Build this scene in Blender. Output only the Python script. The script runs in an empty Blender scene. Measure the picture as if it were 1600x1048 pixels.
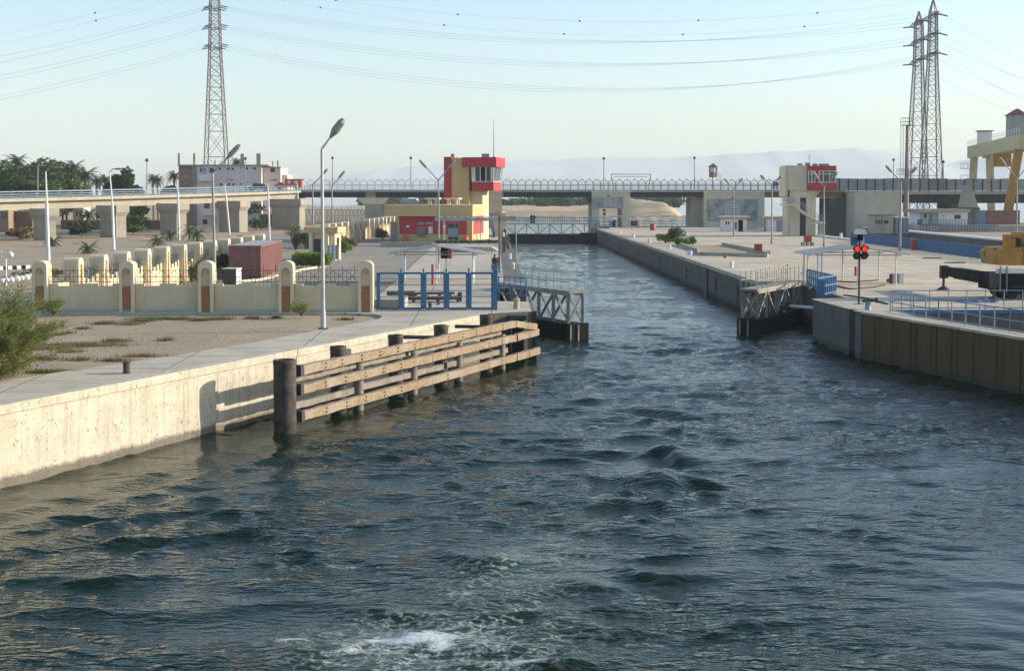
import bpy, bmesh, math, random
import numpy as np
from mathutils import Vector, Matrix, noise as mnoise
random.seed(7); rng = np.random.default_rng(7)
sc = bpy.context.scene
col = sc.collection
R = math.radians

# ---------------------------------------------------------------- camera
CAM = Vector((0, 0, 9.0)); PITCH = R(2.9); YAW = R(-0.83); FPX = 2200.0; SHIFT = 109.5
cam_d = bpy.data.cameras.new('camera'); cam = bpy.data.objects.new('camera', cam_d); col.objects.link(cam)
cam.location = CAM; cam.rotation_euler = (R(90) - PITCH, 0, YAW)
cam_d.sensor_width = 36; cam_d.lens = 36 * FPX / 1600; cam_d.shift_y = -SHIFT / 1600
cam_d.clip_start = 0.5; cam_d.clip_end = 20000
sc.camera = cam
# ---------------------------------------------------------------- world, sun, exposure
SUN_EL = R(18); SUN_AZ = R(8)          # direction to the sun: +X, turned a little to +Y
w = bpy.data.worlds.new('World'); sc.world = w; w.use_nodes = True
wn = w.node_tree.nodes; wl = w.node_tree.links
sky = wn.new('ShaderNodeTexSky'); sky.sky_type = 'NISHITA'; sky.sun_disc = False
sky.sun_elevation = SUN_EL; sky.sun_rotation = R(90) - SUN_AZ
sky.altitude = 80; sky.air_density = 1.0; sky.dust_density = 1.3; sky.ozone_density = 2.2
wl.new(sky.outputs[0], wn['Background'].inputs[0]); wn['Background'].inputs[1].default_value = 0.15
sd = bpy.data.lights.new('sun', 'SUN'); sd.energy = 4.0; sd.angle = R(0.5); sd.color = (1, 0.91, 0.76)
sun = bpy.data.objects.new('sun', sd); col.objects.link(sun)
SD = Vector((math.cos(SUN_EL) * math.cos(SUN_AZ), math.cos(SUN_EL) * math.sin(SUN_AZ), math.sin(SUN_EL)))
sun.rotation_euler = SD.to_track_quat('Z', 'Y').to_euler(); sun.location = (60, 10, 60)
sc.view_settings.view_transform = 'Standard'; sc.view_settings.look = 'None'
sc.view_settings.gamma = 1; sc.view_settings.use_curve_mapping = False
sc.view_settings.exposure = 0.72
sc.cycles.use_denoising = True; sc.cycles.max_bounces = 6; sc.cycles.volume_bounces = 1
sc.cycles.transparent_max_bounces = 8; sc.cycles.caustics_reflective = False; sc.cycles.caustics_refractive = False

# ---------------------------------------------------------------- helpers
G = 2.55                                # quay level above the water
_rot = cam.rotation_euler.to_matrix()
def ray(px, py):
    return _rot @ Vector(((px - 800) / FPX, (524 - py - SHIFT) / FPX, -1))
def P(px, py, z=G):                     # point of height z seen at that place
    d = ray(px, py); t = (z - CAM.z) / d.z
    return CAM + d * t
def D(px, py, Y):                       # point at distance Y seen at that place
    d = ray(px, py); return CAM + d * (Y / d.y)
def on(px, A, B):                       # point of the ground line A-B seen in that column
    d = ray(px, 400); a = Vector(A[:2]); b = Vector(B[:2]) - a
    # a + s b = t d
    det = b.x * -d.y + b.y * d.x
    s = (-a.x * -d.y + -a.y * d.x) / det
    return a + b * s
def zat(py, Y): return D(800, py, Y).z

class MB:
    def __init__(s): s.v = []; s.f = []
    def add(s, vs, fs):
        n = len(s.v); s.v += [tuple(p) for p in vs]; s.f += [tuple(i + n for i in q) for q in fs]; return s
    def box(s, c, d, rz=0, ax=None):
        hx, hy, hz = d[0] / 2, d[1] / 2, d[2] / 2; co, si = math.cos(rz), math.sin(rz); vs = []
        for x, y, z in ((-1,-1,-1),(1,-1,-1),(1,1,-1),(-1,1,-1),(-1,-1,1),(1,-1,1),(1,1,1),(-1,1,1)):
            X, Y_ = x * hx, y * hy
            vs.append((c[0] + X * co - Y_ * si, c[1] + X * si + Y_ * co, c[2] + z * hz))
        return s.add(vs, [(0,3,2,1),(4,5,6,7),(0,1,5,4),(1,2,6,5),(2,3,7,6),(3,0,4,7)])
    def bb(s, x0, x1, y0, y1, z0, z1): return s.box(((x0+x1)/2, (y0+y1)/2, (z0+z1)/2), (x1-x0, y1-y0, z1-z0))
    def bar(s, p, q, w, h=None, up=(0, 0, 1)):
        p, q = Vector(p), Vector(q); h = h or w; d = (q - p)
        if d.length < 1e-6: return s
        d.normalize(); u = Vector(up)
        if abs(d.dot(u)) > .99: u = Vector((1, 0, 0))
        a = d.cross(u).normalized(); b = a.cross(d); a *= w / 2; b *= h / 2
        return s.add([p-a-b, p+a-b, p+a+b, p-a+b, q-a-b, q+a-b, q+a+b, q-a+b],
                     [(0,1,2,3),(4,7,6,5),(0,4,5,1),(1,5,6,2),(2,6,7,3),(3,7,4,0)])
    def cyl(s, p, q, r0, r1=None, n=10, cap=True):
        p, q = Vector(p), Vector(q); r1 = r0 if r1 is None else r1; d = (q - p).normalized()
        u = Vector((0, 0, 1)) if abs(d.z) < .95 else Vector((1, 0, 0)); a = d.cross(u).normalized(); b = d.cross(a); vs = []
        for i in range(n):
            t = 2 * math.pi * i / n; e = a * math.cos(t) + b * math.sin(t); vs += [p + e * r0, q + e * r1]
        fs = [(2*i, 2*((i+1) % n), 2*((i+1) % n) + 1, 2*i + 1) for i in range(n)]
        if cap: fs += [tuple(2*i for i in range(n))[::-1], tuple(2*i + 1 for i in range(n))]
        return s.add(vs, fs)
    def tube(s, pts, r, n=6):
        for a, b in zip(pts[:-1], pts[1:]): s.cyl(a, b, r, r, n)
        return s
    def lathe(s, prof, c=(0, 0, 0), n=16):
        vs = []; m = len(prof)
        for r, z in prof:
            for i in range(n):
                t = 2 * math.pi * i / n; vs.append((c[0] + r * math.cos(t), c[1] + r * math.sin(t), c[2] + z))
        fs = [(k*n + i, k*n + (i+1) % n, (k+1)*n + (i+1) % n, (k+1)*n + i) for k in range(m-1) for i in range(n)]
        fs += [tuple(range(n))[::-1], tuple((m-1)*n + i for i in range(n))]
        return s.add(vs, fs)
    def prism(s, pts, z0, z1):          # pts: xy outline, counter-clockwise
        n = len(pts); vs = [(p[0], p[1], z0) for p in pts] + [(p[0], p[1], z1) for p in pts]
        return s.add(vs, [tuple(range(n))[::-1], tuple(range(n, 2*n))] + [(i, (i+1) % n, (i+1) % n + n, i + n) for i in range(n)])
    def xprism(s, pts, O, U, V, N, t):  # outline pts (u,v) at O along U,V extruded by t along N
        O, U, V, N = Vector(O), Vector(U), Vector(V), Vector(N); n = len(pts)
        a = [O + U * p[0] + V * p[1] for p in pts]; b = [p + N * t for p in a]
        return s.add(a + b, [tuple(range(n)), tuple(range(n, 2*n))[::-1]] + [((i+1) % n, i, i + n, (i+1) % n + n) for i in range(n)])
    def ball(s, c, r, n=8, m=5, sz=1):
        return s.lathe([(max(.02 * r, r * math.sin(math.pi * k / m)), -r * sz * math.cos(math.pi * k / m)) for k in range(m+1)], c, n)
    def build(s, name, mat, parent=None, smooth=False):
        me = bpy.data.meshes.new(name); V = np.array(s.v, dtype=np.float64)
        if parent is not None:
            o3 = Vector((0, 0, 0)); q = parent
            while q is not None: o3 += q.location; q = q.parent
        else:
            lo, hi = V.min(0), V.max(0); o3 = Vector(((lo[0]+hi[0])/2, (lo[1]+hi[1])/2, lo[2]))
        V = V - np.array(o3)
        me.from_pydata(V.tolist(), [], s.f)
        o = bpy.data.objects.new(name, me); col.objects.link(o)
        if parent is not None: o.parent = parent
        else: o.location = o3
        me.materials.append(M[mat] if isinstance(mat, str) else mat)
        bm = bmesh.new(); bm.from_mesh(me); bmesh.ops.recalc_face_normals(bm, faces=bm.faces); bm.to_mesh(me); bm.free()
        if smooth:
            me.shade_smooth()
            if smooth != 'all': me.set_sharp_from_angle(angle=R(40))
        return o
def tag(o, label=None, cat=None, group=None, kind=None):
    if label: o['label'] = label
    if cat: o['category'] = cat
    if group: o['group'] = group
    if kind: o['kind'] = kind
    return o
def thing(name, label, cat, loc=(0, 0, 0), group=None):
    o = bpy.data.objects.new(name, None); col.objects.link(o); o.location = loc; o.empty_display_size = .3
    return tag(o, label, cat, group)
def struct(o): o['kind'] = 'structure'; return o
def clone(o, parent=None):
    c = o.copy(); col.objects.link(c); c.parent = parent
    for ch in o.children: clone(ch, c)
    return c

# ---------------------------------------------------------------- materials
M = {}
def nodes(name):
    m = bpy.data.materials.new(name); m.use_nodes = True; nt = m.node_tree
    return m, nt.nodes, nt.links, nt.nodes['Principled BSDF']
def pos(n, l, scale=(1, 1, 1)):
    g = n.new('ShaderNodeNewGeometry'); mp = n.new('ShaderNodeMapping'); mp.inputs['Scale'].default_value = scale
    l.new(g.outputs['Position'], mp.inputs['Vector']); return mp.outputs[0]
def noi(n, l, vec, scale, detail=4, rough=.6):
    t = n.new('ShaderNodeTexNoise'); t.inputs['Scale'].default_value = scale; t.inputs['Detail'].default_value = detail
    t.inputs['Roughness'].default_value = rough; l.new(vec, t.inputs['Vector']); return t.outputs['Fac']
def ramp(n, l, fac, stops):
    r = n.new('ShaderNodeValToRGB'); e = r.color_ramp.elements
    while len(e) < len(stops): e.new(.5)
    for k, (p, c) in enumerate(stops):
        e[k].position = p; e[k].color = (*c, 1) if len(c) == 3 else c
    l.new(fac, r.inputs[0]); return r.outputs[0]
def mix(n, l, fac, a, b, mode='MIX'):
    x = n.new('ShaderNodeMix'); x.data_type = 'RGBA'; x.blend_type = mode
    for sock, v in ((x.inputs[0], fac), (x.inputs[6], a), (x.inputs[7], b)):
        if isinstance(v, (int, float)): sock.default_value = v
        elif isinstance(v, tuple): sock.default_value = (*v, 1)
        else: l.new(v, sock)
    return x.outputs[2]
def g3(v): return (v, v, v)
def mat(name, c, rough=.8, var=.25, scale=1.2, metal=0, bump=.15, bscale=12, streak=0, dirt=None, spec=.4):
    m, n, l, b = nodes(name); p = pos(n, l)
    f = noi(n, l, p, scale, 6, .65)
    lo = tuple(x * (1 - var) for x in c); hi = tuple(min(1, x * (1 + var)) for x in c)
    cc = ramp(n, l, f, [(.3, lo), (.7, hi)])
    if streak:
        s2 = noi(n, l, pos(n, l, (2.2, 2.2, .12)), 2.5, 5, .7)
        cc = mix(n, l, ramp(n, l, s2, [(.45, g3(0)), (.75, g3(streak))]), cc, tuple(x * .35 for x in c))
    if dirt:
        s3 = noi(n, l, p, .35, 8, .7)
        cc = mix(n, l, ramp(n, l, s3, [(.5, g3(0)), (.68, g3(.8))]), cc, dirt)
    l.new(cc, b.inputs['Base Color'])
    b.inputs['Roughness'].default_value = rough; b.inputs['Metallic'].default_value = metal
    b.inputs['Specular IOR Level'].default_value = spec
    if bump:
        bn = n.new('ShaderNodeBump'); bn.inputs['Strength'].default_value = bump; bn.inputs['Distance'].default_value = .03
        l.new(noi(n, l, p, bscale, 5, .7), bn.inputs['Height']); l.new(bn.outputs[0], b.inputs['Normal'])
    M[name] = m; return m
mat('cream', (.66, .55, .36), .85, .10, .5, streak=.25)
mat('cream_trim', (.70, .60, .42), .85, .08, .6, streak=.15)
mat('red_wall', (.42, .045, .05), .7, .12, .6, streak=.15)
mat('beige_wall', (.56, .41, .20), .85, .10, .4, streak=.2)
mat('pale_wall', (.62, .545, .41), .88, .10, .4, streak=.35)
mat('white_paint', (.74, .72, .68), .6, .08, 1.0, streak=.2)
mat('screen_light', (.34, .345, .34), .7, .12, .8, streak=.3)
mat('screen_mid', (.22, .225, .22), .7, .15, .8, streak=.4)
mat('grey_paint', (.30, .31, .31), .6, .15, 1.0, streak=.2)
mat('concrete', (.38, .345, .275), .9, .14, .5, streak=.4)
mat('concrete_dark', (.105, .10, .088), .9, .25, .6, streak=.6)
mat('paving', (.47, .415, .32), .92, .15, .22, dirt=(.29, .26, .205), bscale=6)
mat('apron', (.53, .44, .315), .92, .16, .15, dirt=(.31, .265, .20), bscale=5)
for nm_, jw in (('apron', 5.0), ('paving', 4.0)):
    m = M[nm_]; n, l = m.node_tree.nodes, m.node_tree.links; b = n['Principled BSDF']; src = b.inputs['Base Color'].links[0].from_socket
    t = n.new('ShaderNodeTexBrick'); t.inputs['Scale'].default_value = 1; t.inputs['Brick Width'].default_value = jw; t.inputs['Row Height'].default_value = jw; t.inputs['Mortar Size'].default_value = .03; t.offset = 0
    l.new(pos(n, l), t.inputs['Vector'])
    cc = mix(n, l, t.outputs['Fac'], src, (.17, .145, .115))
    st = noi(n, l, pos(n, l, (.08, .9, 1)), 1.1, 7, .7); cc = mix(n, l, ramp(n, l, st, [(.52, g3(0)), (.66, g3(.55))]), cc, (.25, .22, .17))
    st = noi(n, l, pos(n, l, (1, 1, 1)), .9, 5, .6); cc = mix(n, l, ramp(n, l, st, [(.66, g3(0)), (.74, g3(.6))]), cc, (.14, .125, .105))
    l.new(cc, b.inputs['Base Color'])
mat('kerb', (.40, .375, .32), .9, .15, .7)
mat('asphalt', (.27, .235, .185), .9, .16, .3, dirt=(.20, .175, .14))
mat('blue_steel', (.04, .125, .26), .45, .2, 2.0, spec=.5, streak=.3)
mat('gate_blue', (.06, .165, .31), .5, .2, 2.0, spec=.4, streak=.3)
mat('blue_grey_steel', (.17, .25, .32), .5, .2, 2.0, spec=.5, streak=.3)
mat('white_steel', (.70, .70, .69), .45, .08, 1.5, streak=.2)
mat('grey_steel', (.27, .27, .255), .5, .2, 2, metal=.3, streak=.3)
mat('dark_steel', (.045, .045, .045), .55, .3, 1.5, streak=.3)
mat('green_grey_steel', (.25, .30, .31), .5, .2, 2, streak=.3)
mat('gate_steel', (.29, .28, .235), .6, .3, 1.5, streak=.6, dirt=(.2, .12, .07))
mat('black_hull', (.011, .0105, .010), .8, .4, 1.0, streak=.2, spec=.15)
mat('black_rubber', (.02, .02, .02), .8, .3, 3)
mat('girder', (.035, .036, .037), .7, .25, .6, streak=.4)
mat('girder_rust', (.26, .14, .055), .85, .25, .6, streak=.4)
mat('yellow_paint', (.42, .21, .035), .5, .2, 1.0, streak=.5)
mat('crane_yellow', (.56, .45, .22), .55, .15, .7, streak=.4)
mat('container_red', (.24, .115, .10), .65, .2, .8, streak=.35)
mat('container_brown', (.13, .10, .085), .65, .2, .8, streak=.3)
mat('red_paint', (.36, .05, .045), .55, .2, 1.5, streak=.2)
mat('orange_red', (.60, .11, .05), .5, .1, 2)
mat('pylon_steel', (.27, .21, .185), .6, .15, .2, metal=.2, bump=0)
mat('insulator', (.085, .05, .04), .35, .2, 1, bump=0)
mat('galvanised', (.46, .45, .42), .5, .12, 1.5, metal=.2, streak=.3)
mat('wire', (.2, .2, .2), .5, .05, 1, bump=0)
mat('pile_steel', (.06, .048, .04), .8, .6, 3.0, streak=.6, dirt=(.15, .115, .085), bump=.9, bscale=5)
mat('old_timber', (.24, .21, .17), .9, .3, 2.0, streak=.4)
mat('skin', (.19, .10, .06), .6, .08, 5, bump=0)
mat('robe_brown', (.13, .105, .075), .9, .15, 4)
mat('robe_dark', (.03, .032, .04), .9, .15, 4)
mat('robe_pale', (.36, .34, .30), .9, .12, 4)
mat('shirt_blue', (.09, .15, .24), .9, .12, 4)
mat('mudbrick', (.17, .10, .065), .95, .25, .5, dirt=(.24, .17, .11))
mat('pink_plaster', (.70, .60, .56), .9, .08, .25, streak=.25)
mat('window_dark', (.03, .033, .036), .15, .2, 1, bump=0, spec=.6)
mat('rock', (.34, .28, .21), .95, .2, .08, bscale=1, dirt=(.23, .19, .15))
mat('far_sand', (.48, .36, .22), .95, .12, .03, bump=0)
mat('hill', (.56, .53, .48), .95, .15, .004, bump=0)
mat('bark', (.10, .075, .05), .95, .3, 4)
mat('palm_bark', (.14, .11, .08), .95, .3, 4)
mat('sheet_roof', (.36, .36, .35), .65, .15, .7, streak=.2)
mat('cloth_tarp', (.06, .12, .26), .8, .2, 1.5)
mat('terracotta', (.45, .13, .06), .8, .15, 3)

def brick_mat(name, c1, c2, mort, bw, bh, plane='XZ'):
    m, n, l, b = nodes(name); g = n.new('ShaderNodeNewGeometry'); sp = n.new('ShaderNodeSeparateXYZ'); l.new(g.outputs['Position'], sp.inputs[0])
    cb = n.new('ShaderNodeCombineXYZ')
    ad = n.new('ShaderNodeMath'); ad.operation = 'ADD'; l.new(sp.outputs[0], ad.inputs[0]); l.new(sp.outputs[1], ad.inputs[1])
    l.new(ad.outputs[0], cb.inputs[0]); l.new(sp.outputs[2], cb.inputs[1])
    t = n.new('ShaderNodeTexBrick'); t.inputs['Scale'].default_value = 1
    t.inputs['Brick Width'].default_value = bw; t.inputs['Row Height'].default_value = bh; t.inputs['Mortar Size'].default_value = .008
    t.inputs['Color1'].default_value = (*c1, 1); t.inputs['Color2'].default_value = (*c2, 1); t.inputs['Mortar'].default_value = (*mort, 1)
    l.new(cb.outputs[0], t.inputs['Vector'])
    l.new(mix(n, l, noi(n, l, g.outputs['Position'], 2), t.outputs['Color'], tuple(x * .6 for x in c1)), b.inputs['Base Color'])
    bn = n.new('ShaderNodeBump'); bn.inputs['Strength'].default_value = .6; bn.inputs['Distance'].default_value = .01; bn.invert = True
    l.new(t.outputs['Fac'], bn.inputs['Height']); l.new(bn.outputs[0], b.inputs['Normal']); b.inputs['Roughness'].default_value = .9
    M[name] = m
brick_mat('pillar_brick', (.50, .20, .075), (.34, .115, .045), (.40, .33, .24), .16, .07)
brick_mat('house_brick', (.36, .25, .18), (.27, .18, .13), (.34, .30, .26), .5, .2)

# quay wall concrete: cream, board-marked, pitted, stained near the water
def quay_mat(name, c, dark, pit):
    m, n, l, b = nodes(name); p = pos(n, l)
    cc = ramp(n, l, noi(n, l, p, .9, 8, .7), [(.3, tuple(x * .82 for x in c)), (.7, tuple(min(1, x * 1.1) for x in c))])
    st = noi(n, l, pos(n, l, (1.6, 1.6, .06)), 3.2, 6, .75)
    cc = mix(n, l, ramp(n, l, st, [(.47, g3(0)), (.66, g3(.65))]), cc, tuple(x * .5 for x in c))
    pt = noi(n, l, p, 5.5, 5, .75)
    cc = mix(n, l, ramp(n, l, pt, [(.585, g3(0)), (.64, g3(pit))]), cc, (.16, .12, .08))
    big = noi(n, l, p, .55, 7, .75)
    cc = mix(n, l, ramp(n, l, big, [(.53, g3(0)), (.66, g3(.55))]), cc, dark)
    g = n.new('ShaderNodeNewGeometry'); s = n.new('ShaderNodeSeparateXYZ'); l.new(g.outputs['Position'], s.inputs[0])
    ad = n.new('ShaderNodeMath'); ad.operation = 'MULTIPLY_ADD'; l.new(noi(n, l, p, 2.5, 6, .7), ad.inputs[0]); ad.inputs[1].default_value = -.45; l.new(s.outputs[2], ad.inputs[2])
    wet = ramp(n, l, ad.outputs[0], [(0, g3(.75)), (.14, g3(0))])
    cc = mix(n, l, wet, cc, (.05, .042, .03))
    l.new(cc, b.inputs['Base Color']); b.inputs['Roughness'].default_value = .9
    bn = n.new('ShaderNodeBump'); bn.inputs['Strength'].default_value = .5; bn.inputs['Distance'].default_value = .05
    hh = mix(n, l, .5, noi(n, l, p, 6, 8, .75), noi(n, l, pos(n, l, (3, 3, .1)), 3, 3)); l.new(hh, bn.inputs['Height']); l.new(bn.outputs[0], b.inputs['Normal'])
    M[name] = m
quay_mat('quay_cream', (.55, .49, .375), (.40, .33, .22), .8)
quay_mat('quay_grey', (.13, .122, .105), (.075, .07, .06), .5)
quay_mat('sheet_pile', (.105, .058, .022), (.04, .025, .012), .6)

def wood_mat(name, c, c2):
    m, n, l, b = nodes(name); d = Vector((9.8, 22, 0)).normalized()
    g = n.new('ShaderNodeNewGeometry'); mp = n.new('ShaderNodeMapping'); mp.vector_type = 'POINT'
    mp.inputs['Rotation'].default_value = (0, 0, -math.atan2(d.y, d.x)); mp.inputs['Scale'].default_value = (.25, 5, 5)
    l.new(g.outputs['Position'], mp.inputs[0])
    cc = ramp(n, l, noi(n, l, mp.outputs[0], 1.6, 8, .75), [(.28, tuple(x * .45 for x in c)), (.5, c), (.72, c2)])
    cc = mix(n, l, ramp(n, l, noi(n, l, g.outputs['Position'], .7, 4), [(.45, g3(0)), (.65, g3(.8))]), cc, (.32, .28, .21))
    l.new(cc, b.inputs['Base Color']); b.inputs['Roughness'].default_value = .85
    bn = n.new('ShaderNodeBump'); bn.inputs['Strength'].default_value = .6; bn.inputs['Distance'].default_value = .02
    l.new(noi(n, l, mp.outputs[0], 3, 6, .7), bn.inputs['Height']); l.new(bn.outputs[0], b.inputs['Normal']); M[name] = m
wood_mat('timber', (.27, .185, .11), (.42, .34, .235))

def leaf_mat(name, c, c2):
    m, n, l, b = nodes(name); p = pos(n, l)
    f = noi(n, l, p, 1.1, 3); cc = ramp(n, l, f, [(.35, c), (.65, c2)])
    f2 = noi(n, l, p, 9, 2); cc = mix(n, l, ramp(n, l, f2, [(.4, g3(0)), (.7, g3(.6))]), cc, tuple(x * .5 for x in c))
    l.new(cc, b.inputs['Base Color']); b.inputs['Roughness'].default_value = .6; b.inputs['Specular IOR Level'].default_value = .25
    tr = n.new('ShaderNodeBsdfTranslucent'); l.new(cc, tr.inputs[0]); ms = n.new('ShaderNodeMixShader'); ms.inputs[0].default_value = .38
    l.new(b.outputs[0], ms.inputs[1]); l.new(tr.outputs[0], ms.inputs[2]); l.new(ms.outputs[0], n['Material Output'].inputs[0]); M[name] = m
leaf_mat('leaf_dark', (.035, .065, .022), (.08, .12, .04))
leaf_mat('leaf_mid', (.07, .115, .03), (.14, .19, .06))
leaf_mat('leaf_bright', (.13, .24, .04), (.22, .34, .08))
leaf_mat('leaf_tamarisk', (.14, .20, .045), (.32, .34, .12))
leaf_mat('leaf_palm', (.06, .085, .035), (.13, .155, .07))
leaf_mat('leaf_dry', (.20, .15, .06), (.30, .24, .11))
leaf_mat('grass_blade', (.11, .13, .045), (.24, .22, .09))

# sandy ground with pebbly relief
m, n, l, b = nodes('sand'); p = pos(n, l)
cc = ramp(n, l, noi(n, l, p, .25, 8, .7), [(.3, (.29, .215, .14)), (.7, (.42, .325, .22))])
cc = mix(n, l, ramp(n, l, noi(n, l, p, 6, 6, .8), [(.5, g3(0)), (.62, g3(.5))]), cc, (.19, .15, .105))
cc = mix(n, l, ramp(n, l, noi(n, l, p, .12, 6, .7), [(.55, g3(0)), (.68, g3(.45))]), cc, (.30, .25, .11))
l.new(cc, b.inputs['Base Color']); b.inputs['Roughness'].default_value = .95
bn = n.new('ShaderNodeBump'); bn.inputs['Strength'].default_value = .8; bn.inputs['Distance'].default_value = .06
l.new(noi(n, l, p, 4, 8, .75), bn.inputs['Height']); l.new(bn.outputs[0], b.inputs['Normal']); M['sand'] = m

# glass
m, n, l, b = nodes('glass'); b.inputs['Base Color'].default_value = (.05, .06, .065, 1); b.inputs['Roughness'].default_value = .05
b.inputs['Specular IOR Level'].default_value = .8; M['glass'] = m
m, n, l, b = nodes('red_light'); b.inputs['Base Color'].default_value = (.5, .02, .01, 1)
b.inputs['Emission Color'].default_value = (1, .02, .012, 1); b.inputs['Emission Strength'].default_value = 1.0; M['red_light'] = m

# printed board: blurred grey landscape, paler arch with lines of script in the middle
def board_mat(name, cx, cz, hw, hh):
    m, n, l, b = nodes(name); p = pos(n, l)
    cc = ramp(n, l, noi(n, l, p, .55, 6, .65), [(.32, (.10, .11, .115)), (.48, (.26, .27, .27)), (.6, (.36, .35, .32)), (.72, (.50, .49, .46))])
    cc = mix(n, l, ramp(n, l, noi(n, l, pos(n, l, (1, 1, .3)), 1.4, 3), [(.5, g3(0)), (.65, g3(.5))]), cc, (.42, .44, .44))
    l.new(cc, b.inputs['Base Color']); b.inputs['Roughness'].default_value = .5; M[name] = m
board_mat('board_print', 0, 0, 1, 1)
mat('board_pale', (.46, .46, .44), .5, .15, 1.5, bump=0)
mat('board_ink', (.20, .21, .21), .5, .2, 2, bump=0)

# water: dark green body, glossy rippled surface, foam in the wake
m, n, l, b = nodes('water'); p = pos(n, l)
at = n.new('ShaderNodeAttribute'); at.attribute_name = 'foam'
b.inputs['Base Color'].default_value = (.010, .017, .012, 1)
b.inputs['IOR'].default_value = 1.333; b.inputs['Specular Tint'].default_value = (.80, 1, .88, 1); b.inputs['Roughness'].default_value = .03; b.inputs['Specular IOR Level'].default_value = .38
fn = noi(n, l, pos(n, l, (1, 1.5, 1)), 2.6, 12, .78)
fm = n.new('ShaderNodeMath'); fm.operation = 'MULTIPLY_ADD'; l.new(at.outputs['Fac'], fm.inputs[0]); fm.inputs[1].default_value = .42; l.new(fn, fm.inputs[2])
fo = ramp(n, l, fm.outputs[0], [(.70, g3(0)), (.90, g3(1))])
n2 = noi(n, l, pos(n, l, (1, 1.7, 1)), 1.9, 4, .55)
ab_ = n.new('ShaderNodeMath'); ab_.operation = 'SUBTRACT'; l.new(n2, ab_.inputs[0]); ab_.inputs[1].default_value = .5
ab2 = n.new('ShaderNodeMath'); ab2.operation = 'ABSOLUTE'; l.new(ab_.outputs[0], ab2.inputs[0])
lace = ramp(n, l, ab2.outputs[0], [(0, g3(1)), (.05, g3(0))])
lm = n.new('ShaderNodeMath'); lm.operation = 'MULTIPLY'; l.new(lace, lm.inputs[0]); l.new(ramp(n, l, at.outputs['Fac'], [(.08, g3(0)), (.5, g3(1))]), lm.inputs[1])
lm2 = n.new('ShaderNodeMath'); lm2.operation = 'MULTIPLY'; l.new(lm.outputs[0], lm2.inputs[0]); l.new(ramp(n, l, noi(n, l, p, 7, 4, .7), [(.4, g3(.1)), (.6, g3(1))]), lm2.inputs[1])
fmx = n.new('ShaderNodeMath'); fmx.operation = 'MAXIMUM'; l.new(fo, fmx.inputs[0]); l.new(lm2.outputs[0], fmx.inputs[1]); fo = fmx.outputs[0]
bub = ramp(n, l, at.outputs['Fac'], [(.1, (.004, .015, .007)), (.95, (.06, .09, .055))])
bc = mix(n, l, fo, bub, (.62, .66, .64)); l.new(bc, b.inputs['Base Color'])
l.new(ramp(n, l, fo, [(0, g3(.03)), (.5, g3(.6))]), b.inputs['Roughness'])
h1 = noi(n, l, pos(n, l, (1.0, 2.3, 1)), 2.4, 3, .5); h2 = noi(n, l, pos(n, l, (1, 2.2, 1)), 7, 2, .5)
ha = n.new('ShaderNodeMath'); ha.operation = 'MULTIPLY_ADD'; l.new(h2, ha.inputs[0]); ha.inputs[1].default_value = .14; l.new(h1, ha.inputs[2])
at2 = n.new('ShaderNodeAttribute'); at2.attribute_name = 'chop'
bn = n.new('ShaderNodeBump'); bn.inputs['Distance'].default_value = .3; l.new(at2.outputs['Fac'], bn.inputs['Strength'])
l.new(ha.outputs[0], bn.inputs['Height']); l.new(bn.outputs[0], b.inputs['Normal']); M['water'] = m
# ================================================================ SETTING
# ---- water: one sheet, finely meshed where the wake runs, out to the horizon
def axis(parts):
    out = []
    for a, b_, st in parts: out += list(np.arange(a, b_, st))
    return out
xs = [-6000, -2500, -1200, -600, -300, -160, -90, -60, -40, -30] + axis([(-25, -17, .5), (-17, 31, .16), (31, 45, .6)]) + [45, 50, 58, 70, 90, 130, 200, 320, 600, 1200, 2500, 6000]
ys = [-200, -60, -20, 0, 8, 14] + axis([(18, 23, .5), (23, 60, .13), (60, 95, .22), (95, 150, .5), (150, 290, 1.0)]) + [290, 300, 315, 335, 360, 400, 460, 540, 700, 1000, 1600, 2600, 4100, 6800]
xs = np.array(xs, float); ys = np.array(ys, float)
X, Y = np.meshgrid(xs, ys); Z = np.zeros_like(X)
cell = np.maximum(np.gradient(xs)[None, :], np.gradient(ys)[:, None])
def gs(cx, cy, sx, sy, rot=0):
    c_, s_ = math.cos(rot), math.sin(rot); u = (X - cx) * c_ + (Y - cy) * s_; v = -(X - cx) * s_ + (Y - cy) * c_
    return np.exp(-(u / sx) ** 2 - (v / sy) ** 2)
wx = X + .55 * np.sin(.41 * Y + .23 * X) + .35 * np.sin(.9 * Y - .5 * X + 1) + .2 * np.sin(1.7 * X + .6 * Y)
wy = Y + .55 * np.sin(.37 * X - .21 * Y + 2) + .3 * np.sin(.83 * X + .47 * Y) + .2 * np.sin(1.9 * Y - .8 * X)
calm = np.clip(1 - .9 * np.exp(-((X - 14) / 6.5) ** 2 - ((Y - 25) / 17) ** 2) - .55 * np.clip((-(X + 4) + (Y - 50) * .45) / 6, 0, 1) * (Y < 75), .1, 1)
calm = np.where(Y > 90, .7, calm)
DX = np.zeros_like(X); DY = np.zeros_like(X)
patch = .5 + .5 * np.sin(.33 * wx + .9 * np.sin(.21 * wy)) * np.sin(.47 * wy + 1.3 * np.sin(.17 * wx + 1))
patch = np.clip(patch + .25 * np.sin(.9 * wx - .6 * wy) * np.sin(.7 * wy + .5 * wx), 0, 1.1)
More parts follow.
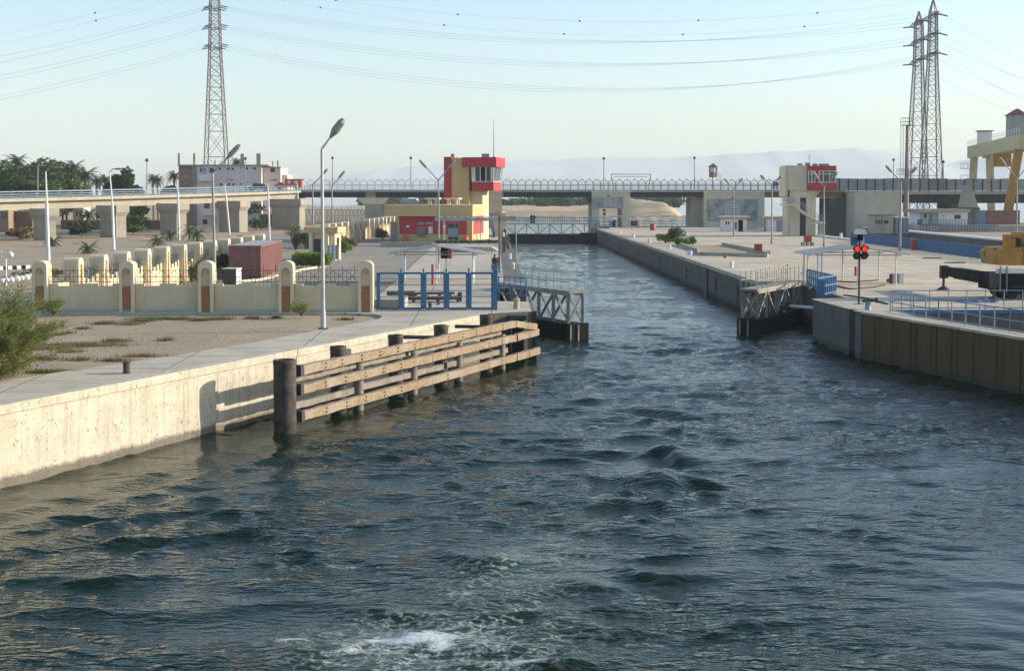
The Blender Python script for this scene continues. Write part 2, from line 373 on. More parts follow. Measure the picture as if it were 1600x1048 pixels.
for i in range(130):
    lam = .40 * (10 ** (rng.uniform(0, 1) ** 1.25)); k = 2 * math.pi / lam
    th = R(90) + rng.normal(0, .5) + (R(22) if i % 3 == 0 else -R(18) if i % 7 == 0 else 0)
    a = .0112 * lam ** .85 * (.55 if lam < .7 else .72 if lam < 1.6 else .5) * rng.uniform(.5, 1.3); ph = rng.uniform(0, 6.28)
    env = .5 + .5 * np.sin(X * rng.uniform(.1, .5) + Y * rng.uniform(.1, .5) + rng.uniform(0, 6.28))
    amp = a * env * np.clip(lam / (3 * cell) - .4, 0, 1) * calm * (.45 + .75 * patch if lam < 1.5 else 1)
    arg = k * (wx * math.cos(th) + wy * math.sin(th)) + ph
    Z += amp * np.sin(arg); DX -= 1.15 * amp * math.cos(th) * np.cos(arg) * -1; DY -= 1.15 * amp * math.sin(th) * np.cos(arg) * -1
wob = 1 + .45 * np.sin(1.3 * wx + .7 * wy) * np.sin(.8 * wy - .5 * wx + 1)
X0, Y0 = X, Y; X, Y = wx + .5 * np.sin(1.1 * wy + .4 * wx), wy + .35 * np.sin(1.6 * wx + 1) + .2 * np.sin(2.9 * wx)
for cx, cy, sx, sy, h, rt in ((5.6, 44.2, 1.2, .5, .34, .06), (4.4, 41.3, 1.4, .5, .14, .15), (6.3, 48.2, 1.3, .5, .2, -.05), (5.4, 52.6, 1.3, .6, .13, .1), (6.9, 57.5, 1.6, .7, .12, 0),
        (3.2, 38.0, 1.3, .45, .13, .25), (.9, 35.0, 1.3, .45, .14, .1), (1.6, 32.0, 1.0, .4, .12, -.2), (-1.6, 28.3, 1.0, .5, .15, 0), (-.2, 26.9, .9, .5, .14, .3), (-4.3, 28.0, 1.0, .4, .08, 0), (2.5, 29, 1.5, .5, .1, -.3), (-2.5, 31, 1.5, .5, .08, .2), (4.5, 33, 1.6, .5, .08, -.2)):
    Z += h * wob * (gs(cx, cy, sx, sy, rt) - .5 * gs(cx, cy - 1.4 * sy - .3, sx * 1.1, sy * 1.3, rt))
X, Y = X0, Y0
# long smooth ring ripples in the quiet corner on the right and along the left wall
rr = np.hypot(X - 3, Y - 18); ring = np.sin(2 * math.pi * (rr + .25 * np.sin(.6 * X)) / 1.15)
Z += .034 * ring * (.5 + .5 * np.sin(.7 * X - .5 * Y)) * np.exp(-((X - 11) / 5) ** 2 - ((Y - 32) / 8) ** 2) * np.clip(.34 / cell - .5, 0, 1)
dl = ((X + 15.04) * 32.8 - (Y - 43.0) * 14.76) / 35.97            # distance off the left wall
Z += .045 * np.sin(2 * math.pi * (dl + .5 * np.sin(.25 * Y)) / 1.9) * np.exp(-((dl - 5) / 3.2) ** 2) * (Y < 62) * (Y > 15) * np.clip(.34 / cell - .5, 0, 1)
foam = np.zeros_like(X)
for cx, cy, sx, sy, h in ((-1.45, 27.95, 1.1, .4, .9), (.6, 26.5, .9, .25, .7), (-2.6, 27.3, .8, .3, .6), (-1.0, 27.6, .5, .4, .8), (-2.3, 27.9, .5, .2, .7), (-4.1, 27.95, .6, .16, .7), (-3.3, 27.7, .9, .2, .42), (.25, 26.7, .6, .25, .7), (-.9, 26.6, 1.2, .6, .36), (-2.8, 26.8, 1.5, .5, .34),
        (-1.3, 29.6, 1.3, .5, .40), (.7, 30.4, .5, .25, .48), (-.6, 31.4, .9, .35, .36), (5.6, 44.35, .45, .12, .62), (6.2, 47.55, .3, .1, .65), (.4, 34.6, 1.0, .2, .42), (2.9, 38.6, .7, .12, .42), (-5.2, 32.5, .6, .2, .36), (-3.6, 33.8, .5, .18, .36), (1.6, 35.6, .8, .15, .40), (-3.6, 38.6, .3, .2, .48), (-1.6, 40.2, .25, .1, .46)):
    foam = np.maximum(foam, h * 1.2 * gs(cx, cy, sx, sy, .1))
foam = np.maximum(foam, .55 * gs(-1, 28.0, 3.2, 2.2, .2)); foam = np.maximum(foam, .36 * gs(.6, 33, 2.2, 5, -.3))
chop = np.clip((.2 + .36 * patch) * calm ** 1.4, 0, 1) * np.where(Y > 85, .75, 1)
nx, ny = len(xs), len(ys); idx = np.arange(nx * ny).reshape(ny, nx)
F = np.stack([idx[:-1, :-1], idx[:-1, 1:], idx[1:, 1:], idx[1:, :-1]], -1).reshape(-1, 4)
me = bpy.data.meshes.new('water'); me.from_pydata(np.stack([X + DX, Y + DY, Z], -1).reshape(-1, 3).tolist(), [], F.tolist())
for nm, arr in (('foam', foam), ('chop', chop)):
    at_ = me.attributes.new(nm, 'FLOAT', 'POINT'); at_.data.foreach_set('value', arr.reshape(-1).astype(np.float32))
me.materials.append(M['water']); me.shade_smooth()
water = bpy.data.objects.new('water', me); col.objects.link(water); struct(water)

# ---- land
W0 = Vector((-32.1, 5.0)); W1 = Vector((-.30, 75.75))             # left guide wall, water face
wd = (W1 - W0).normalized(); wn_ = Vector((wd.y, -wd.x))           # along, outwards to the water
def off(v, d): return v - wn_ * d
gl = MB(); o = []
left = [off(W0, .4), off(W1, .4), (2.0, 77.8), (2.0, 84.4), (.1, 84.8), (.1, 98), (2, 98.6), (2.0, 282), (-14, 288), (-30, 330), (-48, 600), (-150, 1000), (-900, 3600), (-4000, 3600), (-4000, 5)]
gl.add([(p_[0], p_[1], G - .12) for p_ in left], [tuple(range(len(left)))])
struct(gl.build('ground', 'sand'))
right = [(20.4, 77.9), (22.4, 77.9), (22.4, 77.0), (60, 77.0), (60, 77.9), (49.5, 110), (49.5, 284), (44, 290), (41, 284), (20, 284), (20, 102.4), (22.1, 101.6), (22.1, 86.6), (20, 86.2)]
gr = MB(); gr.add([(p_[0], p_[1], G) for p_ in right], [tuple(range(len(right)))]); struct(gr.build('lock_apron', 'apron'))
ge = MB(); e_ = [(70.3, 40), (400, 40), (2500, 200), (2500, 900), (400, 340), (70.3, 300)]
ge.add([(p_[0], p_[1], G - .05) for p_ in e_], [tuple(range(len(e_)))]); struct(ge.build('ground_beyond_basin', 'sand'))
# pavement along the guide wall and through the gates, a kerb high above the sand
inner = [P(x_, y_) for x_, y_ in ((597, 494.5), (592, 497.5), (570, 502.5), (500, 515), (400, 534), (275, 555), (85, 582), (0, 596), (-260, 640))]
inner2 = [P(x_, y_) for x_, y_ in ((75, 489.6), (540, 489), (585, 490.6), (595, 492.5))]
pv = MB(); pts = [off(Vector((-21.6, 28.36)), .3), off(W1, .3), (2.2, 77.6), (2.2, 84.3), (.2, 84.7), (.2, 98.1), (2.2, 98.5), (2.2, 262), (-7.2, 262), (-7.2, 77.9), (-25.2, 77.9), (-25.2, 76.5)]
pts += [(q.x, q.y) for q in inner2] + [(q.x, q.y) for q in inner]
pv.prism([(q[0], q[1]) for q in pts], G - .14, G); struct(pv.build('pavement', 'paving'))
cy_ = MB(); cy_.prism([(-22.6, 128), (-22.6, 79), (-7.25, 79), (-7.25, 262), (-19.5, 262), (-20.4, 160)], G - .2, G - .05); struct(cy_.build('courtyard', 'asphalt'))
# paving slabs' joints and the inner courtyard's raised planter walls come with the objects
rd = MB(); rd.prism([(-28.5, 60), (-26.5, 60), (-25.5, 150), (-24.5, 268), (-36, 268), (-33, 150)], G - .2, G - .08); struct(rd.build('road', 'asphalt'))

# ---- displaced wall faces
def face_wall(name, a, b_, z0, z1, th, m, parent=None, nu=None, amp=.03, rub=0, seed=0):
    a, b_ = Vector(a[:2]), Vector(b_[:2]); L = (b_ - a).length; d = (b_ - a) / L; nrm = Vector((d.y, -d.x))
    nu = nu or max(4, int(L / .35)); nv = max(4, int((z1 - z0) / .22)); vs = []; fs = []
    for j in range(nv + 1):
        z = z0 + (z1 - z0) * j / nv
        for i in range(nu + 1):
            q = a + d * (L * i / nu); k = amp * mnoise.fractal(Vector((q.x, q.y, z + seed)) * 1.3, 1.0, 2.0, 4)
            if rub:
                mm = max(0, mnoise.noise(Vector((q.x * .25, q.y * .25, 3.1))) + .15) * max(0, 1 - abs(z - .25) / .55)
                k += rub * mm * (.4 + abs(mnoise.noise(Vector((q.x * 3, q.y * 3, z * 3)))))
            if j == nv or i in (0, nu): k = min(k, 0) * .3
            vs.append((q.x + nrm.x * k, q.y + nrm.y * k, z))
    for j in range(nv):
        for i in range(nu): fs.append((j*(nu+1)+i, j*(nu+1)+i+1, (j+1)*(nu+1)+i+1, (j+1)*(nu+1)+i))
    n0 = len(vs); q0, q1 = a - nrm * th, b_ - nrm * th
    vs += [(q0.x, q0.y, z1), (q1.x, q1.y, z1), (q0.x, q0.y, z0), (q1.x, q1.y, z0)]
    fs += [tuple(nv*(nu+1)+i for i in range(nu+1)) + (n0+1, n0), (n0, n0+1, n0+3, n0+2),
           tuple(j*(nu+1) for j in range(nv+1)) + (n0, n0+2), tuple(j*(nu+1)+nu for j in range(nv+1)) + (n0+1, n0+3)]
    mb = MB(); mb.add(vs, fs); return mb.build(name, m, parent)
gw = thing('guide_wall', 'pitted cream concrete guide wall along the water left of the ship', 'wall', (W0.x, W0.y, -1))
J = on(462, off(W0, 0), off(W1, 0)); sp_ = (J - W0).length
face_wall('wall_face', W0, W0 + wd * (sp_ - .03), -1, G - .28, .8, 'quay_cream', gw, amp=.05, rub=.35)
face_wall('wall_face', W0 + wd * (sp_ + .03), W1, -1, G - .28, .8, 'quay_cream', gw, amp=.05, rub=.2, seed=9)
for s0, s1 in ((0, sp_ - .03), (sp_ + .03, (W1 - W0).length)):
    a, b_ = W0 + wd * s0 + wn_ * .07, W0 + wd * s1 + wn_ * .07
    face_wall('coping', a, b_, G - .28, G + .012, .55, 'quay_cream', gw, amp=.025)
nose = thing('lock_wall', 'short dark end of the lock wall behind the timber fender', 'wall', (1, 78, -1))
mb = MB(); mb.prism([(-.35, 76.0), (2.42, 77.35), (2.42, 84.2), (.25, 84.6), (.25, 98.3), (-1.5, 98.3), (-1.5, 77)], -1, G - .02); mb.build('wall_face', 'quay_grey', nose)
mb = MB(); mb.bb(2.3, 2.47, 77.2, 77.5, -1, G + .02); mb.build('corner_plate', 'dark_steel', nose)
lw = thing('lock_wall', 'long left chamber wall of the lock under the walkway', 'wall', (2, 180, -1))
mb = MB(); mb.bb(1.0, 2.42, 98.5, 262, -1, G + .02); mb.build('wall_face', 'quay_grey', lw)
# right chamber wall in poured panels with open joints and dark ladder slots
rw = thing('lock_wall', 'long dark chamber wall of poured panels on the right of the lock', 'wall', (20, 180, -1))
yy = 102.0; k = 0
base = None
while yy < 261:
    L = 5.0
    if base is None:
        mb = MB(); mb.bb(19.6, 21.0, yy + .05, yy + L - .05, -1, G - .28); base = mb.build('wall_panel', 'quay_grey', rw)
        mb = MB(); mb.bb(19.52, 20.9, yy + .01, yy + L - .01, G - .28, G + .03); cop = mb.build('coping', 'paving', rw)
    else:
        for src in (base, cop):
            c = src.copy(); col.objects.link(c); c.parent = rw; c.location.y += 5.0 * k
    yy += L; k += 1
mb = MB(); mb.bb(19.75, 21, 102, 262, -1, G - .3); mb.build('backing_wall', 'concrete_dark', rw)
for y_ in (111.5, 122.6, 141, 163, 188, 215, 240):
    mb = MB(); mb.bb(19.575, 19.7, y_ - .22, y_ + .22, .5 if y_ > 115 else -.5, 1.75); mb.build('ladder_slot', 'black_hull', rw)
mb = MB(); mb.bb(19.45, 19.62, 127, 128.6, -.2, G - .35); mb.build('fender_plate', 'dark_steel', rw)
# right wall head: grey concrete with a stop-log slot, then sheet piling splaying towards us
rh = thing('lock_wall', 'streaked grey head of the right lock wall with dark stop-log slot', 'wall', (20.5, 82, -1))
for a, b_, c_ in (((20.06, 78.5), (19.72, 85.9), 'quay_grey'), ((20.27, 76.75), (20.2, 77.75), 'quay_grey')):
    face_wall('wall_face', b_, a, -1, G - .02, 1.6, c_, rh, amp=.03, seed=4)
mb = MB(); mb.prism([(20.75, 77.7), (22.4, 77.7), (22.4, 78.5), (20.75, 78.5)], -1, G - .02); mb.build('slot_back', 'black_hull', rh)
mb = MB(); mb.prism([(20.02, 77.0), (20.3, 76.5), (22.3, 76.9), (22.3, 86.9), (19.66, 86.0), (20.0, 78.5), (20.9, 78.5), (20.9, 77.7), (20.05, 77.7)], G - .02, G + .02); mb.build('coping', 'paving', rh)
mb = MB(); mb.prism([(19.72, 85.9), (21.9, 86.3), (21.9, 101.5), (19.7, 102.2), (23, 102.2), (23, 85.5)], -1, G - .02); mb.build('recess_wall', 'concrete_dark', rh)
S0, S1 = Vector((20.3, 76.6)), Vector((32.0, 31.0)); S1 = S0 + (Vector((23.88, 62.58)) - S0).normalized() * 46
sdir = (S1 - S0).normalized(); sn = Vector((sdir.y, -sdir.x))     # towards the water
if sn.x > 0: sn = -sn
pw = thing('guide_wall', 'brown rust-stained sheet-pile guide wall with pale coping on the right', 'wall', (S0.x, S0.y, -1))
for i in range(100):
    q = S0 + sdir * (.06 + i * .46); dep = (0, .02, .05, .02)[i % 4] + random.uniform(-.008, .008)
    c0 = q - sn * (.15 - dep); mb = MB(); mb.box((c0.x + sdir.x * .22, c0.y + sdir.y * .22, .72), (.43, .3, 3.44), math.atan2(sdir.y, sdir.x) + random.uniform(-.02, .02)); mb.build('sheet_pile', 'sheet_pile', pw)
mb = MB(); a, b_ = S0 - sn * .25, S1 - sn * .25; mb.bar((a.x, a.y, .55), (b_.x, b_.y, .55), .2, 3.2); mb.build('backing_wall', 'black_hull', pw)
def slab(a, b_, o1, o2, z0, z1):
    return [(a.x - sn.x * o1, a.y - sn.y * o1), (a.x - sn.x * o2, a.y - sn.y * o2), (b_.x - sn.x * o2, b_.y - sn.y * o2), (b_.x - sn.x * o1, b_.y - sn.y * o1)]
face_wall('coping', S0 + sn * .1, S1 + sn * .1, G - .1, G + .025, 1.25, 'paving', pw, amp=.03)
# sunken basin behind that wall
pit = MB(); pit.prism([(22.38, 77.0), (21.6, 76.0), (S1.x + 1.0, S1.y), (60, S1.y), (60, 77.0)], .55, .6); struct(pit.build('basin_floor', 'asphalt'))
bw = thing('retaining_wall', 'grey concrete retaining wall of the sunken basin behind the blue railing', 'wall', (35, 77.5, .6))
face_wall('wall_face', (22.4, 77.1), (60, 77.1), .5, G - .12, .5, 'quay_grey', bw, amp=.03)
mb = MB(); mb.bb(22.3, 60, 76.95, 77.35, G - .12, G + .06); mb.build('kerb', 'blue_steel', bw)
mb = MB(); mb.prism([(20.9, 76.6), (22.38, 72), (22.38, 77.0), (20.9, 77)], .5, G - .01); mb.build('corner_block', 'paving', bw)
# second lock chamber to the right
c2 = thing('lock_wall', 'near wall of the second lock chamber with white coping', 'wall', (49.5, 190, -1))
mb = MB(); mb.bb(49.45, 50.2, 104, 262, -1, G + .25); mb.build('coping_wall', 'white_paint', c2)
c3 = thing('lock_wall', 'far grey wall of the second lock chamber with pale coping line', 'wall', (70.5, 190, -1))
yy = 120
while yy < 262:
    mb = MB(); mb.bb(69.8, 71.5, yy + .12, yy + 11.8, -1, G + .05); mb.build('wall_panel', 'concrete_dark', c3); yy += 12
mb = MB(); mb.bb(70.0, 71.4, 120, 264, -1, G); mb.build('backing_wall', 'black_hull', c3)
mb = MB(); mb.bb(69.7, 71.2, 120, 264, G + .05, G + .3); mb.build('coping', 'white_paint', c3)
tr = thing('retaining_wall', 'raised concrete terrace beyond the second lock, under the white building', 'wall', (100, 246, G))
mb = MB(); mb.bb(72.5, 150, 240, 268, G - .2, 3.6); mb.build('wall_face', 'concrete', tr)

# ---- far bank, hills
def field(name, m, x0, x1, nx_, y0, y1, ny_, h):
    vs = [(x0 + (x1-x0)*i/nx_, y0 + (y1-y0)*j/ny_, h(x0 + (x1-x0)*i/nx_, y0 + (y1-y0)*j/ny_)) for j in range(ny_+1) for i in range(nx_+1)]
    fs = [(j*(nx_+1)+i, j*(nx_+1)+i+1, (j+1)*(nx_+1)+i+1, (j+1)*(nx_+1)+i) for j in range(ny_) for i in range(nx_)]
    mb = MB(); mb.add(vs, fs); return struct(mb.build(name, m, smooth='all'))
def fbm(x, y, s): return mnoise.fractal(Vector((x * s, y * s, 1.7)), 1.0, 2.0, 5)
def bank_h(x, y):
    e = max(0, min(1, (y - 468 - 6 * fbm(x, 0, .03)) / 26)) * max(0, min(1, (69 + 4 * fbm(0, y, .05) - x - max(0, (500 - y)) * .1) / 7))
    prom = 2.4 * math.exp(-((x - 56) / 9) ** 2) * max(0, min(1, (y - 470) / 30))
    return -1.5 + e * (5.3 + prom * (1 + .5 * fbm(x, y, .12)) + .8 * fbm(x, y, .05)) 
field('far_bank', 'far_sand', -60, 75, 110, 455, 900, 90, bank_h)
def embank(x, y):
    t = (y - 462) / 20; return -1.2 + 3.3 * t + .5 * fbm(x, y, .4)
field('stone_embankment', 'rock', -60, 66, 150, 461, 479, 12, embank)
prof = [(380, 303), (470, 292), (540, 272), (600, 264), (660, 258), (720, 255), (800, 252), (870, 249), (940, 246), (1040, 247), (1100, 244), (1160, 240), (1210, 236), (1260, 236), (1300, 233), (1340, 231), (1380, 234), (1420, 240), (1460, 252), (1490, 254), (1530, 245), (1580, 238), (1640, 232), (1750, 228), (1900, 240), (2100, 262)]
HX = [(p_[0] - 768) / 2200 * 6300 for p_ in prof]; HZ = [9 + (303 - p_[1]) / 2200 * 6300 for p_ in prof]
def hill_h(x, y):
    z = float(np.interp(x, HX, HZ)); t = max(0, min(1, (y - 5550) / 750)) ** .8
    t2 = 1 if y < 6320 else max(0, 1 - (y - 6320) / 400)
    return -3 + (z + 3 + 5 * fbm(x, 0, .008)) * t * t2 + 14 * fbm(x, y, .004) * t * (1 - t) * 2
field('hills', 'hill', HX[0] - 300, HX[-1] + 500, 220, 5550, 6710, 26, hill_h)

# ---- the dusty air
hz = MB(); hz.bb(-7000, 7000, -250, 6950, -2.6, 250); o = hz.build('haze', 'wire'); o['kind'] = 'stuff'
hm = bpy.data.materials.new('haze_air'); hm.use_nodes = True; hn = hm.node_tree.nodes; hn.remove(hn['Principled BSDF'])
pvn = hn.new('ShaderNodeVolumePrincipled'); pvn.inputs['Color'].default_value = (.86, .95, 1, 1); pvn.inputs['Density'].default_value = .00015
pvn.inputs['Anisotropy'].default_value = .0
hm.node_tree.links.new(pvn.outputs[0], hn['Material Output'].inputs['Volume']); o.data.materials.clear(); o.data.materials.append(hm)
# ================================================================ BRIDGE
BY = 274.0                               # near edge of the main bridge
br = thing('road_bridge', 'long concrete and steel road bridge crossing behind the lock', 'bridge', (0, 279, G))
# main straight deck in spans
def part_box(name, m, par, *a): mb = MB(); mb.bb(*a); return mb.build(name, m, par)
for x0, x1, m_, zb in ((-37, -24.5, 'girder', 8.3), (-22.5, -8, 'girder', 8.3), (-6, 2.3, 'concrete', 8.4), (2.3, 19.4, 'girder', 8.35), (26.9, 41.2, 'girder', 8.35), (53.2, 68.5, 'girder_rust', 8.3), (78.5, 140, 'girder', 7.2)):
    part_box('girder', m_, br, x0, x1, BY + .3, BY + 9.5, zb, 9.35)
    n_ = int((x1 - x0) / 1.6)
    st = None
    for i in range(n_ + 1):
        x_ = x0 + .1 + (x1 - x0 - .2) * i / max(1, n_)
        if st is None:
            mb = MB(); mb.bb(x_ - .06, x_ + .06, BY + .12, BY + .3, zb + .05, 9.3); st = mb.build('stiffener', m_, br); sx0 = x_
        else:
            c = st.copy(); col.objects.link(c); c.parent = br; c.location.x += x_ - sx0
for x0, x1 in ((-37.5, -6), (-6, 19.4), (19.4, 41.4), (41.4, 69)):
    part_box('deck_edge', 'concrete', br, x0 + .02, x1 - .02, BY, BY + 10, 9.35, 9.8)
part_box('deck_edge', 'concrete', br, 69, 140, BY - .4, BY + 10, 8.9, 9.6)
# ornamental fence: ogee-headed panels
def ogee(w_=1.46, h=2.1):
    mb = MB(); r = .028
    mb.bar((0, 0, 0), (0, 0, 1.62), .17); 
    for t in range(1, 7): mb.bar((w_ * t / 7, 0, .12), (w_ * t / 7, 0, 1.5 + .45 * math.sin(math.pi * t / 7) ** 1.5), .035)
    for z in (.1, .75, 1.0): mb.bar((0, 0, z), (w_, 0, z), .07)
    arc = [(w_ * t / 10, 0, 1.55 + .42 * math.sin(math.pi * t / 10) ** 1.3) for t in range(11)]
    arc[5] = (w_ / 2, 0, h + .05)
    for a, b_ in zip(arc[:-1], arc[1:]): mb.bar(a, b_, .1)
    return mb
NP = 64; base = None
for i in range(NP):
    x_ = -35.8 + i * 1.4625
    if base is None:
        mb = ogee(); mb.v = [(v[0] + x_, v[1] + BY + .3, v[2] + 9.8) for v in mb.v]; base = mb.build('railing_panel', 'white_steel', br); base2 = None
    else:
        src = base
        if i == 26:
            mb = ogee(); mb.v = [(v[0] + x_, v[1] + BY + .3, v[2] + 9.8) for v in mb.v]; base2 = mb.build('railing_panel', 'grey_paint', br); k2 = i; continue
        if i > 26: c = base2.copy(); c.location.x += (i - k2) * 1.4625
        else: c = base.copy(); c.location.x += i * 1.4625
        col.objects.link(c); c.parent = br
# far railing, a plain copy of the row
for z in (10.2, 10.7): part_box('far_rail', 'white_steel', br, -37, 69, BY + 9.6, BY + 9.7, z, z + .08)
# near handrail in front on the right half
mb = MB()
for z in (10.2, 10.6, 11.0): mb.bar((20, BY + .12, z), (58, BY + .12, z), .05)
for i in range(27): mb.bar((20 + i * 1.46, BY + .12, 9.8), (20 + i * 1.46, BY + .12, 11.0), .06)
tag(mb.build('handrail', 'blue_grey_steel', br), kind='stuff')
# plate screens on the right
base = None
for i in range(44):
    x_ = 62.5 + i * 1.75
    h_ = 2.35 - .004 * i
    mb = MB(); h_ += random.uniform(-.08, .12); mb.bb(x_ + .02, x_ + 1.70, BY - .3, BY - .2, 9.65, 9.65 + h_)
    for k_ in range(1, 4): mb.bb(x_ + .02, x_ + 1.70, BY - .36, BY - .3, 9.65 + h_ * k_ / 4 - .03, 9.65 + h_ * k_ / 4 + .03)
    sp__ = mb.build('screen_panel', random.choice(('screen_light', 'screen_mid', 'grey_paint')) if i % 6 else 'green_grey_steel', br)
    mb = MB(); mb.bar((x_ + 1.72, BY - .44, 9.6), (x_ + 1.72, BY - .44, 9.62 + h_), .16); mb.build('screen_post', 'girder', sp__)
# piers of the main bridge
def pier_block(x0, x1, m_='pale_wall', y0=BY - .6, y1=BY + 9, z1=9.34, name='pier'): return part_box(name, m_, br, x0, x1, y0, y1, 0 - .5, z1)
pier_block(-24.6, -21.4, 'concrete', BY + .5)
mb = MB(); mb.xprism([(-26.2, 8.29), (-19.8, 8.29), (-21, 7.0), (-25, 7.0)], (0, BY + .4, 0), (1, 0, 0), (0, 0, 1), (0, 1, 0), 8); mb.build('pier_head', 'cream_trim', br)
pier_block(-1.0, 2.0, 'concrete', BY - 2, BY + 10, 8.3)
pier_block(19.45, 20.9); pier_block(25.3, 26.9)
part_box('pier_lintel', 'pale_wall', br, 20.9, 25.3, BY - .6, BY + 9, 7.9, 9.34)
part_box('pier_cap', 'cream_trim', br, 19.3, 27.1, BY - .75, BY + 9, 9.345, 9.7)
part_box('bearing_block', 'dark_steel', br, 18.7, 19.44, BY, BY + 8, 7.2, 8.34)
pier_block(41.3, 53.1); part_box('pier_cap', 'cream_trim', br, 41.2, 53.2, BY - .75, BY + 9, 9.345, 9.6)
part_box('wing_wall', 'concrete', br, 39.1, 41.28, BY + 2, BY + 9, -.5, 8.3)
part_box('wing_wall', 'concrete_dark', br, 66, 69.3, BY + .5, BY + 9, -.5, 8.25)
pier_block(69.35, 78.3, y0=BY - 6, z1=9.35); part_box('pier_cap', 'pale_wall', br, 69.2, 78.45, BY - 6.1, BY - .7, 9.35, 9.5)
for x_ in (92, 112): pier_block(x_ - 2, x_ + 2, 'concrete_dark', BY + 1, z1=7.15)
# left approach: curving viaduct coming towards us
ax_ = [(-35.8, 279), (-38.5, 266), (-43.5, 251), (-50.5, 235), (-58.5, 219), (-67.0, 203), (-76, 187), (-90, 165)]
def spline(pts, n):
    out = []; P_ = [Vector(p_) for p_ in pts]; P_ = [P_[0] * 2 - P_[1]] + P_ + [P_[-1] * 2 - P_[-2]]
    for i in range(1, len(P_) - 2):
        for k_ in range(n):
            t = k_ / n; a, b_, c_, d_ = P_[i-1:i+3]
            out.append(.5 * ((2*b_) + (c_-a)*t + (2*a-5*b_+4*c_-d_)*t*t + (3*b_-a-3*c_+d_)*t**3))
    return out + [P_[-2]]
cv = spline(ax_, 6)
def zd(y): return float(np.interp(y, [165, 203, 262, 279], [7.6, 8.25, 9.35, 9.7]))   # road surface on the approach
def ribbon(prof, name, m_, smooth=False):
    # prof: closed outline of (offset to the right/near side, dz)
    mb = MB(); n_ = len(prof)
    for i, q in enumerate(cv):
        a, b_ = cv[max(0, i-1)], cv[min(len(cv)-1, i+1)]; d = (b_ - a).normalized(); nr = Vector((-d.y, d.x))   # near side is +x / -y
        for o_, dz in prof: mb.v.append((q.x + nr.x * o_, q.y + nr.y * o_, zd(q.y) + dz))
    L = len(cv)
    for i in range(L - 1):
        for k_ in range(n_): mb.f.append((i*n_ + k_, i*n_ + (k_+1) % n_, (i+1)*n_ + (k_+1) % n_, (i+1)*n_ + k_))
    mb.f += [tuple(range(n_)), tuple((L-1)*n_ + k_ for k_ in range(n_))]
    return mb.build(name, m_, br)
ribbon([(0, .1), (0, -.35), (-.9, -.5), (-1.0, -1.55), (-8, -1.55), (-9, -.5), (-10, -.35), (-10, .1)], 'approach_deck', 'concrete')
for z in (.42, .72, 1.05):
    ribbon([(-.12, z - .045), (-.02, z - .045), (-.02, z + .045), (-.12, z + .045)], 'rail', 'blue_grey_steel')
for z in (.5, .95): ribbon([(-9.9, z), (-9.8, z), (-9.8, z + .09), (-9.9, z + .09)], 'far_rail', 'blue_grey_steel')
fine = spline(ax_, 24)
for i, q in enumerate(fine[:-1]):
    if i % 3: continue
    a, b_ = fine[max(0, i-1)], fine[i+1]; d = (b_ - a).normalized(); nr = Vector((-d.y, d.x)); zz = zd(q.y)
    mb = MB(); c0 = q - nr * .07; mb.box((c0.x, c0.y, zz + .6), (.12, .12, 1.0)); mb.build('rail_post', 'blue_grey_steel', br)
# flared piers of the approach
for pxl, pxr, pxe, py_b, py_t, Yp in ((52, 71, 87, 378, 326, 199), (156, 181, 197, 371, 321, 213), (250, 276, 291, 367, 318, 226), (342, 374, 387, 363, 314, 243), (425, 468, 477, 359, 311, 258)):
    fl, fr = D(pxl, 340, Yp + 1.5), D(pxr, 340, Yp); ba = on(pxe, (fr.x + 0, fr.y), (fr.x + 1.2, fr.y + 2.8)) if False else None
    u = Vector((fr.x - fl.x, fr.y - fl.y)); wl_ = u.length; u.normalize(); v = Vector((-u.y, u.x))
    # depth so that the lit end face shows up to pxe
    de = ray(pxe, 340); t_ = 2.6
    best = min((abs(((fr.x + (u.x * .35 + v.x) * s * .1) / (fr.y + (u.y * .35 + v.y) * s * .1)) - de.x / de.y), s) for s in range(5, 140))[1] * .1
    vv = (u * .35 + v) * best
    zb_, zt = G - .4, zat(py_t, Yp)
    def ring(e, z):
        a = Vector((fl.x, fl.y)) - u * e - v * e * .6; b_ = Vector((fr.x, fr.y)) + u * e * .8 - v * e * .6; c_ = Vector((fr.x, fr.y)) + vv + u * e * .8 + v * e * .6; d_ = Vector((fl.x, fl.y)) + vv - u * e + v * e * .6
        return [(p_.x, p_.y, z) for p_ in (a, b_, c_, d_)]
    mb = MB(); rings = [ring(0, zb_), ring(0, zt - 1.7), ring(.5, zt - 1.0), ring(.5, zt)]
    for r_ in rings: mb.v += r_
    for k_ in range(3):
        for e in range(4): mb.f.append((k_*4 + e, k_*4 + (e+1) % 4, k_*4 + 4 + (e+1) % 4, k_*4 + 4 + e))
    mb.f += [(3, 2, 1, 0), (12, 13, 14, 15)]
    mb.build('pier', 'concrete', br)

